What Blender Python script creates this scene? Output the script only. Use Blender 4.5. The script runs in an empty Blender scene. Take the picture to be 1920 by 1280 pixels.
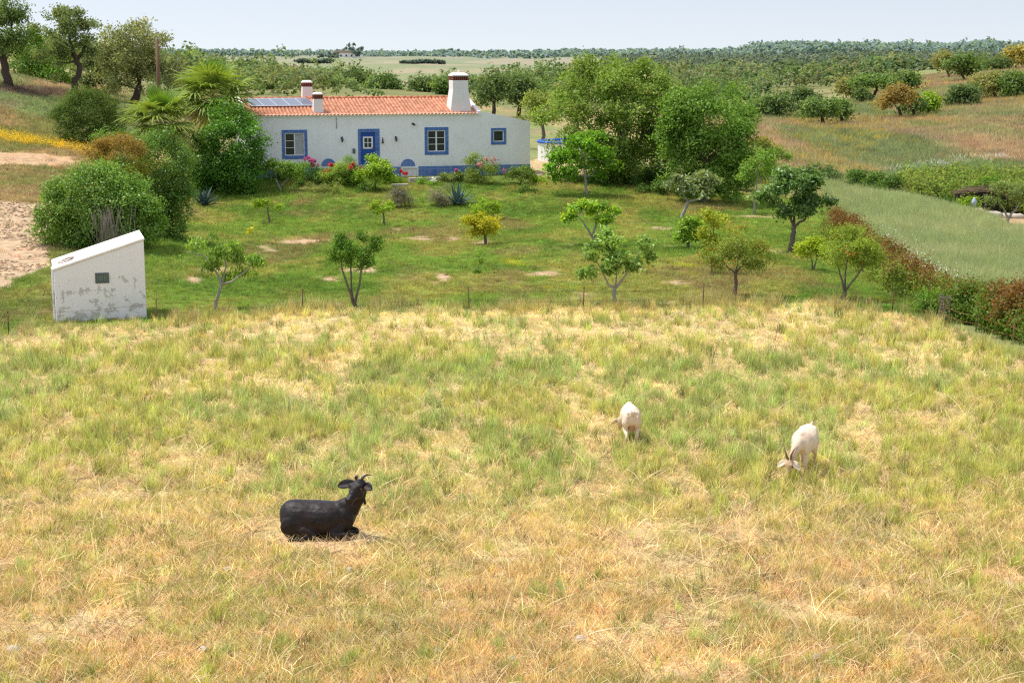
import bpy, math, random
import numpy as np
from mathutils import Vector, Matrix, Euler
RNG = np.random.default_rng(11)
random.seed(5)
scene = bpy.context.scene
COL = scene.collection
R = math.radians

# ------------------------------------------------------------------ camera
F = 2933.0                      # focal length in pixels of a 1920 px wide frame
PITCH = R(10.49)
ZC = 6.6
cp, sp = math.cos(PITCH), math.sin(PITCH)
cam_d = bpy.data.cameras.new('camera')
cam = bpy.data.objects.new('camera', cam_d)
COL.objects.link(cam)
cam.location = (0, 0, ZC)
cam.rotation_euler = (R(90) - PITCH, 0, 0)
cam_d.sensor_width = 36
cam_d.lens = F / 1920 * 36
cam_d.clip_end = 20000
cam_d.clip_start = 0.1
scene.camera = cam
scene.view_settings.view_transform = 'Standard'
scene.view_settings.look = 'None'
scene.view_settings.exposure = 0
scene.cycles.use_denoising = False
scene.cycles.filter_width = 1.25
scene.cycles.sample_clamp_indirect = 4
scene.cycles.max_bounces = 6
scene.cycles.diffuse_bounces = 3
scene.cycles.glossy_bounces = 2
scene.cycles.transmission_bounces = 3
scene.cycles.transparent_max_bounces = 4

def tan_dep(py):
    return math.tan(PITCH - math.atan((640 - py) / F))
def at(px, py, Y):
    """point seen at a photo pixel, Y metres out"""
    yr = (640 - py) / F
    xr = (px - 960) / F
    k = Y / (cp + yr * sp)
    return np.array((xr * k, Y, ZC + k * (-sp + yr * cp)))
def project(P):
    P = np.asarray(P, float)
    x, y, z = P[..., 0], P[..., 1], P[..., 2] - ZC
    d = y * cp - z * sp
    up = y * sp + z * cp
    return 960 + F * x / d, 640 - F * up / d
def ppm(p):
    """pixels per metre at a point"""
    return F / (p[1] * cp - (p[2] - ZC) * sp)

# ------------------------------------------------------------------ noise
def _hash(ix, iy, seed):
    h = (ix.astype(np.int64) * 374761393 + iy.astype(np.int64) * 668265263 + seed * 974711) & 0x7fffffff
    h = ((h ^ (h >> 13)) * 1274126177) & 0x7fffffff
    return ((h ^ (h >> 16)) & 0xffff) / 65535.0
def vnoise(x, y, seed=0):
    x = np.asarray(x, float); y = np.asarray(y, float)
    ix = np.floor(x); iy = np.floor(y)
    fx = x - ix; fy = y - iy
    fx = fx * fx * (3 - 2 * fx); fy = fy * fy * (3 - 2 * fy)
    a = _hash(ix, iy, seed); b = _hash(ix + 1, iy, seed)
    c = _hash(ix, iy + 1, seed); d = _hash(ix + 1, iy + 1, seed)
    return (a * (1 - fx) + b * fx) * (1 - fy) + (c * (1 - fx) + d * fx) * fy
def fbm(x, y, seed=0, o=4):
    s = 0; a = .5; t = 0
    for i in range(o):
        s = s + a * vnoise(np.asarray(x) * 2 ** i, np.asarray(y) * 2 ** i, seed + i * 17); t += a; a *= .55
    return s / t
def sstep(a, b, x):
    t = np.clip((np.asarray(x, float) - a) / (b - a), 0, 1)
    return t * t * (3 - 2 * t)
def inpoly(px, py, poly):
    px = np.asarray(px); py = np.asarray(py)
    r = np.zeros(px.shape, bool)
    n = len(poly)
    for i in range(n):
        x0, y0 = poly[i]; x1, y1 = poly[(i + 1) % n]
        if y0 == y1: continue
        c = ((y0 > py) != (y1 > py)) & (px < (x1 - x0) * (py - y0) / (y1 - y0) + x0)
        r ^= c
    return r

# ------------------------------------------------------------------ terrain
def fieldz(y): return -0.03 * (y - 21)
CP = []
for Y in (4, 7, 11, 15, 20, 26, 33, 40, 45):
    for u in (-.7, -.45, -.25, -.08, .08, .25, .45, .7):
        CP.append((u * Y, Y, fieldz(Y) + (max(0, 12 - Y) * .25)))
for px, py, Y in [
    # garden
    (450, 530, 51.5), (750, 530, 51.5), (1050, 530, 51.5), (1350, 530, 51.5), (1600, 530, 52),
    (450, 455, 65), (750, 455, 65.3), (1050, 455, 65.3), (1350, 455, 65.3), (1560, 455, 66),
    (480, 405, 80), (750, 403, 81), (1000, 402, 81.5), (1250, 400, 82), (1450, 398, 83),
    # bank
    (420, 375, 86), (600, 372, 86.5), (800, 368, 87), (1000, 365, 88), (1250, 370, 89),
    (450, 352, 91), (700, 350, 91.5), (1000, 345, 93.3), (1200, 342, 95), (1400, 350, 98),
    # terrace
    (400, 335, 93), (560, 331, 94), (800, 327, 96), (1030, 322, 98), (1250, 318, 102), (1420, 325, 106),
    (450, 305, 104), (700, 300, 106), (950, 296, 108), (1100, 293, 110), (1350, 285, 116),
    (700, 285, 112), (950, 280, 116), (500, 290, 112),
    # left hill
    (0, 160, 110), (140, 188, 115), (250, 192, 122), (60, 255, 92), (60, 290, 82), (40, 370, 68),
    (40, 450, 58), (20, 530, 50), (0, 135, 140), (200, 150, 150), (160, 255, 97), (240, 300, 88), (-300, 110, 130), (-300, 250, 90),
    (-300, 440, 60), (-900, 100, 120), (-900, 300, 80), (150, 370, 71), (230, 440, 60), (300, 330, 88), (320, 230, 112), (340, 190, 135),
    (320, 400, 74),
    # right side: grain field, valley, dry hill
    (1560, 345, 104), (1560, 385, 88), (1700, 470, 65), (1770, 540, 52), (1920, 545, 52), (1920, 440, 77),
    (1700, 378, 91), (1800, 402, 85), (1900, 428, 81), (1780, 388, 97), (1900, 400, 92), (1750, 352, 108), (1920, 345, 110), (1500, 300, 126),
    (1700, 292, 135), (1900, 292, 130), (1500, 240, 165), (1545, 228, 180), (1685, 220, 190), (1800, 155, 270), (1900, 180, 220),
    (1920, 126, 330), (2200, 110, 300), (2200, 300, 120), (2200, 440, 77), (2600, 80, 300), (2600, 300, 110), (2600, 560, 50), (1650, 180, 250), (1600, 260, 155), (1800, 250, 155),
    (1480, 360, 97),
    # valley behind the house
    (350, 170, 230), (600, 170, 230), (900, 190, 200), (700, 240, 150), (450, 240, 150), (1000, 230, 160), (1200, 225, 170), (1350, 215, 190), (1100, 180, 260),
    (1300, 170, 330), (1500, 160, 380), (1700, 140, 430), (1000, 165, 400), (1300, 140, 600), (1600, 125, 700), (1850, 118, 700),
    (500, 150, 420), (750, 146, 600), (950, 146, 600), (400, 130, 700), (600, 125, 900), (800, 122, 1000), (1000, 124, 1000), (700, 111, 1500), (950, 112, 1500),
    (1300, 116, 1300), (1600, 112, 1300), (1900, 108, 1300), (400, 108, 1500),
    (-300, 100, 2500), (300, 103, 2500), (700, 103, 2500), (1100, 103, 2500), (1500, 102, 2500), (1900, 100, 2500), (2400, 100, 2500),
    (-600, 98, 6000), (300, 99, 6000), (960, 99, 6000), (1600, 99, 6000), (2500, 98, 6000), (-600, 105, 700), (-600, 102, 300), (2500, 100, 900), (100, 120, 400)]:
    CP.append(tuple(at(px, py, Y)))
CP = np.array(CP)
def _uv(x, y):
    return np.stack([3.2 * x / y, np.log(y)], -1)
_C = _uv(CP[:, 0], CP[:, 1])
def _k(r2): return 0.5 * r2 * np.log(np.maximum(r2, 1e-12))
_n = len(CP)
_D = ((_C[:, None, :] - _C[None, :, :]) ** 2).sum(-1)
_A = np.zeros((_n + 3, _n + 3))
_A[:_n, :_n] = _k(_D) + np.eye(_n) * 2e-4
_A[:_n, _n] = 1; _A[:_n, _n + 1:] = _C
_A[_n:, :_n] = _A[:_n, _n:].T
_W = np.linalg.solve(_A, np.concatenate([CP[:, 2], np.zeros(3)]))
def ground_raw(x, y):
    x = np.atleast_1d(np.asarray(x, float)); y = np.atleast_1d(np.asarray(y, float))
    out = np.empty(x.shape)
    xf, yf, of = x.ravel(), y.ravel(), np.empty(x.size)
    for i in range(0, x.size, 40000):
        q = _uv(xf[i:i + 40000], yf[i:i + 40000])
        d = ((q[:, None, 0] - _C[None, :, 0]) ** 2 + (q[:, None, 1] - _C[None, :, 1]) ** 2)
        of[i:i + 40000] = _k(d) @ _W[:_n] + _W[_n] + q @ _W[_n + 1:]
    return of.reshape(x.shape)
# house frame: front wall line
HA = R(15)
H0 = np.array((-15.45, 92.0))
HU = np.array((math.cos(HA), math.sin(HA)))
HV = np.array((-math.sin(HA), math.cos(HA)))
HZ = -0.78
def ground(x, y):
    x = np.asarray(x, float); y = np.asarray(y, float)
    z = ground_raw(x, y)
    x = np.atleast_1d(x); y = np.atleast_1d(y)
    # level terrace around the house
    a = (x - H0[0]) * HU[0] + (y - H0[1]) * HU[1]
    b = (x - H0[0]) * HV[0] + (y - H0[1]) * HV[1]
    m = sstep(-5, 0, a) * (1 - sstep(19, 25, a)) * sstep(-3.2, -1.4, b) * (1 - sstep(9, 14, b))
    z = z * (1 - m) + HZ * m
    amp = np.clip(y / 300, .03, .35)
    z = z + (fbm(x * .5, y * .5, 3, 3) - .5) * np.minimum(amp, .12) + (fbm(x * .07, y * .07, 9, 3) - .5) * amp * np.clip((y - 60) / 60, 0, 1) * (1 - m)
    z = z + (fbm(x * .011 + 3, y * .008, 15, 3) - .52) * 9.0 * np.clip((y - 210) / 300, 0, 1) * np.clip(1.6 - y / 2500, .3, 1)
    return z
def gz(x, y): return float(ground(x, y)[0])
def ray_ground(px, py, y0=9.0, y1=5000.0):
    prev = y0; Y = y0
    while Y < y1:
        p = at(px, py, Y)
        if p[2] < gz(p[0], p[1]):
            lo, hi = prev, Y
            for _ in range(18):
                m = (lo + hi) / 2; q = at(px, py, m)
                if q[2] < gz(q[0], q[1]): hi = m
                else: lo = m
            p = at(px, py, hi); p[2] = gz(p[0], p[1]); return p
        prev = Y; Y *= 1.012
    p = at(px, py, y1); p[2] = gz(p[0], p[1]); return p
def stand(px, Y):
    """ground point in the direction of photo column px, Y metres out"""
    x = Y * (px - 960) / F
    return np.array((x, Y, gz(x, Y)))
# ------------------------------------------------------------------ object helpers
def tag(o, label=None, cat=None, group=None, kind=None):
    if label: o['label'] = label
    if cat: o['category'] = cat
    if group: o['group'] = group
    if kind: o['kind'] = kind
    return o
def empty(name, loc=(0, 0, 0), rz=0.0, label=None, cat=None, group=None):
    o = bpy.data.objects.new(name, None)
    o.empty_display_size = .3
    COL.objects.link(o)
    o.location = tuple(float(v) for v in loc); o.rotation_euler = (0, 0, rz)
    return tag(o, label, cat, group)
def link(name, me, mats, parent=None):
    o = bpy.data.objects.new(name, me)
    COL.objects.link(o)
    for m in (mats if isinstance(mats, (list, tuple)) else [mats]):
        if m.name not in [x.name for x in me.materials if x]: me.materials.append(m)
    if parent is not None: o.parent = parent
    return o
def np_mesh(name, V, faces, cols=None, smooth=False, mat_idx=None):
    """V (n,3); faces (m,k) int array of equal-sized polygons, or list of such arrays"""
    me = bpy.data.meshes.new(name)
    V = np.asarray(V, np.float32)
    fl = faces if isinstance(faces, list) else [faces]
    fl = [np.asarray(f, np.int32) for f in fl if len(f)]
    nl = sum(f.size for f in fl); nf = sum(len(f) for f in fl)
    me.vertices.add(len(V)); me.vertices.foreach_set('co', V.ravel())
    me.loops.add(nl); me.polygons.add(nf)
    me.loops.foreach_set('vertex_index', np.concatenate([f.ravel() for f in fl]))
    tot = np.concatenate([np.full(len(f), f.shape[1], np.int32) for f in fl])
    st = np.concatenate([[0], np.cumsum(tot)[:-1]]).astype(np.int32)
    me.polygons.foreach_set('loop_start', st)
    if smooth: me.polygons.foreach_set('use_smooth', np.ones(nf, bool))
    if mat_idx is not None: me.polygons.foreach_set('material_index', np.asarray(mat_idx, np.int32))
    me.update(calc_edges=True)
    if cols is not None:
        a = me.color_attributes.new('Col', 'FLOAT_COLOR', 'POINT')
        c = np.ones((len(V), 4), np.float32); c[:, :3] = cols
        a.data.foreach_set('color', c.ravel())
    me.validate()
    return me

class MB:
    """collects shapes, builds ONE mesh"""
    def __init__(s): s.v = []; s.f = []; s.sm = []
    def add(s, V, Fs, smooth=False):
        o = len(s.v); s.v += [tuple(float(c) for c in p) for p in V]
        for f in Fs: s.f.append(tuple(i + o for i in f)); s.sm.append(smooth)
        return s
    def box(s, c, size, M=None, bev=0.0):
        x, y, z = [k / 2 for k in size]
        P = [(a * x, b * y, d * z) for a in (-1, 1) for b in (-1, 1) for d in (-1, 1)]
        if M is not None: P = [tuple(M @ Vector(p)) for p in P]
        P = [(p[0] + c[0], p[1] + c[1], p[2] + c[2]) for p in P]
        return s.add(P, [(0, 1, 3, 2), (4, 6, 7, 5), (0, 4, 5, 1), (2, 3, 7, 6), (0, 2, 6, 4), (1, 5, 7, 3)])
    def tube(s, pts, rad, n=8, cap=True):
        pts = [Vector(tuple(float(c) for c in p)) for p in pts]
        if not hasattr(rad, '__len__'): rad = [rad] * len(pts)
        V = []; Fs = []
        ref = Vector((.31, .77, .2))
        for i, p in enumerate(pts):
            t = (pts[min(i + 1, len(pts) - 1)] - pts[max(i - 1, 0)])
            if t.length < 1e-9: t = Vector((0, 0, 1))
            t.normalize()
            a = t.cross(ref)
            if a.length < 1e-3: a = t.cross(Vector((1, 0, 0)))
            a.normalize(); b = t.cross(a)
            for k in range(n):
                w = 2 * math.pi * k / n
                V.append(p + (a * math.cos(w) + b * math.sin(w)) * rad[i])
        for i in range(len(pts) - 1):
            for k in range(n):
                k2 = (k + 1) % n
                Fs.append((i * n + k, i * n + k2, (i + 1) * n + k2, (i + 1) * n + k))
        s.add(V, Fs, True)
        if cap:
            o = len(s.v) - len(V)
            s.f.append(tuple(o + k for k in range(n))[::-1]); s.sm.append(False)
            e = o + (len(pts) - 1) * n
            s.f.append(tuple(e + k for k in range(n))); s.sm.append(False)
        return s
    def loft(s, secs, n=14):
        """secs: (center, axis_a, axis_b) ellipses"""
        V = []; Fs = []
        for c, a, b in secs:
            c, a, b = Vector(c), Vector(a), Vector(b)
            for k in range(n):
                w = 2 * math.pi * k / n
                V.append(c + a * math.cos(w) + b * math.sin(w))
        for i in range(len(secs) - 1):
            for k in range(n):
                k2 = (k + 1) % n
                Fs.append((i * n + k, i * n + k2, (i + 1) * n + k2, (i + 1) * n + k))
        Fs.append(tuple(range(n))[::-1]); Fs.append(tuple((len(secs) - 1) * n + k for k in range(n)))
        return s.add(V, Fs, True)
    def ball(s, c, r, M=None, nu=12, nv=8):
        r = r if hasattr(r, '__len__') else (r, r, r)
        V = []; Fs = []
        for j in range(1, nv):
            th = math.pi * j / nv
            for i in range(nu):
                ph = 2 * math.pi * i / nu
                V.append(Vector((r[0] * math.sin(th) * math.cos(ph), r[1] * math.sin(th) * math.sin(ph), r[2] * math.cos(th))))
        V.append(Vector((0, 0, r[2]))); V.append(Vector((0, 0, -r[2])))
        top, bot = len(V) - 2, len(V) - 1
        for j in range(nv - 2):
            for i in range(nu):
                i2 = (i + 1) % nu
                Fs.append((j * nu + i, (j + 1) * nu + i, (j + 1) * nu + i2, j * nu + i2))
        for i in range(nu):
            i2 = (i + 1) % nu
            Fs.append((top, i, i2)); Fs.append((bot, (nv - 2) * nu + i2, (nv - 2) * nu + i))
        if M is not None: V = [M @ p for p in V]
        return s.add([p + Vector(c) for p in V], Fs, True)
    def prism(s, poly, v0, v1, frame=None):
        """poly of (u,w) extruded along v"""
        n = len(poly)
        V = [(u, v0, w) for u, w in poly] + [(u, v1, w) for u, w in poly]
        Fs = [tuple(range(n)), tuple(range(2 * n - 1, n - 1, -1))]
        for i in range(n):
            j = (i + 1) % n
            Fs.append((i, i + n, j + n, j))
        return s.add(V, Fs)
    def mesh(s, name):
        me = bpy.data.meshes.new(name)
        me.from_pydata(s.v, [], s.f)
        me.polygons.foreach_set('use_smooth', s.sm)
        me.update()
        return me
    def build(s, name, mat, parent=None, bevel=0.0, fixn=True):
        me = s.mesh(name)
        if fixn:
            import bmesh
            bm = bmesh.new(); bm.from_mesh(me)
            bmesh.ops.recalc_face_normals(bm, faces=bm.faces)
            bm.to_mesh(me); bm.free()
        o = link(name, me, mat, parent)
        if bevel > 0:
            b = o.modifiers.new('bevel', 'BEVEL'); b.width = bevel; b.segments = 2; b.limit_method = 'ANGLE'; b.angle_limit = R(40)
        return o

# ------------------------------------------------------------------ materials
MATS = {}
class NT:
    def __init__(s, m):
        s.t = m.node_tree; s.n = s.t.nodes; s.l = s.t.links
    def node(s, typ, **kw):
        o = s.n.new(typ)
        for k, v in kw.items():
            if k.startswith('i_'):
                key = k[2:]
                key = int(key) if key.isdigit() else key.replace('_', ' ')
                o.inputs[key].default_value = v
            else: setattr(o, k, v)
        return o
    def link(s, a, b): s.l.new(a, b)
    def noise(s, scale, detail=4, rough=.6, coord=None, dim='3D'):
        o = s.node('ShaderNodeTexNoise', i_Scale=scale, i_Detail=detail, i_Roughness=rough)
        if coord is not None: s.link(coord, o.inputs['Vector'])
        return o.outputs['Fac']
    def ramp(s, fac, stops):
        o = s.node('ShaderNodeValToRGB')
        e = o.color_ramp.elements
        while len(e) < len(stops): e.new(.5)
        for x, (p, c) in zip(e, stops):
            x.position = p; x.color = (*c, 1) if len(c) == 3 else c
        s.link(fac, o.inputs[0]); return o.outputs[0]
    def mix(s, fac, a, b, mode='MIX'):
        o = s.node('ShaderNodeMix', data_type='RGBA', blend_type=mode)
        for sock, v in ((o.inputs[0], fac), (o.inputs[6], a), (o.inputs[7], b)):
            if hasattr(v, 'is_linked'): s.link(v, sock)
            elif hasattr(v, '__len__'): sock.default_value = (*v, 1)
            else: sock.default_value = v
        return o.outputs[2]
    def mathn(s, op, a, b=0.0):
        o = s.node('ShaderNodeMath', operation=op)
        for sock, v in ((o.inputs[0], a), (o.inputs[1], b)):
            if hasattr(v, 'is_linked'): s.link(v, sock)
            else: sock.default_value = v
        return o.outputs[0]
    def bump(s, h, strength=.4, dist=.02):
        o = s.node('ShaderNodeBump', i_Strength=strength, i_Distance=dist)
        s.link(h, o.inputs['Height']); return o.outputs[0]
def newmat(name):
    m = bpy.data.materials.new(name); m.use_nodes = True
    t = NT(m); bs = t.n['Principled BSDF']; MATS[name] = m
    bs.inputs['Roughness'].default_value = .8
    bs.inputs['Specular IOR Level'].default_value = .25
    return m, t, bs
def simple(name, c, rough=.75, var=.25, scale=12.0, bump=.15, dark=None, spec=.25, metal=0.0, coord='Object'):
    m, t, bs = newmat(name)
    tc = t.node('ShaderNodeTexCoord').outputs[coord]
    n1 = t.noise(scale, 5, .65, tc); n2 = t.noise(scale * .18, 3, .5, tc)
    d = dark if dark else tuple(v * (1 - var) for v in c)
    l = tuple(min(1, v * (1 + var * .5)) for v in c)
    a = t.ramp(n1, [(.3, d), (.7, l)])
    b = t.mix(t.mathn('MULTIPLY', n2, .6), a, c)
    t.link(b, bs.inputs['Base Color'])
    bs.inputs['Roughness'].default_value = rough
    bs.inputs['Specular IOR Level'].default_value = spec
    bs.inputs['Metallic'].default_value = metal
    if bump: t.link(t.bump(n1, bump, .02), bs.inputs['Normal'])
    return m
def foliage(name, transl=.35, gloss=.06, rough=.45, k=2.15):
    """leaf material: colour from the leaf's own attribute"""
    m, t, bs = newmat(name)
    at_ = t.node('ShaderNodeAttribute', attribute_name='Col')
    tr = t.node('ShaderNodeBsdfTranslucent')
    df = t.node('ShaderNodeBsdfDiffuse')
    gl = t.node('ShaderNodeBsdfGlossy', i_Roughness=rough)
    gl.inputs['Color'].default_value = (1, 1, .95, 1)
    col = t.mix(1.0, at_.outputs['Color'], (k, k, k), 'MULTIPLY')
    t.link(col, df.inputs[0])
    t.link(t.mix(1.0, col, (1.25, 1.15, .5), 'MULTIPLY'), tr.inputs[0])
    m1 = t.node('ShaderNodeMixShader'); m1.inputs[0].default_value = transl
    t.link(df.outputs[0], m1.inputs[1]); t.link(tr.outputs[0], m1.inputs[2])
    m2 = t.node('ShaderNodeMixShader'); m2.inputs[0].default_value = gloss
    t.link(m1.outputs[0], m2.inputs[1]); t.link(gl.outputs[0], m2.inputs[2])
    t.link(m2.outputs[0], t.n['Material Output'].inputs['Surface'])
    t.n.remove(bs)
    return m
M_LEAF = foliage('leaf', .42, .012, .5)
M_LEAFG = foliage('glossy leaf', .38, .03, .45)
M_FAR = foliage('distant foliage', .4, 0.0, k=2.2)
M_HAZE = foliage('blue hazed foliage', .5, 0.0, k=3.7)  # distance haze put into leaf colour: bluish palettes with a higher gain
M_PETAL = foliage('petal', .3, .01, k=1.1)
M_BARK = simple('grey brown bark', (.19, .15, .11), .9, .5, 18, .8)
M_BARKW = simple('pale grey bark', (.36, .33, .29), .85, .4, 22, .5)
M_BARKD = simple('dark cork bark', (.085, .06, .045), .95, .5, 9, .9)
M_BARKP = simple('fibrous palm trunk', (.24, .17, .11), .95, .5, 14, .9)
# ------------------------------------------------------------------ daylight
SUN = Vector((-.42, .10, 1.0)).normalized()          # towards the sun
w = bpy.data.worlds.new('World'); scene.world = w; w.use_nodes = True
wt = NT(w)
sky = wt.node('ShaderNodeTexSky', sky_type='NISHITA')
sky.sun_disc = False
sky.sun_elevation = math.asin(SUN.z)
sky.sun_rotation = math.atan2(SUN.x, SUN.y)
sky.altitude = 100; sky.air_density = 1.0; sky.dust_density = 0.3; sky.ozone_density = 1.0
bg = wt.n['Background']; bg.inputs['Strength'].default_value = 0.15
# a hazy summer sky: paler, and read a little above the horizon where the model turns yellow
tcw = wt.node('ShaderNodeTexCoord')
vadd = wt.node('ShaderNodeVectorMath', operation='ADD'); vadd.inputs[1].default_value = (0, 0, .10)
vnor = wt.node('ShaderNodeVectorMath', operation='NORMALIZE')
wt.link(tcw.outputs['Generated'], vadd.inputs[0]); wt.link(vadd.outputs[0], vnor.inputs[0]); wt.link(vnor.outputs[0], sky.inputs['Vector'])
hs = wt.node('ShaderNodeHueSaturation', i_Saturation=.46, i_Value=1.5)
wt.link(sky.outputs[0], hs.inputs['Color']); sepw = wt.node('ShaderNodeSeparateXYZ'); wt.link(tcw.outputs['Generated'], sepw.inputs[0])
low = wt.ramp(sepw.outputs[2], [(0.0, (.68, .655, .655)), (.06, (.645, .64, .655)), (.22, (1.12, 1.1, 1.12))])  # low band dimmed, higher sky brightened to lift the fill in shade
wt.link(wt.mix(1.0, hs.outputs[0], low, 'MULTIPLY'), bg.inputs[0])
sd = bpy.data.lights.new('sun', 'SUN'); sd.energy = 4.8; sd.angle = R(.53); sd.color = (1, .955, .88)
so = bpy.data.objects.new('sun', sd); COL.objects.link(so)
so.rotation_euler = SUN.to_track_quat('Z', 'Y').to_euler()
so.location = (-40, 10, 80)
# ------------------------------------------------------------------ what grows where
FENCE = [(-600, 690), (0, 632), (105, 614), (272, 610), (330, 603), (420, 596), (560, 588), (700, 580), (960, 580), (1300, 574), (1560, 574), (1660, 586), (1740, 600), (1800, 622), (1920, 655), (2500, 800)]
P_GRAIN = [(1535, 338), (1620, 352), (1700, 374), (1780, 392), (1850, 408), (1885, 428), (1920, 436), (2600, 520), (2600, 760), (1920, 590), (1790, 550), (1740, 510), (1640, 440), (1560, 392)]
P_DIRT = [(-400, 360), (60, 384), (95, 385), (90, 420), (100, 470), (80, 505), (0, 545), (-400, 620)]
P_TRACK = [(-400, 275), (0, 283), (90, 290), (150, 298), (150, 309), (60, 312), (0, 310), (-400, 305)]
P_YARD = [(985, 300), (1060, 294), (1110, 304), (1105, 326), (1060, 330), (985, 326)]
P_VINE = [(1690, 352), (1780, 340), (1920, 345), (2200, 360), (2200, 415), (1900, 402), (1790, 388), (1730, 378)]
P_BARE = [(1795, 400), (1850, 404), (1920, 404), (2000, 420), (1920, 432), (1870, 420), (1800, 410)]
BARE = [(620, 568, 26, 12), (612, 527, 28, 7), (670, 508, 40, 7), (832, 523, 14, 16), (855, 447, 26, 5), (900, 455, 40, 6), (1245, 431, 22, 5), (1075, 460, 12, 6), (1090, 558, 45, 4), (1025, 515, 40, 6),
        (1450, 470, 22, 6), (1630, 513, 14, 5), (1265, 462, 20, 4), (1420, 405, 40, 7), (500, 465, 30, 8), (560, 455, 60, 8), (740, 428, 20, 4), (785, 397, 12, 5), (1530, 480, 25, 4), (365, 525, 30, 14), (400, 505, 25, 10),
        (1270, 530, 20, 5), (770, 446, 45, 5), (505, 422, 22, 3)]
def fence_y(px):
    xs = [p[0] for p in FENCE]; ys = [p[1] for p in FENCE]
    return np.interp(px, xs, ys)
def wood_line(px):
    return np.interp(px, [280, 440, 560, 620, 760, 900, 1000, 1060, 1130], [120, 128, 137, 151, 162, 153, 148, 136, 118])
def edge_noise(x, y):
    return (fbm(x * .9, y * .5, 501, 3) - .5) * 34
def mixc(a, b, t):
    t = np.clip(t, 0, 1)[..., None]
    return a * (1 - t) + np.asarray(b) * t
def cover(x, y, z):
    """colour of the ground and a region code for every point"""
    px, py = project(np.stack([x, y, z], -1))
    n1 = fbm(x * .9, y * .9, 21, 4); n2 = fbm(x * .22, y * .22, 31, 4); n3 = fbm(x * .05, y * .05, 41, 4)
    s = F / np.maximum(y, 5)
    jx = px + (fbm(x * .8, y * .8, 51, 3) - .5) * s * 1.4
    jy = py + (fbm(x * .8, y * .8, 61, 3) - .5) * s * .35
    reg = np.zeros(x.shape, int)
    O = np.ones(x.shape + (3,))
    # default: hills of dry grass
    dry = O * (.32, .295, .14)
    c = mixc(dry, (.40, .29, .17), sstep(.5, .7, n3))
    n4 = fbm(x * .09 + 3, y * .035, 77, 4)
    c = mixc(c, (.21, .255, .11), sstep(.42, .58, n4) * .9)
    c = mixc(c, (.42, .275, .17), sstep(.60, .75, fbm(x * .12, y * .045, 83, 3)) * .7)
    c = mixc(c, (.30, .23, .16), sstep(.6, .75, fbm(x * .2, y * .07, 91, 3)) * .6)
    # floor under the woods
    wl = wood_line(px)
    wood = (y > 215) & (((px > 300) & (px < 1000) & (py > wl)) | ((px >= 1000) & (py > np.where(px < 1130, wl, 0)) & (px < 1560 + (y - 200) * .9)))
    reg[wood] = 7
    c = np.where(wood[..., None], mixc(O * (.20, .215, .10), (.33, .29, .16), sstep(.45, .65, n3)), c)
    # far fields
    far = (y > 250) & (px > 280 + (n2 - .5) * 120) & (px < 1130) & ~wood | (y > 2100)
    fb = fbm(px * .006, np.log(y) * 9, 101, 3)
    fc = mixc(O * (.235, .27, .15), (.36, .31, .22), sstep(.44, .60, fb))
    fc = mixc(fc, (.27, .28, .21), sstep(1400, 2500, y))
    fc = mixc(fc, (.25, .285, .25), .45 * sstep(300, 1500, y)); c = np.where(far[..., None], fc, c); reg[far] = 8  # distance haze painted into the far field colours
    # garden
    gar = (py < fence_y(px)) & (y < 100) & (jx > 100) & (px < 1790) & (y > 30)
    g = mixc(O * (.175, .235, .052), (.125, .185, .04), sstep(.4, .65, n2))
    g = mixc(g, (.27, .25, .08), sstep(.44, .64, fbm(x * .35, y * .16, 131, 4)) * .85)
    g = mixc(g, (.225, .175, .09), sstep(.52, .68, fbm(x * .30, y * .13, 141, 4)) * .7)
    g = mixc(g, (.36, .35, .05), sstep(.75, .84, fbm(x * .45, y * .3, 151, 4)) * .7)
    c = np.where(gar[..., None], g, c); reg[gar] = 2
    left = (px < 330) & (y < 100) & (py < fence_y(px)) & (y > 30)
    lg = mixc(g, (.34, .26, .13), sstep(505, 440, jy))
    lg = mixc(lg, (.2, .22, .07), sstep(.5, .62, n2) * .7)
    c = np.where((left & (jx < 160) | left & (jy < 440) & (jx < 300))[..., None], lg, c); reg[left & (jx < 160)] = 3
    m = inpoly(jx, jy, P_VINE); c = np.where(m[..., None], O * (.21, .24, .07), c); reg[m] = 6
    m = inpoly(jx, jy, P_BARE); c = np.where(m[..., None], O * (.46, .32, .2), c); reg[m] = 9
    m = inpoly(px + (n1 - .5) * 8, py + (n1 - .5) * 5, P_GRAIN) & (y < 112)
    gr = mixc(O * (.30, .335, .15), (.36, .37, .18), sstep(.35, .7, n2))
    c = np.where(m[..., None], gr, c); reg[m] = 4
    m = inpoly(jx, jy, P_YARD); c = np.where(m[..., None], O * (.50, .38, .23), c); reg[m] = 9
    dirt = O * (.50, .375, .27) * (.8 + .4 * n1[..., None])
    m = inpoly(jx, jy, P_DIRT) & (y < 90); c = np.where(m[..., None], dirt, c); reg[m] = 9
    m = inpoly(jx, jy, P_TRACK) & (y < 100); c = np.where(m[..., None], O * (.52, .36, .24), c); reg[m] = 9
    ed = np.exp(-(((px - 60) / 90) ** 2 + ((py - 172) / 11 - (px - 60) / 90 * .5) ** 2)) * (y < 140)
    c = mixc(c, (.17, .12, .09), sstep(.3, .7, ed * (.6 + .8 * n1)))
    b = np.zeros(x.shape)
    for cx, cy, rx, ry in BARE:
        b = np.maximum(b, np.exp(-(((jx - cx) / rx) ** 2 + ((jy - cy) / ry) ** 2)) * gar)
    c = mixc(c, (.50, .36, .26), sstep(.42, .8, b * (.35 + 1.05 * n1))); reg[(b > .6)] = 9
    # pasture
    pas = (py + edge_noise(x, y) > fence_y(px)) & (y < 60)
    gn = 0.5 * sstep(640, 730, py) * (1 - sstep(900, 1060, py))
    p = mixc(O * (.56, .455, .25), (.60, .49, .31), sstep(.5, .7, n1))
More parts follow.
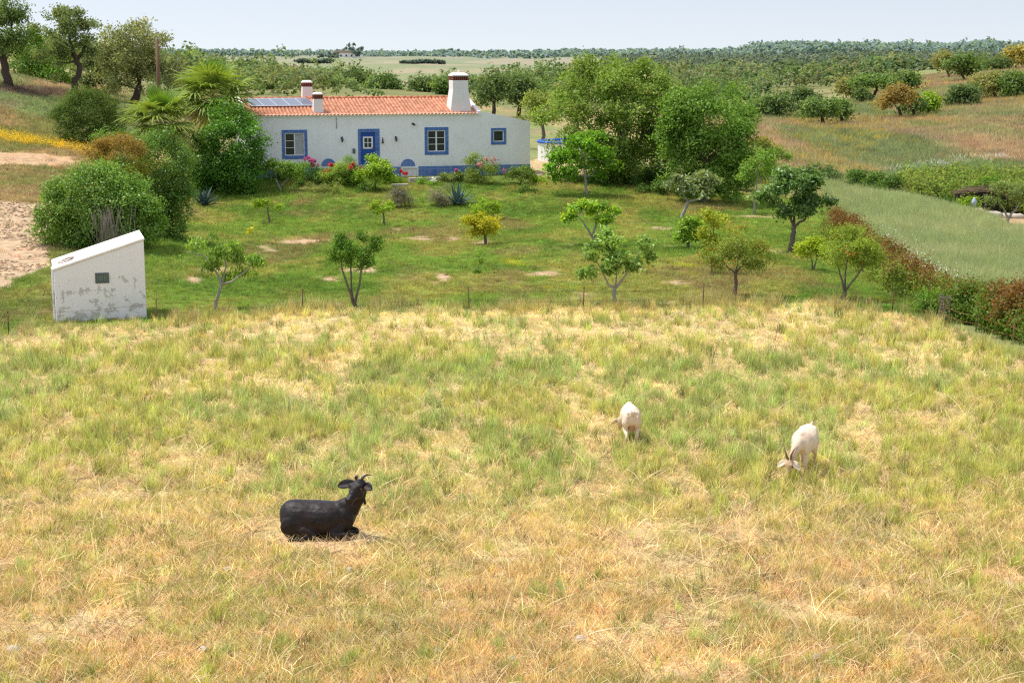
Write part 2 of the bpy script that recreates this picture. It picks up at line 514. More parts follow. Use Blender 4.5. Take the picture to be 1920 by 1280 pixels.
    p = mixc(p, (.36, .36, .10), gn * sstep(.35, .65, n2 * .6 + n1 * .4))
    p = mixc(p, (.62, .45, .31), sstep(.63, .73, fbm(x * .7, y * .7, 171, 3)) * sstep(930, 1050, py))
    gb = np.exp(-(((px - 610) / 110) ** 2 + ((py - 1010) / 22) ** 2))
    p = mixc(p, (.66, .50, .34), sstep(.3, .7, gb))
    c = np.where(pas[..., None], p, c); reg[pas] = 1
    return c, reg, px, py

# ------------------------------------------------------------------ the ground sheet
def ground_material():
    m, t, bs = newmat('ground cover')
    geo = t.node('ShaderNodeNewGeometry').outputs['Position']
    a = t.node('ShaderNodeAttribute', attribute_name='Col').outputs['Color']
    n1 = t.noise(2.6, 6, .7, geo); n2 = t.noise(30, 4, .7, geo); n3 = t.noise(.35, 5, .6, geo)
    f = t.ramp(n1, [(.28, (.62, .6, .56)), (.72, (1.32, 1.3, 1.22))])
    c = t.mix(1.0, a, f, 'MULTIPLY')
    f2 = t.ramp(n2, [(.3, (.72, .72, .7)), (.7, (1.25, 1.22, 1.16))])
    c = t.mix(1.0, c, f2, 'MULTIPLY')
    f3 = t.ramp(n3, [(.3, (.85, .88, .85)), (.7, (1.12, 1.08, 1.05))])
    c = t.mix(1.0, c, f3, 'MULTIPLY')
    t.link(c, bs.inputs['Base Color'])
    bs.inputs['Roughness'].default_value = .95; bs.inputs['Specular IOR Level'].default_value = .05
    t.link(t.bump(t.mathn('ADD', n1, t.mathn('MULTIPLY', n2, .4)), .6, .06), bs.inputs['Normal'])
    return m
us = np.concatenate([np.linspace(-.8, -.36, 60)[:-1], np.linspace(-.36, .36, 560), np.linspace(.36, .8, 60)[1:]])
ys = np.concatenate([np.exp(np.linspace(math.log(4), math.log(14), 30))[:-1], np.exp(np.linspace(math.log(14), math.log(130), 330))[:-1], np.exp(np.linspace(math.log(130), math.log(1200), 150))[:-1], np.exp(np.linspace(math.log(1200), math.log(9000), 40))])
UU, YY = np.meshgrid(us, ys)
XX = UU * YY
ZZ = ground(XX, YY)
GC, GR, _, _ = cover(XX, YY, ZZ)
nr, nc = XX.shape
idx = np.arange(nr * nc).reshape(nr, nc)
quads = np.stack([idx[:-1, :-1], idx[:-1, 1:], idx[1:, 1:], idx[1:, :-1]], -1).reshape(-1, 4)
me = np_mesh('ground', np.stack([XX, YY, ZZ], -1).reshape(-1, 3), quads, GC.reshape(-1, 3), True)
g_o = link('ground', me, ground_material()); g_o['kind'] = 'structure'
# ------------------------------------------------------------------ masonry materials
def whitewash(name, c=(.80, .79, .77), stain=(.42, .38, .33), thr=.66, foot=True, peel=0.0):
    m, t, bs = newmat(name)
    tc = t.node('ShaderNodeTexCoord').outputs['Object']
    n = t.noise(1.1, 6, .7, tc); n2 = t.noise(9, 5, .7, tc)
    mp = t.node('ShaderNodeMapping'); mp.inputs['Scale'].default_value = (2.5, 2.5, .35)
    t.link(tc, mp.inputs[0]); n3 = t.noise(1.6, 5, .7, mp.outputs[0])
    a = t.mix(t.ramp(n, [(.5, (0, 0, 0)), (.8, (1, 1, 1))]), c, tuple(v * .86 for v in c))
    a = t.mix(t.mathn('MULTIPLY', t.ramp(n3, [(.55, (0, 0, 0)), (.85, (1, 1, 1))]), .35), a, tuple(v * .75 for v in c))
    if peel:
        z = t.node('ShaderNodeSeparateXYZ'); t.link(tc, z.inputs[0])
        low = t.mathn('MULTIPLY', t.mathn('SUBTRACT', 1.2, z.outputs[2]), .075)
        low = t.mathn('MAXIMUM', low, -.05)
        n4 = t.noise(3.1, 8, .72, tc)
        mk = t.ramp(t.mathn('ADD', n4, low), [(peel, (0, 0, 0)), (peel + .03, (1, 1, 1))])
        a = t.mix(t.mathn('MULTIPLY', mk, .85), a, stain)
        t.link(t.bump(t.mathn('SUBTRACT', 1.0, mk), .5, .02), bs.inputs['Normal'])
    else:
        z = t.node('ShaderNodeSeparateXYZ'); t.link(tc, z.inputs[0])
        dirt = t.mathn('MULTIPLY', t.ramp(z.outputs[2], [(.3, (1, 1, 1)), (.95, (.12, .12, .12))]), t.ramp(n3, [(.35, (0, 0, 0)), (.7, (.6, .6, .6))]))
        a = t.mix(dirt, a, (.52, .47, .40))
        a = t.mix(t.mathn('MULTIPLY', t.ramp(t.noise(.5, 6, .75, tc), [(.52, (0, 0, 0)), (.66, (1, 1, 1))]), .15), a, (.60, .58, .56))
        t.link(t.bump(n2, .35, .03), bs.inputs['Normal'])
    t.link(a, bs.inputs['Base Color']); bs.inputs['Roughness'].default_value = .9
    bs.inputs['Specular IOR Level'].default_value = .1
    return m
M_WALL = whitewash('white lime wash', (.93, .92, .90))
M_CHIM = whitewash('sooty lime wash', (.78, .76, .72), (.45, .41, .35), peel=.63)
M_SHED = whitewash('peeling lime wash', (.80, .78, .78), (.50, .46, .41), peel=.585)
M_BLUE = simple('faded blue paint', (.10, .20, .46), .8, .3, 5, .1)
M_BLUET = simple('blue wall tile', (.09, .19, .48), .4, .3, 5, .05, spec=.5)
M_DOOR = simple('blue door paint', (.012, .07, .34), .45, .15, 6, .05, spec=.4)
M_WHITE = simple('white frame paint', (.8, .8, .78), .5, .08, 6, .05)
M_IRON = simple('black iron', (.03, .03, .032), .6, .3, 20, .1)
M_RUST = simple('rusty iron', (.16, .085, .05), .85, .5, 25, .3)
M_BRICK = simple('dark red brick', (.22, .07, .045), .85, .5, 9, .4)
M_CONC = simple('weathered concrete', (.46, .42, .37), .9, .35, 7, .4)
M_CURT = simple('grey white curtain', (.45, .46, .46), .9, .2, 4, .1)
M_WOODG = simple('grey weathered wood', (.20, .16, .13), .9, .5, 14, .5)
M_POLE = simple('brown creosoted wood', (.20, .12, .07), .9, .4, 16, .5)
def glass_mat():
    m, t, bs = newmat('dark window glass')
    bs.inputs['Base Color'].default_value = (.035, .04, .045, 1); bs.inputs['Roughness'].default_value = .08
    bs.inputs['Specular IOR Level'].default_value = .5
    return m
M_GLASS = glass_mat()
def tile_mat():
    m, t, bs = newmat('terracotta roof tile')
    a = t.node('ShaderNodeAttribute', attribute_name='Col').outputs['Color']
    tc = t.node('ShaderNodeTexCoord').outputs['Object']
    n = t.noise(14, 5, .7, tc); n2 = t.noise(1.3, 4, .6, tc)
    c = t.mix(1.0, a, t.ramp(n, [(.3, (.72, .7, .68)), (.7, (1.15, 1.12, 1.1))]), 'MULTIPLY')
    c = t.mix(t.ramp(n2, [(.6, (0, 0, 0)), (.8, (.5, .5, .5))]), c, (.42, .22, .06))
    t.link(c, bs.inputs['Base Color']); bs.inputs['Roughness'].default_value = .85
    t.link(t.bump(n, .3, .01), bs.inputs['Normal'])
    return m
M_TILE = tile_mat()
def panel_mat():
    m, t, bs = newmat('solar cell glass')
    tc = t.node('ShaderNodeTexCoord').outputs['UV']
    bk = t.node('ShaderNodeTexBrick', offset=0.0, squash=1.0)
    bk.inputs['Color1'].default_value = (.06, .075, .11, 1); bk.inputs['Color2'].default_value = (.09, .10, .14, 1); bk.inputs['Mortar'].default_value = (.22, .24, .28, 1)
    bk.inputs['Scale'].default_value = 1; bk.inputs['Mortar Size'].default_value = .025; bk.inputs['Brick Width'].default_value = .25; bk.inputs['Row Height'].default_value = .125
    t.link(tc, bk.inputs['Vector'])
    sx = t.node('ShaderNodeSeparateXYZ'); t.link(tc, sx.inputs[0])
    ex = t.mathn('MULTIPLY', t.mathn('SUBTRACT', sx.outputs[0], .5), 2.0); ey = t.mathn('MULTIPLY', t.mathn('SUBTRACT', sx.outputs[1], .5), 2.0)
    e = t.mathn('MAXIMUM', t.mathn('MULTIPLY', t.mathn('ABSOLUTE', ex), .955), t.mathn('ABSOLUTE', ey))
    t.link(t.mix(t.mathn('GREATER_THAN', e, .915), bk.outputs[0], (.62, .64, .66)), bs.inputs['Base Color'])
    bs.inputs['Roughness'].default_value = .22; bs.inputs['Specular IOR Level'].default_value = .6
    return m
M_PANEL = panel_mat()

# ------------------------------------------------------------------ the farmhouse, in its own (along, back, up) frame
house = empty('farmhouse', (H0[0], H0[1], HZ), HA, 'long low white farmhouse with terracotta roof and blue painted window and door surrounds', 'house')
def huw(px, py, v=0.0):
    """(along, up) on the house plane v metres behind its front, seen at a photo pixel"""
    o = H0 + HV * v
    r = (px - 960) / F; yr = (640 - py) / F
    # x = k*r ; y = k*(cp+yr*sp)
    a = cp + yr * sp
    A = np.array([[r, -HU[0]], [a, -HU[1]]])
    k, u = np.linalg.solve(A, o)
    z = ZC + k * (-sp + yr * cp)
    return float(u), float(z - HZ)
EAVE = 3.66; DEP = 7.0; RV = 3.5; RIDGE = 4.52
U1 = huw(893, 212)[0]                     # right end of the tiled roof
U2 = huw(994, 230)[0]                     # right end of the lean-to
W2 = huw(994, 228)[1]; WG = huw(897, 207)[1]
def rect(x0, y0, x1, y1):
    (a, b), (c, d) = huw(x0, y0), huw(x1, y1)
    return (min(a, c), max(a, c), min(b, d), max(b, d))
WINS = [dict(o=rect(528, 244, 577, 298), i=rect(533.5, 250, 571.5, 291.5), k='curtain'),
        dict(o=rect(796, 239, 841, 290), i=rect(801.5, 245, 835, 284), k='grid'),
        dict(o=rect(920.5, 240.5, 949, 271), i=rect(925, 245, 944.5, 265.5), k='plain')]
do_ = rect(671, 242, 712.5, 309); di = rect(676.5, 248, 705, 309)
holes = [w_['i'] for w_ in WINS] + [di]
# front wall with its openings and reveals
def wall_front():
    b = MB()
    us_ = sorted({0.0, U1, U2} | {h[0] for h in holes} | {h[1] for h in holes})
    for i in range(len(us_) - 1):
        a, c = us_[i], us_[i + 1]
        def top(u): return EAVE + .12 if u <= U1 - 1e-6 else WG + (W2 - WG) * (u - U1) / (U2 - U1)
        hs_ = [h for h in holes if h[0] <= a + 1e-6 and h[1] >= c - 1e-6]
        ta = top(a) if a < U1 - 1e-6 else WG + (W2 - WG) * (a - U1) / (U2 - U1)
        tb = EAVE + .12 if c <= U1 + 1e-6 else top(c)
        z = -.6
        for h in sorted(hs_, key=lambda q: q[2]):
            b.add([(a, 0, z), (c, 0, z), (c, 0, h[2]), (a, 0, h[2])], [(0, 1, 2, 3)]); z = h[3]
        b.add([(a, 0, z), (c, 0, z), (c, 0, tb), (a, 0, ta)], [(0, 1, 2, 3)])
    d = .14
    for u0, u1, w0, w1 in holes:
        b.add([(u0, 0, w0), (u1, 0, w0), (u1, 0, w1), (u0, 0, w1), (u0, d, w0), (u1, d, w0), (u1, d, w1), (u0, d, w1)], [(0, 4, 5, 1), (1, 5, 6, 2), (2, 6, 7, 3), (3, 7, 4, 0)])
    # the other three sides
    sl = (RIDGE - EAVE) / RV
    g = [(0, -.6), (0, EAVE + .05), (RV, RIDGE - .03), (DEP, EAVE + .05), (DEP, -.6)]
    b.add([(0, v, w_) for v, w_ in g], [tuple(range(5))])
    b.add([(U1, v, w_) for v, w_ in [(0.02, EAVE), (RV, RIDGE - .03), (DEP, EAVE + .05), (DEP, 2.0), (0.02, 2.0)]], [tuple(range(5))])
    b.add([(0, DEP, -.6), (U2, DEP, -.6), (U2, DEP, 2.9), (0, DEP, EAVE + .05)], [(0, 1, 2, 3)])
    b.add([(U2, 0, -.6), (U2, DEP, -.6), (U2, DEP, W2 - .05), (U2, 0, W2)], [(0, 1, 2, 3)])
    # parapet thickness along the lean-to
    b.add([(U1, 0, WG), (U2, 0, W2), (U2, .28, W2), (U1, .28, WG), (U1, .28, WG - .4), (U2, .28, W2 - .4)], [(0, 1, 2, 3), (3, 2, 5, 4)])
    return b
wall = wall_front().build('wall', M_WALL, house, fixn=False)
bl = MB()
bl.add([(U1, .29, WG - .2), (U2 + .25, .29, W2 - .16), (U2 + .25, DEP + .2, W2 - .16), (U1, DEP + .2, WG - .2)], [(0, 1, 2, 3)])
def tiled(u0, u1, v0, w0, v1, w1, pit=.215, row=.36, seed=0, amp=.07):
    """barrel tiles on a slope from (v0,w0) at the eave to (v1,w1) at the ridge"""
    L = math.hypot(v1 - v0, w1 - w0); nrw = int(L / row); ncol = int((u1 - u0) / pit)
    per = 8
    prof = [amp * abs(math.cos(math.pi * k / per)) ** .8 if True else 0 for k in range(per)]
    rs = np.random.default_rng(seed)
    V = []; C = []; Fs = []
    dv = (v1 - v0) / L; dw = (w1 - w0) / L; nv_ = -dw; nw_ = dv
    for r in range(nrw + 1):
        tb = rs.random((ncol + 1,))
        for e in (0, 1):
            s = min((r + e) * L / (nrw + 1), L)
            lift = .028 if e == 0 else 0.0
            for k in range(ncol * per + 1):
                col = (k + per // 2) // per
                u = u0 + (u1 - u0) * k / (ncol * per)
                h = prof[k % per] + lift * (.6 + .4 * tb[col])
                V.append((u, v0 + dv * s + nv_ * h, w0 + dw * s + nw_ * h))
                q = tb[col]
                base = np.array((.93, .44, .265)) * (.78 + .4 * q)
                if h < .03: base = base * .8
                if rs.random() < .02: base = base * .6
                C.append(base)
    wn = ncol * per + 1
    for r in range(nrw + 1):
        for k in range(wn - 1):
            a = (2 * r) * wn + k; b_ = (2 * r + 1) * wn + k
            Fs.append((a, a + 1, b_ + 1, b_))
            if r < nrw:
                c_ = (2 * r + 2) * wn + k
                Fs.append((b_, b_ + 1, c_ + 1, c_))
    for k in range(wn - 1):                 # closed eave edge
        pass
    return np.array(V), np.array(Fs), np.array(C)
V1, F1, C1 = tiled(-.12, U1 + .05, -.22, EAVE, RV, RIDGE, seed=3)
V2, F2, C2 = tiled(-.12, U1 + .05, DEP + .22, EAVE, RV, RIDGE, seed=4)
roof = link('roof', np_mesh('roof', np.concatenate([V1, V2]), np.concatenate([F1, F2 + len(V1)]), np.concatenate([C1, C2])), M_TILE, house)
V3, F3, C3 = tiled(0, DEP, 0, WG - .1, U2 - U1, W2 - .08, seed=5)      # lean-to roof falls to the right
# (its slope runs along the house: swap axes)
V3 = np.stack([U1 + .0 + V3[:, 1], .3 + V3[:, 0], V3[:, 2] - .12], -1)
link('lean_to_roof', np_mesh('lean_to_roof', V3, F3, C3), M_TILE, house)
eb = MB(); eb.box(((U1 - .1) / 2, -.045, EAVE + .0), (U1 + .1, .09, .10)); eb.build('eave_moulding', M_WALL, house)
rt = MB()
nrt = 34
for i in range(nrt):
    u = -.1 + (U1 + .1) * i / nrt
    rt.tube([(u, RV, RIDGE + .02), (u + .44, RV, RIDGE + .05)], [.12, .14], 10)
rto = rt.build('ridge_tiles', simple('ridge tile clay', (.52, .19, .10), .85, .3, 6, .3), roof)
vg = MB(); vg.box((-.06, RV, RIDGE - .2), (.02, .02, .02))
verge = MB()
for vv, ww, v2, w2 in ((-.2, EAVE - .02, RV, RIDGE + .05),):
    verge.add([(-.34, vv, ww - .1), (-.02, vv, ww - .1), (-.02, v2, w2), (-.34, v2, w2), (-.34, vv, ww + .16), (-.02, vv, ww + .16), (-.02, v2, w2 + .18), (-.34, v2, w2 + .18)],
              [(0, 1, 2, 3), (4, 7, 6, 5), (0, 4, 5, 1), (1, 5, 6, 2), (2, 6, 7, 3), (3, 7, 4, 0)])
verge.build('verge', M_WALL, house)
vg2 = MB(); vg2.add([(U1 + .02, -.2, EAVE - .02), (U1 + .22, -.2, EAVE - .02), (U1 + .22, RV, RIDGE), (U1 + .02, RV, RIDGE), (U1 + .02, -.2, EAVE + .2), (U1 + .22, -.2, EAVE + .2), (U1 + .22, RV, RIDGE + .2), (U1 + .02, RV, RIDGE + .2)],
                    [(0, 1, 2, 3), (4, 7, 6, 5), (0, 4, 5, 1), (1, 5, 6, 2), (2, 6, 7, 3), (3, 7, 4, 0)])
vg2.build('verge', M_WALL, house)
# blue plinth
pl = MB()
uL = 0.0
zpl = huw(760, 312.5)[1]
pu0, pu1 = huw(751, 320)[0], huw(785, 320)[0]
for a, b_ in ((.0, do_[0] - .05), (do_[1] + .05, pu0 - .0), (pu1 + .0, U2 + .012)):
    pl.box(((a + b_) / 2, -.006, (zpl - .6) / 2), (b_ - a, .036, zpl + .6))
def tiled_blue():
    m, t, bs = newmat('blue tiled plinth')
    tc = t.node('ShaderNodeTexCoord').outputs['Object']
    mp = t.node('ShaderNodeMapping'); mp.inputs['Rotation'].default_value = (R(90), 0, 0); t.link(tc, mp.inputs[0])
    bk = t.node('ShaderNodeTexBrick', offset=0.0)
    bk.inputs['Color1'].default_value = (.07, .16, .42, 1); bk.inputs['Color2'].default_value = (.12, .22, .48, 1); bk.inputs['Mortar'].default_value = (.25, .33, .52, 1)
    bk.inputs['Scale'].default_value = 1; bk.inputs['Mortar Size'].default_value = .012; bk.inputs['Brick Width'].default_value = .42; bk.inputs['Row Height'].default_value = .42
    t.link(mp.outputs[0], bk.inputs['Vector'])
    n = t.noise(2.2, 5, .7, tc)
    t.link(t.mix(t.ramp(n, [(.45, (0, 0, 0)), (.75, (.6, .6, .6))]), bk.outputs[0], (.3, .38, .58)), bs.inputs['Base Color'])
    bs.inputs['Roughness'].default_value = .6
    return m
M_BT = tiled_blue()
pl.build('plinth', M_BT, house)
def half_moon(u, w, r):
    b = MB(); n = 18
    b.prism([(u + r * math.cos(math.pi * k / n), w + r * math.sin(math.pi * k / n)) for k in range(n + 1)], -.03, .01)
    return b
for px, py, rr in ((616, 311, 13), (765, 312, 13.5)):
    u, w_ = huw(px, py); half_moon(u, w_ + .01, rr / 31).build('painted_half_moon', M_BT, house)
# cellar niche with white frame
u0, u1, w0, w1 = rect(752, 313, 784, 334)
nb = MB(); fw = .1
nb.box(((u0 + u1) / 2, -.03, w1 - fw / 2), (u1 - u0, .08, fw)); nb.box((u0 + fw / 2, -.03, (w0 + w1 - fw) / 2), (fw, .08, w1 - w0 - fw)); nb.box((u1 - fw / 2, -.03, (w0 + w1 - fw) / 2), (fw, .08, w1 - w0 - fw))
ni = nb.build('cellar_hatch', M_WHITE, house)
MB().box(((u0 + u1) / 2, .012, (w0 + w1 - fw) / 2), (u1 - u0 - 2 * fw, .02, w1 - w0 - fw)).build('hatch_panel', simple('beige hatch board', (.42, .37, .30), .9, .3, 9, .2), ni)
# windows
def frame_boxes(b, o, i, v, d, gap=.0):
    b.box(((o[0] + o[1]) / 2, v, (o[3] + i[3]) / 2), (o[1] - o[0], d, o[3] - i[3]))
    b.box(((o[0] + o[1]) / 2, v, (o[2] + i[2]) / 2), (o[1] - o[0], d, i[2] - o[2]))
    b.box(((o[0] + i[0]) / 2, v, (i[2] + i[3]) / 2), (i[0] - o[0], d, i[3] - i[2]))
    b.box(((o[1] + i[1]) / 2, v, (i[2] + i[3]) / 2), (o[1] - i[1], d, i[3] - i[2]))
def shrink(r, d): return (r[0] + d, r[1] - d, r[2] + d, r[3] - d)
def tiles_surround():
    m, t, bs = newmat('blue glazed surround')
    tc = t.node('ShaderNodeTexCoord').outputs['Object']
    mp = t.node('ShaderNodeMapping'); mp.inputs['Rotation'].default_value = (R(90), 0, 0); t.link(tc, mp.inputs[0])
    bk = t.node('ShaderNodeTexBrick', offset=0.0)
    bk.inputs['Color1'].default_value = (.065, .15, .41, 1); bk.inputs['Color2'].default_value = (.10, .195, .46, 1); bk.inputs['Mortar'].default_value = (.24, .31, .50, 1)
    bk.inputs['Scale'].default_value = 1; bk.inputs['Mortar Size'].default_value = .009; bk.inputs['Brick Width'].default_value = .3; bk.inputs['Row Height'].default_value = .3
    t.link(mp.outputs[0], bk.inputs['Vector']); t.link(bk.outputs[0], bs.inputs['Base Color']); bs.inputs['Roughness'].default_value = .55
    return m
M_SUR = tiles_surround()
for wd in WINS:
    o, i = wd['o'], wd['i']
    b = MB(); frame_boxes(b, o, i, -.012, .03)
    win = b.build('window', M_SUR, house)
    lab = {'curtain': 'window with a pale curtain drawn over its right half', 'grid': 'twin sash window with white glazing bars', 'plain': 'small square window'}[wd['k']]
    win['label'] = lab
    f = MB(); fi = shrink(i, .05); frame_boxes(f, i, fi, .05, .06)
    fr = f.build('frame', M_WHITE, win)
    MB().box(((i[0] + i[1]) / 2, .10, (i[2] + i[3]) / 2), (i[1] - i[0], .01, i[3] - i[2])).build('pane', M_GLASS, win)
    g = MB(); cx = (i[0] + i[1]) / 2
    if wd['k'] == 'grid':
        g.box((cx, .06, (fi[2] + fi[3]) / 2), (.09, .05, fi[3] - fi[2]))
        for k in (1, 2):
            z = fi[2] + (fi[3] - fi[2]) * k / 3
            for s in (0, 1):
                a, c = (fi[0], cx - .046) if s == 0 else (cx + .046, fi[1])
                g.box(((a + c) / 2, .065, z), (c - a, .03, .03))
    elif wd['k'] == 'curtain':
        g.box((cx, .06, (fi[2] + fi[3]) / 2), (.07, .05, fi[3] - fi[2]))
        for k in (1, 2):
            z = fi[2] + (fi[3] - fi[2]) * k / 3
            g.box(((fi[0] + cx - .036) / 2, .065, z), (cx - .036 - fi[0], .03, .03))
        MB().box(((cx + .04 + fi[1]) / 2, .082, (fi[2] + fi[3]) / 2), (fi[1] - cx - .04, .012, fi[3] - fi[2])).build('curtain', M_CURT, win)
    if g.v: g.build('glazing_bars', M_WHITE, win)
# door
b = MB(); o, i = do_, di
b.box(((o[0] + o[1]) / 2, -.012, (o[3] + i[3]) / 2), (o[1] - o[0], .03, o[3] - i[3]))
b.box(((o[0] + i[0]) / 2, -.012, (i[2] + i[3]) / 2), (i[0] - o[0], .03, i[3] - i[2])); b.box(((o[1] + i[1]) / 2, -.012, (i[2] + i[3]) / 2), (o[1] - i[1], .03, i[3] - i[2]))
dr = b.build('door', M_SUR, house)
dl = MB(); dl.box(((i[0] + i[1]) / 2, .09, (i[2] + i[3]) / 2), (i[1] - i[0], .05, i[3] - i[2]))
for k in range(3):
    dl.box((i[0] + (i[1] - i[0]) * (k + .5) / 3, .062, i[2] + .45), ((i[1] - i[0]) / 3 - .06, .015, .6))
dl.build('door_leaf', M_DOOR, dr)
q = rect(680.5, 256.5, 699.5, 279); qi = shrink(q, .09)
f = MB(); frame_boxes(f, q, qi, .055, .04); cx = (q[0] + q[1]) / 2
f.box((cx, .052, (qi[2] + qi[3]) / 2), (.04, .03, qi[3] - qi[2]))
zc_ = (qi[2] + qi[3]) / 2
f.box(((qi[0] + cx - .021) / 2, .055, zc_), (cx - .021 - qi[0], .03, .035)); f.box(((qi[1] + cx + .021) / 2, .055, zc_), (qi[1] - cx - .021, .03, .035))
f.build('door_window_frame', M_WHITE, dr)
MB().box((cx, .061, zc_), (qi[1] - qi[0], .006, qi[3] - qi[2])).build('door_pane', M_GLASS, dr)
hb = MB(); hb.tube([(i[1] - .12, .06, i[2] + 1.0), (i[1] - .12, .01, i[2] + 1.0), (i[1] - .24, .01, i[2] + 1.0)], .014, 6); hb.build('door_handle', M_IRON, dr)
st = MB(); st.box(((o[0] + o[1]) / 2, -.25, i[2] - .09), (1.7, .5, .18)); st.box(((o[0] + o[1]) / 2, -.4, i[2] - .27), (2.0, .8, .18)); st.box(((o[0] + o[1]) / 2, -.55, i[2] - .50), (2.3, 1.1, .28))
st.build('door_step', M_CONC, house)
# lanterns and small things on the wall
for px, py in ((641, 262), (742, 261)):
    u, w_ = huw(px, py)
    b = MB(); b.box((u, -.03, w_ + .08), (.10, .06, .16)); b.tube([(u, -.05, w_ + .14), (u, -.14, w_ + .18), (u, -.2, w_ + .13)], .015, 6)
    la = b.build('wall_lantern', M_IRON, house)
    b = MB(); b.loft([((u, -.2, w_ - .14), (.045, 0, 0), (0, .045, 0)), ((u, -.2, w_ + .03), (.075, 0, 0), (0, .075, 0)), ((u, -.2, w_ + .04), (.09, 0, 0), (0, .09, 0)), ((u, -.2, w_ + .12), (.012, 0, 0), (0, .012, 0))], 6)
    b.build('lantern_body', simple('smoky lantern glass', (.12, .12, .13), .3, .2, 5, 0), la)
u, w_ = huw(717, 265)
b = MB(); b.tube([(u, -.02, w_ + .2), (u, -.16, w_ + .22)], .015, 6); b.loft([((u, -.14, w_ - .12), (.09, 0, 0), (0, .09, 0)), ((u, -.14, w_ - .06), (.05, 0, 0), (0, .05, 0)), ((u, -.14, w_ + .1), (.04, 0, 0), (0, .04, 0)), ((u, -.14, w_ + .2), (.015, 0, 0), (0, .015, 0))], 8); b.build('door_bell', M_IRON, house)
u, w_ = huw(774, 232)
b = MB(); b.box((u, -.03, w_), (.14, .06, .08)); b.loft([((u, -.05, w_), (.05, 0, 0), (0, 0, .05)), ((u + .06, -.2, w_ - .06), (.06, 0, 0), (0, 0, .06))], 8); b.build('floodlight', M_IRON, house)
u, w_ = huw(663.5, 283)
MB().box((u, -.06, w_), (.15, .12, .28)).build('letter_box', simple('dull metal box', (.16, .16, .15), .5, .3, 8, .1, metal=.4), house, bevel=.015)
u, w_ = huw(631, 232); b = MB(); b.tube([(u, -.03, w_ + .35), (u, -.03, w_ - .3)], .02, 6); b.build('cable', simple('grey cable', (.4, .39, .38), .7, .2, 8, 0), house)
# chimneys
def chimney(px0, px1, py_base, py_shoulder, py_band, py_cap, py_top, v, taper, depth, big=False):
    (a, wb), (c, _) = huw(px0, py_base, v), huw(px1, py_base, v)
    _, ws = huw(px0, py_shoulder, v); _, wn = huw(px0, py_band, v); _, wc = huw(px0, py_cap, v); _, wt_ = huw(px0, py_top, v)
    cu = (a + c) / 2; hw = (c - a) / 2; nw = hw * taper
    vc = v + depth / 2; hd = depth / 2; nd = hd * (taper + 1) / 2
    def ring(w_, x, y): return [(cu - x, vc - y, w_), (cu + x, vc - y, w_), (cu + x, vc + y, w_), (cu - x, vc + y, w_)]
    def stack(b, rings):
        V = [p for r in rings for p in r]; Fs = []
        for i in range(len(rings) - 1):
            for k in range(4): Fs.append((4 * i + k, 4 * i + (k + 1) % 4, 4 * i + 4 + (k + 1) % 4, 4 * i + 4 + k))
        Fs += [(0, 3, 2, 1), tuple(4 * len(rings) - 4 + k for k in range(4))]
        b.add(V, Fs)
    b = MB(); stack(b, [ring(wb - 1.0, hw * 1.02, hd * 1.02), ring(wb, hw, hd), ring(ws, nw, nd), ring(wn, nw * .99, nd * .99)])
    ch = b.build('chimney', M_CHIM, house, bevel=.03 if big else .015)
    b = MB()
    stack(b, [ring(wn, nw * .8, nd * .8), ring(wc, nw * .8, nd * .8)])
    kk = 8 if big else 5
    for s in (-1, 1):
        for k in range(kk):
            x = -nw * .93 + nw * 1.86 * k / (kk - 1)
            b.box((cu + x, vc + s * nd * .9, (wn + wc) / 2), (nw * .16 if big else nw * .26, nd * .16, wc - wn))
            y = -nd * .7 + nd * 1.4 * k / (kk - 1)
            b.box((cu + s * nw * .93, vc + y, (wn + wc) / 2), (nw * .12, nd * .12, wc - wn))
    b.build('brick_vents', M_BRICK, ch)
    b = MB(); stack(b, [ring(wc, nw * 1.05, nd * 1.05), ring(wc + (wt_ - wc) * .4, nw * 1.05, nd * 1.05), ring(wt_, nw * .72, nd * .72)])
    if big: b.tube([(cu, vc, wt_ - .02), (cu, vc, wt_ + .1), (cu + .06, vc, wt_ + .14)], .05, 6)
    b.build('cap', M_CHIM, ch, bevel=.02)
    return ch
chimney(845.5, 883.5, 203, 168, 151, 143.5, 137, .25, .76, 1.3, True)['label'] = 'broad white chimney flaring at its foot'
chimney(588, 607, 211, 186, 186, 178, 173.5, .3, .86, .6)['label'] = 'small chimney low on the front roof slope'
chimney(567, 587, 182, 163, 163, 156, 151, 4.2, .9, .6)['label'] = 'small chimney behind the ridge'
# solar panels lying on the slope
sl = (RIDGE - EAVE) / (RV + .22); sa = math.atan(sl)
for k in range(5):
    pu0_, pu1_ = huw(473 - 11 + k * 24.4, 196, 1.6)[0], huw(473 - 11 + (k + 1) * 24.4 - .8, 196, 1.6)[0]
    v0, v1 = 1.55, 3.25
    sh = -.32
    P = []
    for lift in (.10, .15):
        for (uu, vv) in ((pu0_, v0), (pu1_, v0), (pu1_ + sh, v1), (pu0_ + sh, v1)):
            P.append((uu + .3, vv, EAVE + (vv + .22) * sl + lift))
    me = bpy.data.meshes.new('solar_panel'); me.from_pydata(P, [], [(0, 3, 2, 1), (4, 5, 6, 7), (0, 1, 5, 4), (1, 2, 6, 5), (2, 3, 7, 6), (3, 0, 4, 7)])
    uvl = me.uv_layers.new(name='UVMap')
    for li in range(24): uvl.data[li].uv = (0, 0)
    for li, uv in zip(range(4, 8), ((0, 0), (1, 0), (1, 1), (0, 1))): uvl.data[li].uv = uv
    po = link('solar_panel', me, M_PANEL, roof)
b = MB(); a0 = huw(462, 196, 1.6)[0] + .25; a1 = huw(462 + 122, 196, 1.6)[0] + .3
b.box(((a0 + a1) / 2, 1.50, EAVE + 1.72 * sl + .09), (a1 - a0, .06, .10)); b.build('panel_rail', simple('red brown rail', (.22, .07, .05), .6, .2, 8, 0), roof)
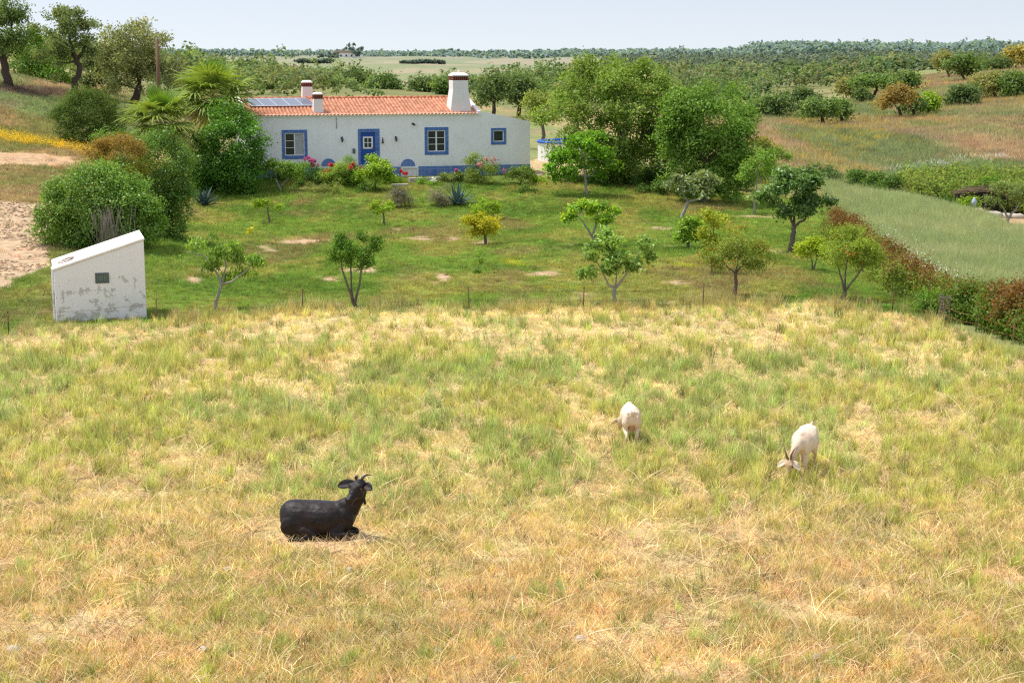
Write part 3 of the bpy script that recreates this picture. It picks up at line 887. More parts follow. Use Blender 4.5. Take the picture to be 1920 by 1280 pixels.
# blue and white garden wall at the left end
gp = np.array(ray_ground(372, 334)); 
b = MB(); L = H0 - gp[:2]; ang = math.atan2(L[1], L[0]); ln = float(np.hypot(*L)) + .2
b.box((ln / 2, 0, .55), (ln, .25, 1.9))
gw = b.build('garden_wall', M_WALL); gw.location = gp; gw.rotation_euler = (0, 0, ang)
tag(gw, 'low white wall with blue plinth behind the laurel at the left end of the farmhouse', 'garden wall')
MB().box((ln / 2, 0, .05), (ln + .02, .29, .8)).build('plinth', M_BT, gw)
# ------------------------------------------------------------------ foliage
def unit(v): return v / np.maximum(np.linalg.norm(v, axis=-1, keepdims=True), 1e-9)
def leaf_cloud(P, N, L, W, C, rng, droop=0.0, fold=.18, tips=None):
    """one small folded leaf per point: P centres, N facing, L/W sizes, C colours"""
    n = len(P)
    r = unit(rng.normal(size=(n, 3)))
    t = unit(np.cross(N, r))
    if droop:
        t = unit(t * (1 - droop) + np.array((0, 0, -1)) * droop)
        N = unit(np.cross(unit(rng.normal(size=(n, 3))), t))
    s = unit(np.cross(N, t))
    L = L[:, None]; W = W[:, None]
    a = P - t * L * .5; b = P + s * W * .5 + N * W * fold; c = P + t * L * .5 - N * L * .12; d = P - s * W * .5 + N * W * fold
    V = np.stack([a, b, c, d], 1).reshape(-1, 3)
    k = np.arange(n) * 4
    Fq = np.stack([k, k + 1, k + 2, k + 3], 1)
    CC = np.repeat(C, 4, 0)
    return V, Fq, CC
def crown_clumps(ells, n, rng, inner=.45, rough=.22, bottom=-.85):
    """leaf clumps gathered into boughs, so the outline is uneven and gaps show between them"""
    A = np.array(ells, float)
    vol = (A[:, 3] * A[:, 4] * A[:, 5]) ** .72; vol = vol / vol.sum()
    nb = int(np.clip(n / 11, len(A) * 3, 260))
    pk = rng.choice(len(A), nb, p=vol); pk[:len(A)] = np.arange(len(A))
    E_ = A[pk]
    d = unit(rng.normal(size=(nb, 3))); low = d[:, 2] < bottom; d[low, 2] *= -1
    seeds = rng.random(3) * 50
    bump_ = 1 + rough * 1.6 * (fbm(d[:, 0] * 2.1 + seeds[0] + E_[:, 0], d[:, 1] * 2.1 + d[:, 2] * 2.7 + seeds[1], 5, 3) - .5)
    r = inner * .85 + (.98 - inner * .85) * rng.random(nb) ** .45
    B = E_[:, :3] + d * E_[:, 3:6] * (r * bump_)[:, None]
    br = (.20 + .16 * rng.random(nb)) * np.minimum(E_[:, 3], E_[:, 5]) * (1.0 + .5 * (len(A) < 3))
    w_ = br ** 1.6; w_ = w_ / w_.sum()
    q = rng.choice(nb, n, p=w_)
    o = unit(rng.normal(size=(n, 3)))
    P = B[q] + o * (br[q] * (rng.random(n) ** .4))[:, None] * np.array((1.15, 1.15, .8))
    D = unit(d[q] * .6 + o * .7)
    return P, D, np.clip(r[q] + .12 * o[:, 2], 0, 1), q
def crown_mesh(name, ells, clumps=300, per=14, leaf=(.09, .045), clump_r=.14, cols=((.07, .13, .02), (.12, .2, .035)), tip=None, tip_amt=.0, droop=0.0,
               inner=.45, rough=.25, seed=0, top=None, top_h=.6, bottom=-.85, flowers=None, gap=0.0, upbias=.5):
    rng = np.random.default_rng(seed + 77)
    P, d, r, pk = crown_clumps(ells, clumps, rng, inner, rough, bottom)
    if gap:
        keep = fbm(P[:, 0] / gap + seed, P[:, 1] / gap + P[:, 2] / gap * 1.3, seed, 2) > .40
        P, d, r, pk = P[keep], d[keep], r[keep], pk[keep]
    m = len(P)
    Q = np.repeat(P, per, 0) + rng.normal(size=(m * per, 3)) * clump_r * np.array((1, 1, .75))
    N = unit(np.repeat(d, per, 0) * .45 + np.array((0, 0, upbias)) + rng.normal(size=(m * per, 3)) * .62)
    c0, c1 = np.array(cols[0]), np.array(cols[1])
    tt = np.clip(np.repeat(rng.random(m), per) * .75 + rng.random(m * per) * .35, 0, 1)[:, None]
    C = c0 * (1 - tt) + c1 * tt
    C *= (.8 + .4 * rng.random((m * per, 1)))
    C *= np.repeat((.78 + .44 * np.random.default_rng(seed + 3).random(400))[pk % 400], per)[:, None]
    if tip is not None:
        k = np.repeat((r > .8) & (rng.random(m) < tip_amt), per)
        C[k] = np.array(tip) * (.8 + .4 * rng.random((k.sum(), 1)))
    if top is not None:
        z0 = min(e[2] - e[5] for e in ells); z1 = max(e[2] + e[5] for e in ells)
        h = (Q[:, 2] - z0) / (z1 - z0) + (rng.random(m * per) - .5) * .18 + np.repeat(rng.random(m) - .5, per) * .2
        k = h > top_h
        C[k] = np.array(top) * (.65 + .6 * rng.random((k.sum(), 1)))
    ls = leaf[0] * (.65 + .6 * rng.random(m * per)); ws = leaf[1] * (.65 + .6 * rng.random(m * per))
    V, Fq, CC = leaf_cloud(Q, N, ls, ws, C, rng, droop)
    return np_mesh(name, V, Fq, CC), P
def px_ells(base, bpx, bpy, ells):
    """crown ellipses measured in photo pixels round a foot pixel -> metres in the tree's frame (x right, y away, z up)"""
    s = ppm(base)
    out = []
    for e in ells:
        cx, cy, rx, ry = e[:4]; dy = e[4] if len(e) > 4 else .85; off = e[5] if len(e) > 5 else 0
        out.append(((cx - bpx) / s, off, (bpy - cy) / s * 1.02, rx / s * 1.07, rx / s * dy * 1.07, ry / s * 1.06))
    return out, s
def limb(mb, p0, p1, r0, r1, rng, n=4, wob=.08, sag=0.0, seg=6):
    p0 = np.array(p0, float); p1 = np.array(p1, float)
    L = np.linalg.norm(p1 - p0)
    pts = []
    for i in range(n + 1):
        t = i / n
        q = p0 * (1 - t) + p1 * t
        if 0 < i < n: q = q + rng.normal(size=3) * wob * L * .5
        q[2] += -sag * L * 4 * t * (1 - t)
        pts.append(q)
    mb.tube(pts, [r0 + (r1 - r0) * (i / n) for i in range(n + 1)], seg)
    return pts
def tree(name, label, cat, foot, ells, stems=None, Y=None, base=None, trunk_r=.05, limbs=14, bark=None, leafmat=None, group=None, seed=1, limb_r=.4, rz=0.0, sink=.05, part='crown', **kw):
    """foot: photo pixel of the foot; ells, stems in photo pixels"""
    bpx, bpy = foot
    if base is None: base = ray_ground(bpx, bpy) if Y is None else stand(bpx, Y)
    if Y is not None:
        q, bpy2 = project(base); bpx, bpy = float(q), float(bpy2)
    E_, s = px_ells(base, bpx, bpy, ells)
    root = empty(name, base, rz, label, cat, group)
    me, P = crown_mesh(part, E_, seed=seed, **kw)
    link(part, me, leafmat or M_LEAF, root)
    rng = np.random.default_rng(seed + 5)
    mb = MB(); tips = []
    if stems:
        for stt in stems:
            pts = [((x - bpx) / s, dy, (bpy - y) / s) for x, y, dy in stt[0]]
            r0 = stt[1]; n = len(pts)
            fine = []
            for i in range(n - 1):
                for k in range(3):
                    t = k / 3
                    fine.append(tuple(pts[i][j] * (1 - t) + pts[i + 1][j] * t + (rng.normal() * r0 * .22 if (i or k) else 0) for j in range(3)))
            fine.append(pts[-1])
            if fine[0][2] < .15: fine[0] = (fine[0][0], fine[0][1], -sink - .1)
            m = len(fine); r1 = stt[2] if len(stt) > 2 else r0 * .5
            mb.tube(fine, [(r0 + (r1 - r0) * i / (m - 1)) * (1.35 if (i == 0 and fine[0][2] < 0) else 1) for i in range(m)], 8)
            tips += [(np.array(f), r0 + (r1 - r0) * i / (m - 1)) for i, f in enumerate(fine) if i > m * .4]
    else:
        zt = min(e[2] - e[5] * .3 for e in E_)
        cx = np.mean([e[0] for e in E_]); cy = np.mean([e[1] for e in E_])
        pts = limb(mb, (0, 0, -sink - .1), (cx * .7, cy * .7, max(zt, .2)), trunk_r * 1.2, trunk_r * .75, rng, 4, .05, seg=8)
        tips += [(np.array(p), trunk_r * .7) for p in pts[-2:]]
    if len(P) and limbs:
        sel = P[rng.choice(len(P), min(limbs, len(P)), replace=False)]
        for q in sel:
            dd = [np.linalg.norm(q - t[0]) + max(0, t[0][2] - q[2]) for t in tips]
            i = int(np.argmin(dd)); b0, r_ = tips[i]
            pts = limb(mb, b0, q, r_ * limb_r * 1.3, r_ * .12, rng, 4, .16, -.03, 5)
            tips.append((np.array(pts[2]), r_ * limb_r * .8))
    mb.build('trunk', bark or M_BARK, root, fixn=False)
    return root
G1 = ((.055, .115, .014), (.11, .19, .028))       # mid green
G2 = ((.035, .075, .014), (.075, .13, .025))      # dark green
GB = ((.085, .155, .013), (.18, .25, .025))          # bright yellow green
GO = ((.10, .12, .035), (.19, .20, .075))         # olive grey
GL = ((.075, .16, .02), (.15, .25, .035))         # fresh green
def dup(root, loc, rz=0.0, sc=1.0, label=None, group=None):
    r = root.copy(); COL.objects.link(r)
    r.location = tuple(float(v) for v in loc); r.rotation_euler = (0, 0, rz); r.scale = (sc,) * 3 if not hasattr(sc, '__len__') else sc
    if label: r['label'] = label
    if group: r['group'] = group
    for ch in root.children:
        c = ch.copy(); COL.objects.link(c); c.parent = r
        for g in ch.children:
            d = g.copy(); COL.objects.link(d); d.parent = c
    return r
# ------------------------------------------------------------------ fruit trees and shrubs of the garden
FR = 'fruit trees in the garden'
tree('peach_tree', 'sparse young peach tree with drooping leaves on a leaning trunk beside the white shed', 'fruit tree', (401, 580),
     [(370, 462, 34, 22), (400, 450, 22, 16), (425, 490, 42, 34), (470, 490, 32, 34), (345, 480, 18, 12), (488, 465, 12, 12), (455, 520, 42, 12), (390, 508, 18, 12)],
     stems=[([(401, 580, 0), (408, 556, 0), (417, 534, 0)], .055, .045), ([(417, 534, 0), (408, 512, .1), (385, 480, .2), (352, 472, .1)], .035, .01), ([(417, 534, 0), (440, 525, -.2), (470, 502, -.3), (492, 470, -.1)], .035, .01), ([(417, 534, 0), (425, 500, .2), (415, 460, .3)], .03, .01)],
     clumps=230, per=9, leaf=(.17, .055), clump_r=.085, cols=((.075, .145, .02), (.16, .235, .04)), droop=.55, bark=M_BARKW, leafmat=M_LEAFG, group=FR, seed=1, inner=.2, limbs=24)
tree('round_fruit_tree', 'dense fine leaved fruit tree with two round lobes on three bare V shaped stems', 'fruit tree', (664, 577),
     [(643, 465, 27, 33), (690, 463, 27, 32), (665, 480, 30, 20), (640, 495, 16, 14), (688, 492, 18, 16)],
     stems=[([(664, 577, 0), (659, 553, 0), (646, 515, 0), (640, 480, 0)], .045, .02), ([(664, 577, 0), (660, 545, .1), (658, 505, .15), (663, 470, .2)], .035, .02), ([(664, 577, 0), (672, 545, -.1), (680, 505, -.1), (690, 465, 0)], .045, .02)],
     clumps=420, per=14, leaf=(.075, .04), clump_r=.085, cols=((.045, .10, .014), (.09, .165, .025)), group=FR, seed=2, inner=.25, limbs=18)
tree('orange_tree', 'small round tree with yellow leaves glowing at the middle of the garden', 'fruit tree', (912, 460),
     [(908, 424, 33, 24), (892, 430, 18, 18), (926, 432, 16, 18)], trunk_r=.075, clumps=330, per=12, leaf=(.11, .06), clump_r=.09, cols=((.16, .18, .012), (.31, .29, .02)), group=FR, seed=3, inner=.3)
tree('orange_tree', 'low green tree hidden partly behind the yellow leaved tree', 'fruit tree', (912, 412),
     [(910, 392, 29, 15)], trunk_r=.07, clumps=200, per=12, leaf=(.12, .065), clump_r=.1, cols=GB, group=FR, seed=4)
tree('sapling', 'thin knee high sapling with a few leaves below the yellow leaved tree', 'sapling', (897, 514),
     [(906, 480, 11, 6), (898, 494, 7, 12), (895, 508, 5, 5)], stems=[([(897, 514, 0), (898, 495, 0), (907, 478, 0)], .012, .005)], clumps=30, per=7, leaf=(.12, .05), clump_r=.06, cols=G1, seed=5, limbs=4)
tree('young_citrus', 'little bright green citrus tree on a bare brown stem left of the two grey bushes', 'fruit tree', (722, 426),
     [(716, 392, 25, 11), (732, 390, 13, 11), (705, 398, 12, 8)], trunk_r=.05, clumps=110, per=11, leaf=(.12, .065), clump_r=.09, cols=GB, group=FR, seed=6, bottom=-.5)
tree('young_citrus', 'little lime green citrus tree below the orange tree with the pale trunk', 'fruit tree', (505, 420),
     [(503, 386, 23, 9), (490, 384, 12, 7), (514, 388, 13, 9)], trunk_r=.045, clumps=90, per=11, leaf=(.12, .065), clump_r=.09, cols=GB, group=FR, seed=7, bottom=-.5)
tree('sapling', 'tiny yellowing sapling in the grass left of the garden', 'sapling', (474, 444), [(476, 428, 9, 6), (471, 436, 5, 6)], trunk_r=.01, clumps=22, per=7, leaf=(.10, .05), clump_r=.06, cols=((.25, .26, .02), (.36, .34, .04)), seed=8, limbs=3)
tree('pear_tree', 'pear tree with whitish V shaped limbs and large curling leaves at the fence', 'fruit tree', (1152, 571),
     [(1105, 470, 24, 34), (1140, 455, 30, 22), (1165, 490, 34, 26), (1195, 475, 26, 22), (1125, 500, 30, 22), (1205, 462, 13, 16), (1098, 512, 14, 14)],
     stems=[([(1152, 571, 0), (1153, 540, 0)], .06, .05), ([(1153, 540, 0), (1140, 533, 0), (1128, 505, 0), (1105, 475, 0)], .04, .012), ([(1153, 540, 0), (1168, 520, -.1), (1180, 500, -.1), (1200, 465, 0)], .04, .012), ([(1153, 540, 0), (1157, 515, .15), (1150, 470, .2)], .03, .012)],
     clumps=260, per=9, leaf=(.17, .085), clump_r=.10, cols=((.08, .15, .025), (.17, .25, .055)), droop=.3, bark=M_BARKW, leafmat=M_LEAFG, group=FR, seed=9, inner=.25, limbs=26)
tree('fig_tree', 'fresh green fig tree with bare grey forks behind the pear tree', 'fruit tree', (1112, 462),
     [(1085, 398, 26, 16), (1125, 392, 28, 14), (1150, 402, 16, 10), (1080, 415, 24, 14), (1135, 420, 28, 14), (1105, 385, 20, 10)],
     stems=[([(1112, 462, 0), (1112, 445, 0)], .09, .07), ([(1112, 445, 0), (1098, 425, 0), (1082, 402, 0)], .055, .02), ([(1112, 445, 0), (1118, 415, .2), (1122, 393, .3)], .055, .02), ([(1112, 445, 0), (1132, 425, -.2), (1152, 400, 0)], .055, .02)],
     clumps=210, per=10, leaf=(.15, .11), clump_r=.11, cols=GL, tip=(.26, .34, .03), tip_amt=.4, bark=M_BARKW, group=FR, seed=10, inner=.5, limbs=22, bottom=-.3)
tree('pomegranate_tree', 'thin pomegranate tree with orange flecks third from the right along the fence', 'fruit tree', (1378, 557),
     [(1385, 455, 44, 30), (1350, 480, 32, 26), (1418, 480, 26, 24), (1380, 490, 48, 24), (1405, 505, 22, 16), (1428, 455, 16, 14)],
     stems=[([(1378, 557, 0), (1379, 525, 0), (1378, 510, 0)], .06, .05), ([(1378, 512, 0), (1358, 495, 0), (1345, 470, 0)], .03, .01), ([(1378, 512, 0), (1395, 490, .1), (1425, 465, .1)], .03, .01), ([(1378, 512, 0), (1382, 480, -.2), (1385, 445, -.2)], .03, .01)],
     clumps=620, per=12, leaf=(.085, .036), clump_r=.11, cols=((.085, .125, .02), (.18, .215, .045)), tip=(.38, .10, .02), tip_amt=.04, group=FR, seed=11, inner=.3, limbs=34)
tree('young_lemon_tree', 'upright sapling with bright yellow green leaves behind the pomegranate tree', 'fruit tree', (1334, 515),
     [(1337, 412, 22, 22), (1325, 440, 20, 22), (1345, 430, 20, 20), (1330, 465, 18, 22)], stems=[([(1334, 515, 0), (1334, 470, 0), (1338, 410, 0)], .035, .01)],
     clumps=190, per=10, leaf=(.10, .055), clump_r=.10, cols=((.10, .14, .014), (.22, .235, .025)), group=FR, seed=12, inner=.3)
tree('orange_tree', 'compact green orange tree on a short trunk left of the yellow green sapling', 'fruit tree', (1291, 467),
     [(1290, 434, 25, 22), (1278, 438, 14, 18), (1304, 432, 14, 18)], trunk_r=.07, clumps=260, per=12, leaf=(.12, .065), clump_r=.09, cols=((.07, .15, .012), (.18, .27, .02)), leafmat=M_LEAFG, group=FR, seed=13)
tree('loquat_tree', 'grey green loquat tree with long leaves on a leaning trunk below the big trees', 'fruit tree', (1276, 413),
     [(1300, 345, 44, 19), (1268, 348, 26, 14), (1332, 350, 26, 16), (1300, 362, 44, 13)],
     stems=[([(1276, 413, 0), (1285, 390, 0), (1290, 378, 0)], .085, .07), ([(1290, 378, 0), (1278, 362, 0), (1265, 350, 0)], .05, .02), ([(1290, 378, 0), (1312, 372, -.2), (1335, 355, 0)], .06, .02)],
     clumps=220, per=11, leaf=(.27, .085), clump_r=.14, cols=((.085, .12, .045), (.18, .22, .10)), bark=M_BARKW, leafmat=M_LEAFG, group=FR, seed=14, bottom=-.4, inner=.5)
tree('avocado_tree', 'broad dark leaved tree with a forked trunk at the top of the reddish hedge', 'fruit tree', (1482, 474),
     [(1490, 350, 50, 26), (1455, 375, 32, 34), (1525, 372, 30, 30), (1488, 395, 52, 24), (1500, 335, 30, 14)],
     stems=[([(1482, 474, 0), (1486, 440, 0), (1487, 425, 0)], .11, .09), ([(1487, 425, 0), (1478, 400, .1), (1462, 375, .1)], .06, .02), ([(1487, 425, 0), (1505, 412, -.1), (1525, 385, 0)], .06, .02), ([(1487, 425, 0), (1490, 390, .3), (1492, 355, .3)], .06, .02)],
     clumps=420, per=12, leaf=(.20, .09), clump_r=.14, cols=((.04, .085, .018), (.10, .165, .045)), leafmat=M_LEAFG, group=FR, seed=15, inner=.5, bottom=-.55, limbs=24)
tree('pomegranate_tree', 'wide pomegranate tree on a V shaped trunk with orange flowers beside the hedge', 'fruit tree', (1581, 563),
     [(1590, 455, 42, 24), (1560, 470, 26, 24), (1620, 472, 26, 24), (1590, 485, 46, 18), (1635, 490, 14, 14)],
     stems=[([(1581, 563, 0), (1583, 545, 0)], .07, .06), ([(1583, 545, 0), (1574, 515, 0), (1562, 480, 0)], .04, .012), ([(1583, 545, 0), (1600, 520, -.1), (1622, 485, -.1)], .04, .012), ([(1583, 545, 0), (1586, 510, .2), (1590, 470, .2)], .035, .012)],
     clumps=620, per=12, leaf=(.085, .036), clump_r=.11, cols=((.095, .145, .02), (.20, .25, .04)), tip=(.42, .09, .015), tip_amt=.05, group=FR, seed=16, inner=.35, limbs=30)
tree('young_lemon_tree', 'small lime yellow tree on crooked stems left of the wide pomegranate', 'fruit tree', (1524, 508),
     [(1518, 464, 20, 19), (1530, 470, 16, 16)], stems=[([(1524, 508, 0), (1522, 490, 0), (1515, 470, 0)], .03, .012), ([(1524, 508, 0), (1530, 490, 0), (1532, 470, 0)], .03, .012)],
     clumps=150, per=11, leaf=(.11, .065), clump_r=.1, cols=((.13, .20, .014), (.25, .30, .025)), group=FR, seed=17, inner=.3)
tree('slender_tree', 'slender tree with a straight pale trunk between the big tree and the dark forked tree', 'fruit tree', (1414, 402),
     [(1420, 318, 28, 30), (1445, 330, 20, 22), (1402, 330, 16, 20), (1432, 300, 20, 18)], stems=[([(1414, 402, 0), (1415, 365, 0), (1420, 320, 0)], .06, .025)],
     clumps=230, per=12, leaf=(.14, .075), clump_r=.15, cols=((.07, .135, .02), (.14, .215, .04)), bark=M_BARKW, group=FR, seed=18, bottom=-.4)
BG = 'big trees right of the farmhouse'
tree('almond_tree', 'largest spreading olive green tree right of the farmhouse', 'tree', (1160, 343),
     [(1140, 190, 95, 68), (1200, 205, 70, 70), (1075, 230, 55, 60), (1150, 260, 90, 55), (1225, 260, 45, 60), (1110, 165, 55, 40), (1180, 150, 50, 32), (1190, 305, 60, 34), (1110, 300, 40, 30), (1160, 150, 60, 36), (1250, 235, 45, 66), (1060, 265, 42, 40), (1165, 300, 78, 42), (1262, 200, 36, 40)],
     stems=[([(1165, 347, 0), (1168, 325, 0), (1170, 300, 0)], .34, .28), ([(1170, 305, 0), (1140, 270, 0), (1090, 225, -.5)], .2, .06), ([(1170, 305, 0), (1195, 275, .3), (1215, 215, .5)], .2, .06), ([(1170, 305, 0), (1160, 240, .6), (1140, 180, .6)], .2, .06), ([(1170, 305, 0), (1165, 250, -1), (1175, 200, -1)], .17, .06)],
     clumps=2300, per=15, leaf=(.20, .11), clump_r=.24, cols=((.075, .13, .022), (.155, .215, .042)), tip=(.20, .21, .08), tip_amt=.06, bark=M_BARK, group=BG, seed=19, inner=.55, rough=.3, limbs=40)
tree('carob_tree', 'dense dark green round tree at the right edge of the big tree pair', 'tree', (1322, 380),
     [(1325, 228, 72, 66), (1280, 220, 38, 50), (1375, 262, 40, 62), (1325, 305, 68, 56), (1285, 295, 42, 60), (1262, 245, 34, 62), (1365, 335, 44, 44), (1300, 345, 50, 34)],
     stems=[([(1320, 378, 0), (1318, 345, 0), (1322, 300, 0)], .26, .2), ([(1322, 310, 0), (1300, 270, 0), (1285, 230, 0)], .14, .05), ([(1322, 310, 0), (1350, 275, 0), (1375, 250, 0)], .14, .05)],
     clumps=2000, per=15, leaf=(.18, .105), clump_r=.22, cols=((.055, .115, .02), (.125, .20, .036)), group=BG, seed=20, inner=.6, rough=.28, limbs=26, bottom=-1)
tree('olive_green_tree', 'smaller pale olive tree just past the right end of the farmhouse', 'tree', (1018, 262),
     [(1010, 215, 34, 36), (1040, 200, 30, 28), (1000, 190, 22, 18)], Y=116, trunk_r=.14, clumps=260, per=12, leaf=(.2, .1), clump_r=.22, cols=((.10, .135, .03), (.19, .22, .06)), group=BG, seed=21, bottom=-.5)
tree('fig_tree', 'bright leafy fig tree in front of the big trees with a pale straight trunk', 'fruit tree', (1100, 368),
     [(1090, 295, 48, 36), (1060, 315, 32, 30), (1125, 320, 28, 30), (1090, 265, 20, 16), (1130, 275, 16, 24), (1048, 330, 18, 16)],
     stems=[([(1100, 368, 0), (1098, 340, 0), (1095, 310, 0)], .09, .05)], clumps=420, per=10, leaf=(.22, .15), clump_r=.17, cols=((.06, .14, .012), (.135, .25, .022)), bark=M_BARKW, group=FR, seed=22, inner=.5, bottom=-.7)
SB = 'shrubs on the terrace bank'
def shrub(name, label, foot, ells, Y=None, cat='shrub', **kw):
    kw.setdefault('trunk_r', .03); kw.setdefault('limbs', 8); kw.setdefault('part', 'foliage')
    return tree(name, label, cat, foot, ells, Y=Y, **kw)
shrub('thicket_shrub', 'dark bushy undergrowth at the foot of the big trees', (1230, 350), [(1205, 338, 50, 18), (1250, 345, 44, 22), (1170, 335, 34, 14)], Y=93, clumps=420, per=12, leaf=(.15, .08), clump_r=.16, cols=G2, seed=23)
shrub('thicket_shrub', 'shaded dark shrub under the bright fig tree at the top of the bank', (1105, 372), [(1110, 345, 46, 24), (1075, 342, 24, 16)], Y=93, clumps=220, per=12, leaf=(.15, .08), clump_r=.16, cols=G2, seed=26)
shrub('thicket_shrub', 'shaded thicket filling the space under the largest spreading tree', (1160, 345), [(1150, 328, 56, 18), (1200, 330, 40, 18)], Y=96, clumps=360, per=12, leaf=(.15, .08), clump_r=.16, cols=G2, seed=28)
shrub('thicket_shrub', 'tall dark bush closing the gap between the two big trees', (1238, 330), [(1240, 295, 36, 40), (1225, 322, 40, 26)], Y=98, clumps=360, per=12, leaf=(.16, .09), clump_r=.17, cols=G2, seed=29)
shrub('thicket_shrub', 'low dark shrub behind the loquat tree', (1280, 382), [(1270, 358, 44, 22), (1320, 366, 40, 18), (1230, 355, 34, 16)], Y=90, clumps=420, per=12, leaf=(.15, .08), clump_r=.16, cols=G2, seed=27)
shrub('bushy_shrub', 'rounded green bush with reddish shoots behind the slender tree', (1430, 345), [(1430, 300, 36, 34), (1455, 300, 22, 24), (1415, 280, 18, 22)], Y=101, clumps=320, per=12, leaf=(.15, .08), clump_r=.17, cols=G1, top=(.15, .14, .03), top_h=.8, seed=24)
shrub('dark_shrub', 'dense dark shrub standing at the shaded right foot of the carob tree', (1365, 380), [(1365, 350, 40, 30), (1390, 330, 26, 34)], Y=96, clumps=280, per=12, leaf=(.14, .08), clump_r=.15, cols=G2, seed=25)

# ------------------------------------------------------------------ left: thicket, laurel, juniper
LS = 'large shrubs at the left'
shrub('laurel_shrub', 'huge rounded green shrub directly behind the white shed', (190, 478), [(185, 385, 85, 68), (120, 410, 48, 55), (240, 410, 60, 55), (180, 440, 80, 38), (110, 445, 30, 30)], Y=57, clumps=3300, per=15, leaf=(.11, .06), clump_r=.12, cols=((.06, .125, .016), (.135, .215, .04)), leafmat=M_LEAFG, group=LS, seed=30, inner=.65, bottom=-1, rough=.42, limbs=14)
shrub('laurel_shrub', 'tall dark green shrub between the white shed and the laurel by the farmhouse', (300, 470), [(290, 330, 66, 82), (320, 390, 40, 72), (270, 400, 60, 70), (240, 280, 50, 42), (310, 430, 36, 45)], Y=62, clumps=2800, per=14, leaf=(.11, .06), clump_r=.13, cols=((.045, .095, .013), (.10, .17, .03)), leafmat=M_LEAFG, group=LS, seed=31, inner=.65, bottom=-1, rough=.4)
shrub('red_tipped_shrub', 'shrub with rust brown young shoots rising out of the green thicket', (225, 400), [(225, 292, 58, 30), (190, 290, 32, 24), (258, 305, 34, 30)], Y=58.5, clumps=420, per=13, leaf=(.10, .045), clump_r=.12, cols=((.09, .115, .02), (.17, .16, .03)), top=(.17, .115, .03), top_h=.5, group=LS, seed=32, inner=.5)
shrub('laurel_tree', 'glossy bright green laurel covering the left corner of the farmhouse', (425, 382), [(425, 280, 62, 68), (400, 320, 45, 55), (455, 320, 40, 52), (425, 345, 55, 36), (430, 230, 34, 32)], Y=88, cat='tree', clumps=1800, per=14, leaf=(.15, .09), clump_r=.17, cols=((.035, .10, .011), (.09, .19, .02)), leafmat=M_LEAFG, group=LS, seed=33, inner=.65, bottom=-1, rough=.4)
shrub('juniper', 'dark clipped looking round juniper on the left slope', (168, 284), [(168, 228, 55, 56), (168, 215, 45, 46), (160, 250, 46, 32)], Y=92, clumps=1500, per=15, leaf=(.13, .05), clump_r=.13, cols=((.035, .065, .014), (.075, .115, .022)), group=LS, seed=34, inner=.7, bottom=-1, rough=.14)
shrub('juniper', 'small dark shrub half hidden at the right of the round juniper', (220, 262), [(218, 215, 24, 30), (225, 235, 22, 24)], Y=97, clumps=260, per=12, leaf=(.15, .06), clump_r=.14, cols=((.045, .065, .03), (.08, .10, .04)), group=LS, seed=35, inner=.6, bottom=-1)
# dead brush behind the shed
db = stand(207, 51); s_ = ppm(db); rng = np.random.default_rng(3); mb = MB()
for i in range(70):
    a = rng.random() * 6.28; q = np.array((math.cos(a) * rng.random() * 1.0 - .1, math.sin(a) * .3, 1.9 + rng.random() * .45))
    limb(mb, (q[0] * .35, q[1] * .3, 0), q, .012, .003, rng, 3, .2, 0, 4)
o = mb.build('dead_brush', simple('dead grey twigs', (.25, .2, .17), .95, .4, 20, 0)); o.location = db
tag(o, 'leafless heap of grey brushwood sticking up behind the white shed', 'brushwood')

# ------------------------------------------------------------------ flower bank along the terrace
tree('orange_tree', 'orange tree with a thin pale trunk left of the pink roses', 'fruit tree', (524, 381), [(525, 318, 26, 16), (505, 312, 14, 12), (548, 322, 16, 16)], stems=[([(524, 381, 0), (526, 355, 0), (518, 335, 0)], .06, .04), ([(526, 350, 0), (538, 338, 0), (548, 325, 0)], .035, .015)], Y=88.5, clumps=190, per=12, leaf=(.15, .08), clump_r=.13, cols=((.06, .125, .014), (.14, .22, .02)), bark=M_BARKW, leafmat=M_LEAFG, group=FR, seed=40)
def flowers(root, ells, n, col, size, base, foot, seed, name='flowers'):
    """small open blooms sitting on the outside of a shrub: one part"""
    q = project(base); E_, s = px_ells(base, float(q[0]), float(q[1]), ells)
    rng = np.random.default_rng(seed)
    P, d, r, pk = crown_clumps(E_, n, rng, .92, .2, -.2)
    for p_, n_ in zip(P, d):
        m_ = 7; Q = p_ + rng.normal(size=(m_, 3)) * size * .3
        C = np.array(col) * (.75 + .5 * rng.random((m_, 1)))
        V, Fq, CC = leaf_cloud(Q, unit(n_ + np.array((0, -.3, .3)) + rng.normal(size=(m_, 3)) * .5), np.full(m_, size), np.full(m_, size * .9), C, rng, 0, .1)
        link('flower', np_mesh('flower', V, Fq, CC), M_PETAL, root)
def flower_shrub(name, label, foot, ells, Y, fl, seed, cols=G1, cat='shrub', leaf=(.11, .055), clumps=200, cr=.12, **kw):
    r = shrub(name, label, foot, ells, Y=Y, cat=cat, clumps=clumps, per=12, leaf=leaf, clump_r=cr, cols=cols, seed=seed, group=SB, **kw)
    for k, (fe, n, c, sz) in enumerate(fl): flowers(r, fe, n, c, sz, np.array(r.location), foot, seed + k)
    return r
PINK = (.52, .10, .28); RED = (.55, .035, .03); CORAL = (.62, .10, .07)
flower_shrub('rose_bush', 'rose bush with bright pink blooms beside the left window', (572, 350), [(575, 328, 22, 22), (555, 335, 16, 16)], 91, [([(578, 306, 14, 10), (590, 312, 10, 6)], 26, PINK, .12)], 41)
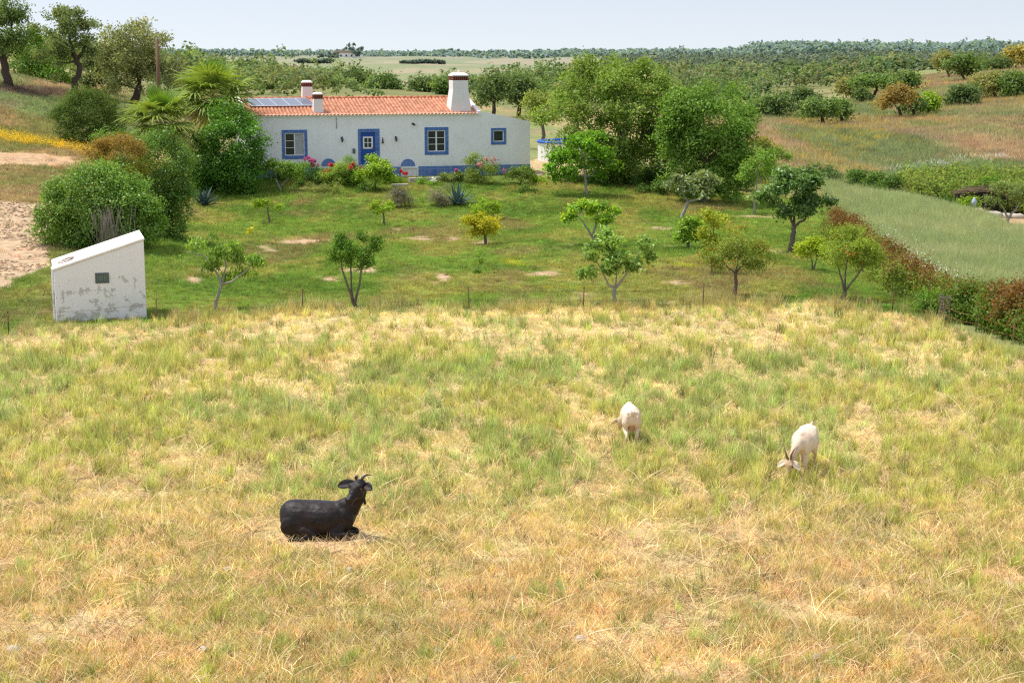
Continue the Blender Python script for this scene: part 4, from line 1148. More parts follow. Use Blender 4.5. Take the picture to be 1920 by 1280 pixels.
flower_shrub('rose_bush', 'long leaved bush with red blooms left of the bright citrus below the door', (632, 352), [(625, 335, 26, 20), (645, 330, 18, 20)], 90.5, [([(605, 322, 12, 6), (640, 316, 34, 8)], 22, RED, .12)], 42, cols=((.09, .15, .02), (.19, .25, .05)), leaf=(.3, .03), cr=.14)
flower_shrub('rose_bush', 'rose bush with coral red blooms directly left of the citrus below the door', (665, 350), [(662, 332, 18, 20), (655, 308, 10, 12)], 91, [([(662, 318, 16, 9)], 24, CORAL, .12)], 43)
shrub('citrus_bush', 'rounded bright citrus bush in front of the blue door', (705, 372), [(702, 320, 27, 24), (720, 325, 18, 22), (690, 330, 18, 20)], Y=89.5, clumps=330, per=12, leaf=(.15, .08), clump_r=.13, cols=((.075, .15, .012), (.21, .29, .02)), leafmat=M_LEAFG, group=SB, seed=44, trunk_r=.06, limbs=8)
flower_shrub('rose_bush', 'small rose bush with scattered red blooms right of the citrus by the cellar hatch', (742, 345), [(742, 335, 14, 12)], 91.5, [([(742, 328, 18, 8)], 14, RED, .1)], 45, clumps=60)
flower_shrub('oleander', 'tall oleander with pale pink flowers right of the second window', (900, 357), [(900, 322, 32, 24), (890, 312, 22, 20), (912, 310, 18, 16), (905, 340, 30, 14)], 92, [([(902, 312, 30, 20)], 26, (.62, .28, .30), .10)], 46, cols=((.07, .11, .02), (.15, .20, .04)), leaf=(.17, .04), clumps=300, cr=.15)
flower_shrub('oleander', 'spreading dark shrub below the small end window of the farmhouse', (975, 352), [(972, 330, 27, 17), (985, 332, 18, 15)], 92.5, [([(960, 325, 18, 10)], 8, (.5, .2, .2), .08)], 47, cols=((.05, .09, .018), (.11, .16, .03)), leaf=(.15, .05), clumps=200)
shrub('green_bush', 'yellow green bush at the foot of the wall right of the spreading dark shrub', (1012, 348), [(1012, 334, 16, 11)], Y=93.5, clumps=90, per=12, leaf=(.14, .07), clump_r=.12, cols=GB, group=SB, seed=48)
shrub('low_green_bush', 'low dark bush below the spreading shrub at the top of the bank', (992, 372), [(990, 358, 15, 12)], Y=88.5, clumps=80, per=12, leaf=(.13, .06), clump_r=.11, cols=G2, group=SB, seed=49)
shrub('green_bush', 'leafy bush hiding the blue plinth at the left end of the house front', (515, 352), [(515, 332, 24, 16), (535, 335, 18, 14)], Y=91.3, clumps=170, per=12, leaf=(.13, .06), clump_r=.13, cols=G1, group=SB, seed=57)
shrub('green_bush', 'dense low bush in front of the left painted half moon', (610, 352), [(608, 336, 22, 15)], Y=91, clumps=140, per=12, leaf=(.13, .06), clump_r=.13, cols=G2, group=SB, seed=58)
shrub('green_bush', 'upright pale green bush just left of the blue door', (655, 345), [(655, 318, 12, 22)], Y=91.6, clumps=90, per=12, leaf=(.12, .05), clump_r=.12, cols=GL, group=SB, seed=59)
shrub('green_bush', 'low grey green bush at the foot of the plinth left of the oleander', (862, 350), [(865, 335, 20, 12), (835, 338, 16, 9)], Y=92.2, clumps=120, per=12, leaf=(.12, .05), clump_r=.12, cols=((.07, .10, .035), (.14, .18, .07)), group=SB, seed=60)
shrub('lavender_bush', 'dark purplish lavender mound left of the pale grey one', (752, 390), [(752, 374, 19, 18)], clumps=220, per=16, leaf=(.16, .02), clump_r=.11, cols=((.06, .06, .045), (.11, .10, .08)), group=SB, seed=50, inner=.5, upbias=1.2)
shrub('lavender_bush', 'pale grey brown rounded bush left of the agave', (827, 387), [(826, 368, 19, 18)], clumps=260, per=16, leaf=(.16, .02), clump_r=.11, cols=((.10, .10, .06), (.19, .18, .12)), group=SB, seed=51, inner=.5, upbias=1.2)
shrub('green_bush', 'leafy low shrub left of the pink rose bush at the top of the bank', (560, 368), [(560, 350, 22, 14)], Y=90, clumps=110, per=12, leaf=(.12, .06), clump_r=.12, cols=G2, group=SB, seed=52)
shrub('green_bush', 'loose grassy shrub on the bank below the red roses', (620, 385), [(618, 362, 34, 16)], Y=88, clumps=130, per=12, leaf=(.2, .04), clump_r=.14, cols=((.09, .13, .025), (.19, .21, .07)), group=SB, seed=53)
shrub('green_bush', 'dark low shrub under the citrus bush', (690, 372), [(685, 358, 24, 12)], Y=88.7, clumps=90, per=12, leaf=(.12, .06), clump_r=.12, cols=G2, group=SB, seed=54)
flower_shrub('white_flower_bush', 'low bush with white flowers at the concrete ledge', (800, 352), [(803, 343, 16, 9)], 91, [([(803, 338, 14, 7)], 16, (.75, .75, .7), .09)], 55, cols=GL, clumps=70)
flower_shrub('rose_bush', 'low bush with two pink blooms left of the oleander', (850, 346), [(848, 332, 16, 11), (832, 335, 14, 8)], 92, [([(853, 322, 8, 4)], 8, PINK, .1)], 56, clumps=90, cols=((.08, .12, .03), (.17, .21, .06)))
def agave(label, foot, n, L, W, seed, Y=None, col=(.10, .17, .14)):
    base = ray_ground(*foot) if Y is None else stand(foot[0], Y)
    root = empty('agave', base, 0, label, 'agave')
    rng = np.random.default_rng(seed)
    M = simple('blue grey agave leaf %d' % seed, col, .5, .25, 4, 0, spec=.4)
    for i in range(n):
        a = i * 2.4; el = R(22 + 62 * (i / n)); ll = L * (.75 + .3 * rng.random()); V = []; Fs = []
        for k in range(7):
            t = k / 6; wv = W * (1 - t) ** .7 * (1 + .4 * math.sin(t * 3)); rr = math.cos(el) * ll * t + .05; z = math.sin(el) * ll * t - .25 * math.cos(el) * ll * t * t
            for sgn, up in ((-1, .35), (0, 0), (1, .35)):
                V.append((math.cos(a) * rr - math.sin(a) * sgn * wv, math.sin(a) * rr + math.cos(a) * sgn * wv, z + up * wv))
        for k in range(6):
            for j in (0, 1): Fs.append((k * 3 + j, k * 3 + j + 1, k * 3 + j + 4, k * 3 + j + 3))
        b = MB(); b.add(V, Fs, True); o = b.build('leaf', M, root, fixn=False)
        sm = o.modifiers.new('thick', 'SOLIDIFY'); sm.thickness = .02
    return root
agave('blue grey upright agave on the bank below the oleander', (858, 386), 26, 1.35, .10, 1)
agave('large dark agave in deep shade beside the laurel', (382, 388), 22, 1.3, .11, 2, col=(.05, .09, .085))  # leaf colour darkened for the shade it stands in

# ------------------------------------------------------------------ palms
def palm(label, foot, Y, stem, crown_px, rad_px, nf, seed):
    rad_px = rad_px * 1.08
    base = stand(foot[0], Y); q = project(base); s = ppm(base); bx, by = float(q[0]), float(q[1])
    root = empty('fan_palm', base, 0, label, 'palm tree', 'fan palms left of the farmhouse')
    rng = np.random.default_rng(seed)
    hub = np.array(((crown_px[0] - bx) / s, 0, (by - crown_px[1]) / s))
    mb = MB(); n = 22; pts = []; rad = []
    for i in range(n + 1):
        t = i / n
        pts.append(((stem[0] * (1 - t) ** 2) * 0 + hub[0] * t ** 1.4, 0, -.2 + (hub[2] + .2) * t)); rad.append((.21 - .05 * t) * (1.12 if i % 2 else 1.0) + (.08 if t > .8 else 0))
    mb.tube(pts, rad, 10); 
    for i in range(60):
        a = rng.random() * 6.28; t = .72 + .28 * rng.random(); p = np.array(pts[int(t * n)])
        mb.tube([p, p + np.array((math.cos(a) * .3, math.sin(a) * .3, .05)), p + np.array((math.cos(a) * .42, math.sin(a) * .42, -.3 - rng.random() * .4))], [.03, .02, .008], 4)
    mb.build('trunk', M_BARKP, root, fixn=False)
    Rr = rad_px / s
    for i in range(nf):
        a = i * 2.39996 + rng.random() * .4; f = i / (nf - 1)
        el = R(84 - 124 * f ** .75 + rng.normal() * 7)
        pet = Rr * (.42 + .1 * rng.random()); fan = Rr * (.62 + .12 * rng.random()) * (.8 if f < .15 else 1); pet = pet * (.75 if f < .15 else 1)
        dirv = np.array((math.cos(a) * math.cos(el), math.sin(a) * math.cos(el), math.sin(el)))
        side = np.array((-math.sin(a), math.cos(a), 0)); up = np.cross(dirv, side) * -1
        up = up if up[2] > 0 else -up
        p1 = hub + dirv * pet + np.array((0, 0, -.10 * pet * (1 - abs(math.sin(el)))))
        mb = MB(); mb.tube([hub, (hub + p1) / 2 + up * .05, p1], [.03, .022, .015], 4, cap=False)
        V = list(mb.v); Fs4 = [f_ for f_ in mb.f]; nst = len(V)
        lv = []; lf = []; lc = []
        gcol = np.array((.095, .13, .022)) if f > .12 else np.array((.06, .11, .013))
        gcol = gcol * (1 + .5 * max(0, .5 - f)) if f > .12 else gcol
        if f > .8: gcol = np.array((.17, .15, .05))
        nl = 22; spread = R(118) if f > .1 else R(60)
        for j in range(nl):
            w_ = -spread + 2 * spread * j / (nl - 1)
            ld = unit(dirv * math.cos(w_) + side * math.sin(w_) + up * .12)
            ln = fan * (1 - .28 * (abs(w_) / spread) ** 2) * (.92 + .16 * rng.random())
            wd = .050 * fan; nn = unit(np.cross(ld, side * math.cos(w_) - dirv * math.sin(w_)))
            sd = unit(np.cross(nn, ld)); dr = .20 + .30 * rng.random() if f > .12 else .03
            o_ = len(lv)
            for k in range(5):
                t = k / 4; c_ = p1 + ld * ln * t + np.array((0, 0, -1)) * ln * dr * t ** 2.4
                wk = wd * (.35 + .8 * t if t < .55 else (1 - t) / .45 * .79 + .02)
                lv += [c_ - sd * wk, c_ + nn * wk * .35, c_ + sd * wk]
                cc = gcol * (.8 + .4 * rng.random()) * (1 + .25 * t); lc += [cc] * 3
            for k in range(4):
                for e in (0, 1): lf.append((o_ + k * 3 + e, o_ + k * 3 + e + 1, o_ + k * 3 + e + 4, o_ + k * 3 + e + 3))
        V = np.array([tuple(v) for v in V] + [tuple(v) for v in lv]); C = np.concatenate([np.tile(np.array((.2, .2, .05)), (nst, 1)), np.array(lc)])
        Fq = np.array([f_ for f_ in Fs4 if len(f_) == 4] + [tuple(x + nst for x in f_) for f_ in lf])
        link('frond', np_mesh('frond', V, Fq, C), M_LEAFG, root)
    return root
palm('tall fan palm with drooping fronds at the left end of the red roof', (408, 330), 91, (0, 0), (405, 182), 80, 38, 1)
palm('shorter fan palm leaning left in front of the tall one', (345, 325), 86, (0, 0), (306, 226), 74, 30, 2)

# ------------------------------------------------------------------ hedges on the right
def hedge(label, pts, w_px, h_px, seed, clumps, top, top_h=.6, cols=G1, group=None):
    """pts: photo pixels of the hedge foot"""
    B = [ray_ground(*p) for p in pts]; b0 = B[0]
    root = empty('hedge', b0, 0, label, 'hedge', group)
    ells = []
    rng = np.random.default_rng(seed)
    for i in range(len(B) - 1):
        L = np.linalg.norm(B[i + 1] - B[i]); n = max(1, int(L / .55))
        for k in range(n):
            t = (k + rng.random() * .6) / n; p = B[i] * (1 - t) + B[i + 1] * t
            hh = (h_px[i] * (1 - t) + h_px[i + 1] * t) / ppm(p) * (.82 + .36 * rng.random())
            ells.append((p[0] - b0[0] + rng.normal() * .12, p[1] - b0[1] + rng.normal() * .12, p[2] - b0[2] + hh * .5, w_px * (.8 + .4 * rng.random()), w_px * (.8 + .4 * rng.random()), hh * .55))
    rng2 = np.random.default_rng(seed + 1)
    P, d, r, pk = crown_clumps(ells, clumps, rng2, .5, .3, -1)
    P += rng2.normal(size=P.shape) * .07
    per = 13; m = len(P)
    zg_ = ground(P[:, 0] + b0[0], P[:, 1] + b0[1]) - b0[2]; rel = (P[:, 2] - zg_) / (np.array(ells)[:, 5].mean() * 2) + rng2.normal(size=m) * .12
    Q = np.repeat(P, per, 0) + rng2.normal(size=(m * per, 3)) * .12
    N = unit(np.repeat(d, per, 0) * .4 + np.array((0, 0, .4)) + rng2.normal(size=(m * per, 3)) * .6)
    tt = rng2.random((m * per, 1)); C = np.array(cols[0]) * (1 - tt) + np.array(cols[1]) * tt
    pt = fbm(P[:, 0] * .8, P[:, 1] * .8, seed + 3, 3)
    k = np.repeat(rel + (pt - .5) * .7 > top_h, per); C[k] = np.array(top) * (.6 + .7 * rng2.random((k.sum(), 1)))
    V, Fq, CC = leaf_cloud(Q, N, .10 * (.6 + .7 * rng2.random(m * per)),   .05 * (.6 + .7 * rng2.random(m * per)), C, rng2)
    link('foliage', np_mesh('foliage', V, Fq, CC), M_LEAF, root)
    mb = MB()
    for e in ells[::2]:
        limb(mb, (e[0], e[1], e[2] - e[5] - .25), (e[0] + rng.normal() * .1, e[1], e[2] + e[5] * .3), .025, .008, rng, 3, .1, 0, 4)
    mb.build('stems', M_BARK, root, fixn=False)
    return root
HG = 'garden hedges'
hedge('long hedge with rust red tops running along the grain field behind the pomegranates', [(1555, 445), (1600, 478), (1650, 520), (1700, 553), (1748, 580)], .62, (52, 58, 60, 66, 52), 61, 2900, (.115, .062, .022), .66, ((.075, .12, .02), (.15, .19, .04)), HG)
hedge('leafy green hedge with reddish top at the right edge beyond the lattice', [(1792, 594), (1830, 607), (1880, 622), (1940, 644), (2010, 666)], .55, (54, 70, 78, 84, 88), 62, 2600, (.12, .066, .022), .72, ((.045, .085, .014), (.105, .155, .026)), HG)
shrub('dark_shrub', 'clump of dark leaves low in the gap of the hedge beside the lattice', (1755, 590), [(1742, 568, 18, 20), (1765, 566, 16, 22)], clumps=200, per=12, leaf=(.09, .045), clump_r=.1, cols=G1, seed=63)
RS = 'shrubs along the far edge of the grain field'
for i, (lab, f, e) in enumerate([('broad leaved shrub nearest the dark forked tree at the far edge of the grain field', (1575, 350), [(1565, 330, 30, 16), (1535, 322, 18, 12)]),
        ('round dark shrub second from the left end of the grain field row', (1605, 356), [(1605, 340, 20, 17)]),
        ('pointed dark shrub third in the row behind the grain field', (1640, 362), [(1635, 345, 20, 17), (1645, 338, 10, 12)]),
        ('last and nearest dark shrub of the row behind the grain field', (1675, 372), [(1672, 353, 22, 19), (1680, 345, 12, 14)])]):
    shrub('field_shrub', lab, f, e, Y=[104, 101, 98.5, 95.5][i], clumps=200, per=12, leaf=(.15, .09), clump_r=.17, cols=G2 if i else ((.055, .095, .03), (.11, .16, .06)), group=RS, seed=64 + i, inner=.5)
for i, (lab, f, e, Y, c) in enumerate([('dark green shrub at the right end of the vineyard before the stones', (1783, 400), [(1778, 384, 24, 16), (1765, 388, 14, 12)], 90, G2),
        ('fresh yellow green fig bush left of the dark brush shelter', (1812, 402), [(1812, 386, 15, 16)], 89, GB),
        ('round dark green tree above the brush shelter', (1855, 378), [(1855, 352, 22, 20), (1840, 360, 14, 14)], 97, G1)]):
    shrub('shrub', lab, f, e, Y=Y, clumps=150, per=12, leaf=(.14, .08), clump_r=.15, cols=c, seed=70 + i, inner=.5)
tree('olive_tree', 'grey green tree with a pale forked trunk at the right edge beyond the grain field', 'tree', (1888, 428), [(1890, 368, 34, 22), (1868, 378, 20, 16), (1912, 362, 22, 20), (1925, 375, 18, 18)],
     stems=[([(1888, 428, 0), (1890, 408, 0)], .11, .09), ([(1890, 408, 0), (1880, 392, 0), (1870, 376, 0)], .06, .02), ([(1890, 408, 0), (1902, 395, 0), (1915, 370, 0)], .07, .02)], Y=84, clumps=280, per=12, leaf=(.14, .06), clump_r=.15, cols=((.075, .11, .03), (.15, .19, .06)), bark=M_BARKW, seed=74, bottom=-.4)
# ------------------------------------------------------------------ cork oaks
LO = 'cork oaks on the left hill'
OAKC = ((.065, .095, .03), (.135, .165, .065))
tree('cork_oak', 'cork oak cut by the left edge of the photo with a thick dark trunk', 'tree', (15, 158), [(15, 60, 42, 52), (-25, 50, 50, 60), (25, 25, 30, 34), (30, 95, 28, 24)], Y=110,
     stems=[([(15, 158, 0), (11, 125, 0), (8, 95, 0)], .30, .22), ([(8, 97, 0), (25, 70, 0), (30, 40, 0)], .14, .05), ([(8, 97, 0), (-15, 70, 0), (-25, 40, 0)], .15, .05)],
     clumps=620, per=14, leaf=(.2, .11), clump_r=.24, cols=((.05, .09, .025), (.11, .155, .045)), bark=M_BARKD, group=LO, seed=80, inner=.55)
tree('cork_oak', 'airy cork oak with a crooked bare dark trunk left of the round juniper', 'tree', (140, 188), [(135, 55, 44, 32), (100, 70, 38, 26), (165, 75, 30, 30), (90, 100, 38, 20), (150, 95, 40, 24), (178, 55, 16, 18), (115, 130, 22, 22)], Y=113,
     stems=[([(139, 188, 0), (141, 160, 0), (150, 130, 0), (148, 110, 0)], .26, .18), ([(148, 115, 0), (130, 85, 0), (105, 70, 0)], .13, .05), ([(148, 115, 0), (162, 90, .3), (172, 65, .3)], .13, .05), ([(150, 125, 0), (140, 80, -.4), (138, 45, -.4)], .13, .05)],
     clumps=560, per=14, leaf=(.2, .11), clump_r=.22, cols=OAKC, bark=M_BARKD, group=LO, seed=81, inner=.3, limbs=26)
tree('holm_oak', 'broad olive grey oak mass behind the wooden pole', 'tree', (255, 196), [(245, 95, 58, 52), (300, 110, 44, 44), (220, 130, 40, 46), (290, 150, 50, 34), (235, 65, 40, 28), (330, 135, 18, 30)], Y=119,
     trunk_r=.3, clumps=950, per=14, leaf=(.22, .12), clump_r=.25, cols=((.085, .105, .04), (.185, .20, .095)), tip=(.25, .25, .14), tip_amt=.15, bark=M_BARKD, group=LO, seed=82, inner=.6, bottom=-1)
for i, (lab, f, e, Y, c) in enumerate([('dark shrub between the cork oak trunk and the left edge oak', (70, 160), [(70, 125, 34, 30), (45, 115, 26, 24)], 128, G2), ('green shrub behind the crooked cork oak trunk', (110, 165), [(110, 140, 30, 24), (90, 125, 22, 24)], 127, G1),
        ('dark bush right of the crooked cork oak trunk', (185, 190), [(190, 160, 34, 28), (165, 140, 26, 26), (205, 130, 24, 30)], 124, ((.055, .075, .03), (.105, .13, .05))), ('tall green shrub at the top of the left slope', (58, 158), [(58, 85, 20, 30), (65, 110, 22, 24)], 132, G1)]):
    tree('hill_shrub', lab, 'shrub', f, e, Y=Y, part='foliage', trunk_r=.06, clumps=260, per=12, leaf=(.24, .13), clump_r=.26, cols=c, bark=M_BARKD, group='shrubs behind the cork oaks', seed=84 + i, inner=.55, bottom=-1)
# the dry hill on the right
HO = 'oaks on the dry hill at the right'
def oak(lab, f, e, Y, c=G1, n=200, seed=0, name='cork_oak', cat='tree', **kw):
    tree(name, lab, cat, f, e, Y=Y, trunk_r=.2, clumps=n, per=12, leaf=(.0021 * Y, .0012 * Y), clump_r=.0024 * Y, cols=c, bark=M_BARKD, leafmat=M_LEAF, group=HO, seed=seed, inner=.5, limbs=8, **kw)
GH1 = ((.06, .105, .03), (.11, .165, .05)); GH2 = ((.045, .08, .028), (.09, .13, .045)); GBR = ((.14, .115, .035), (.22, .16, .05)); GOL = ((.11, .12, .04), (.18, .18, .065))
oak('round green oak lowest on the dry hill with a short dark trunk', (1540, 228), [(1535, 205, 26, 17), (1520, 212, 18, 12), (1555, 210, 16, 12)], 172, GH1, seed=90, bottom=-.5)
oak('green oak right of the lowest round oak', (1575, 222), [(1575, 207, 17, 13)], 176, GH1, 110, 91)
oak('wide green oak left of the lowest round oak', (1500, 212), [(1500, 193, 36, 20), (1515, 185, 22, 14)], 185, GH2, 230, 92)
oak('dark oak with a pale bent trunk at the left of the hill foot', (1452, 220), [(1460, 195, 20, 18), (1445, 205, 14, 12)], 182, GH2, 140, 93)
oak('rounded oak beside the carob tree on the hill', (1425, 218), [(1428, 202, 18, 14)], 184, GH1, 110, 94)
oak('brown leaved oak standing alone on the dry hill', (1685, 220), [(1680, 190, 24, 20), (1662, 200, 12, 10), (1697, 185, 14, 14)], 185, GBR, 240, 95, bottom=-.6)
oak('dark shrub beside the brown leaved oak', (1708, 212), [(1708, 198, 14, 14)], 188, GH2, 80, 96, name='hill_shrub', cat='shrub')
oak('yellow green spreading shrub right of the brown leaved oak', (1735, 208), [(1732, 198, 26, 10), (1742, 190, 16, 10)], 190, GB, 130, 97, name='hill_shrub', cat='shrub')
oak('flat topped umbrella shaped oak on a forked trunk', (1634, 194), [(1640, 158, 30, 10), (1615, 158, 24, 9), (1655, 153, 18, 8)], 230, GH1, 210, 98, bottom=-.4, stems=[([(1634, 194, 0), (1632, 182, 0), (1622, 172, 0)], .36, .2), ([(1633, 183, 0), (1642, 172, 0), (1644, 162, 0)], .28, .14)])
oak('grey green oak left of the umbrella shaped oak', (1595, 183), [(1592, 166, 20, 12)], 240, GOL, 120, 99)
oak('low bush at the foot of the umbrella shaped oak', (1610, 184), [(1610, 180, 12, 7)], 225, GH2, 50, 100, name='hill_shrub', cat='shrub')
oak('small upright oak between the umbrella shaped oak and the skyline oak', (1677, 168), [(1677, 155, 10, 11)], 255, GH2, 80, 101)
oak('fresh green oak right of the small upright oak', (1702, 165), [(1702, 153, 14, 12)], 252, GH1, 100, 102)
oak('tall dark trunked oak on the skyline of the dry hill', (1797, 157), [(1800, 128, 27, 15), (1785, 122, 16, 10), (1815, 118, 14, 9)], 265, GH1, 240, 103, bottom=-.4)
oak('olive toned oak left of the tall skyline oak', (1770, 136), [(1770, 118, 14, 12)], 285, GOL, 110, 104)
oak('dense dark bush low on the right slope', (1805, 198), [(1805, 183, 32, 14), (1820, 176, 20, 10)], 205, GH2, 220, 105, name='hill_shrub', cat='shrub')
oak('sparse olive brown oak right of the dense dark bush', (1860, 184), [(1853, 155, 26, 14), (1840, 160, 14, 10)], 215, GOL, 190, 106)
oak('leafy green oak at the right edge of the slope', (1895, 184), [(1898, 160, 26, 18), (1880, 168, 14, 12)], 213, GH1, 220, 107)
oak('dark skyline bush left of the yellowing oak', (1868, 134), [(1868, 122, 22, 10)], 300, GH2, 130, 108, name='hill_shrub', cat='shrub')
oak('yellowing oak cut by the right edge at the skyline', (1910, 128), [(1908, 106, 18, 12), (1925, 100, 16, 12)], 300, ((.18, .165, .04), (.26, .22, .06)), 150, 109)
oak('dark oak left of the tall skyline oak at the wood edge', (1830, 130), [(1832, 122, 14, 9)], 310, GH2, 80, 110)
# trees one can tell apart just behind the house
VO = 'dark trees in the valley behind the farmhouse'
for i, (lab, x, Y, e, c, st) in enumerate([
    ('tall dark tree in the valley just right of the big chimney', 928, 165, [(925, 172, 30, 26), (912, 182, 20, 18), (940, 165, 18, 18)], GH2, 1),
    ('dark tree second to the right of the big chimney', 972, 170, [(970, 172, 18, 22), (985, 165, 14, 14)], GH2, 1),
    ('lone oak rising over the roof right of the small chimneys', 662, 260, [(665, 147, 22, 12), (650, 153, 14, 10)], GH2, 1),
    ('rounded oak above the roof between the lone oak and the big chimney', 716, 245, [(716, 160, 24, 12), (735, 164, 16, 9)], GH1, 1),
    ('dark oak right behind the solar panels', 545, 250, [(545, 152, 24, 14), (525, 160, 20, 12)], GH2, 1),
    ('green oak behind the left small chimney', 605, 255, [(606, 152, 22, 13), (590, 158, 14, 10)], GH1, 1),
    ('dark oak behind the tall fan palm', 490, 240, [(490, 150, 26, 16), (468, 158, 16, 12)], GH2, 1),
    ('low broad tree left of the big chimney above the ridge', 800, 235, [(800, 163, 30, 12)], GH2, 0),
    ('bush touching the big chimney on its left', 832, 225, [(835, 164, 16, 12)], GH1, 0),
    ('green tree right of the dark pair behind the lean to', 1000, 180, [(1002, 182, 16, 16)], GH1, 1)]):
    tree('valley_tree', lab, 'tree', (x, 0), e, Y=Y, trunk_r=.22, clumps=230, per=12, leaf=(.0021 * Y, .0012 * Y), clump_r=.0026 * Y, cols=c, bark=M_BARKD, group=VO, seed=120 + i, inner=.5, limbs=8, bottom=-.7)
# ------------------------------------------------------------------ woods that read as one mass
def wood(name, label, pts, heights, leafk, cols, seed, n=70, flat=.7, group=None, mat=None, stems=0.0):
    rng = np.random.default_rng(seed); VV = []; FF = []; CC = []; o = 0
    for (x, y, z), h in zip(pts, heights):
        rx = h * (.42 + .4 * rng.random()); rz = h * flat * .5
        k = rng.integers(2, 4)
        ells = [(x + rng.normal() * rx * .45, y + rng.normal() * rx * .45, z + h * .52 + rng.normal() * h * .08, rx * (.6 + .3 * rng.random()), rx * .75, rz * (.75 + .4 * rng.random())) for _ in range(k)]
        P, d, r, pk = crown_clumps(ells, n, rng, .6, .25, -.5)
        sz = leafk * y
        ct = np.array(cols[rng.integers(len(cols))]) * (.75 + .5 * rng.random())
        hz = min(.8, max(0, (y - 230) / 1200)); C = (ct * (1 - hz) + np.array((.085, .115, .13)) * hz) * (.7 + .6 * rng.random((n, 1)))  # haze painted into crown colours, bluer with distance
        N = unit(d * .5 + np.array((0, 0, .5)) + rng.normal(size=(n, 3)) * .5)
        V, Fq, c_ = leaf_cloud(P, N, np.full(n, sz) * (.7 + .6 * rng.random(n)), np.full(n, sz * .7), C, rng)
        # a short dark stem
        tw = h * .035
        S = np.array([(x - tw, y, z - .3), (x + tw, y, z - .3), (x + tw, y, z + h * .5), (x - tw, y, z + h * .5)]); 
        if stems and rng.random() < stems:
            VV += [V, S]; FF += [Fq + o, np.array([[0, 1, 2, 3]]) + o + len(V)]; CC += [c_, np.tile((.05, .04, .03), (4, 1))]; o += len(V) + 4
        else:
            VV.append(V); FF.append(Fq + o); CC.append(c_); o += len(V)
    ob = link(name, np_mesh(name, np.concatenate(VV), np.concatenate(FF), np.concatenate(CC)), mat or M_FAR)
    tag(ob, label, 'wood', kind='stuff')
    return ob
def sample_wood(n, pxr, yr, test=None, seed=0, power=1.0):
    rng = np.random.default_rng(seed)
    px = rng.uniform(*pxr, n); 
    u = rng.random(n); y = (yr[0] ** (1 - power) + u * (yr[1] ** (1 - power) - yr[0] ** (1 - power))) ** (1 / (1 - power)) if power != 1 else np.exp(np.log(yr[0]) + u * np.log(yr[1] / yr[0]))
    x = y * (px - 960) / F
    z = ground(x, y)
    P = np.stack([x, y, z], -1); q = project(P)
    k = np.ones(n, bool)
    if test is not None: k = test(q[0], q[1], x, y)
    return P[k]
WC = [(.075, .115, .05), (.095, .135, .055), (.06, .095, .045), (.13, .15, .07), (.11, .125, .07), (.085, .125, .05)]
WC2 = [(.085, .115, .075), (.10, .13, .08), (.08, .105, .075), (.12, .14, .085)]
P = sample_wood(2900, (985, 1960), (185, 640), lambda px, py, x, y: (px < 1500 + (y - 185) * .95) & (py > np.where(px < 1130, wood_line(px) + 2.6 * F / y, 0)) & (fbm(x * .018, y * .018, 301, 3) > .36 + .12 * sstep(400, 250, y) * (px > 1350)), 1, .8)
rng = np.random.default_rng(9)
wood('oak_wood', 'wooded slope of mixed green oaks filling the middle distance at the right', P, 2.2 + 4.0 * rng.random(len(P)) ** 1.4, .0022, WC, 2, 70)
P = sample_wood(2400, (985, 2000), (600, 1500), lambda px, py, x, y: (px > 1130) & (fbm(x * .008, y * .004, 305, 3) > .33), 3, .6)
wood('far_wood', 'far wooded ridges closing the valley below the skyline at the right', P, rng.uniform(2.5, 5.5, len(P)), .0017, WC2, 4, 42)
P = sample_wood(1500, (330, 1010), (190, 640), lambda px, py, x, y: (py > wood_line(px) + 2.3 * F / y) & (fbm(x * .02, y * .02, 311, 3) > .36), 5, .9)
wood('valley_wood', 'belt of dark green oaks in the valley behind the farmhouse roof', P, 2.2 + 3.8 * rng.random(len(P)) ** 1.3, .0022, WC, 6, 70)
P = sample_wood(760, (300, 1130), (1700, 2300), None, 7, .5)
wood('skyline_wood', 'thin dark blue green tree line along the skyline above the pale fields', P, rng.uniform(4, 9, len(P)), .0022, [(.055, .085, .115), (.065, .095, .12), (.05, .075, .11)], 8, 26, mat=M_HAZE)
P = sample_wood(700, (1400, 1900), (1350, 1600), lambda px, py, x, y: px > 1400, 11, .5)
wood('pine_wood', 'dark pine plantation forming a raised block on the skyline at the right', P, rng.uniform(12, 16, len(P)), .0024, [(.035, .06, .065), (.045, .07, .07)], 12, 34, .8, mat=M_HAZE)
P = sample_wood(420, (1000, 1460), (1700, 2300), None, 13, .5)
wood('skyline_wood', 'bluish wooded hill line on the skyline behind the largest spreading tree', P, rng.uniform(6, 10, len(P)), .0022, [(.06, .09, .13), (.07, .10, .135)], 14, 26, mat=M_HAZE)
P = sample_wood(300, (-60, 360), (190, 330), None, 15, .9)
wood('hill_wood', 'oak wood seen between the trunks on the crest of the left hill', P, rng.uniform(4, 6.5, len(P)), .0024, WC, 16, 70)
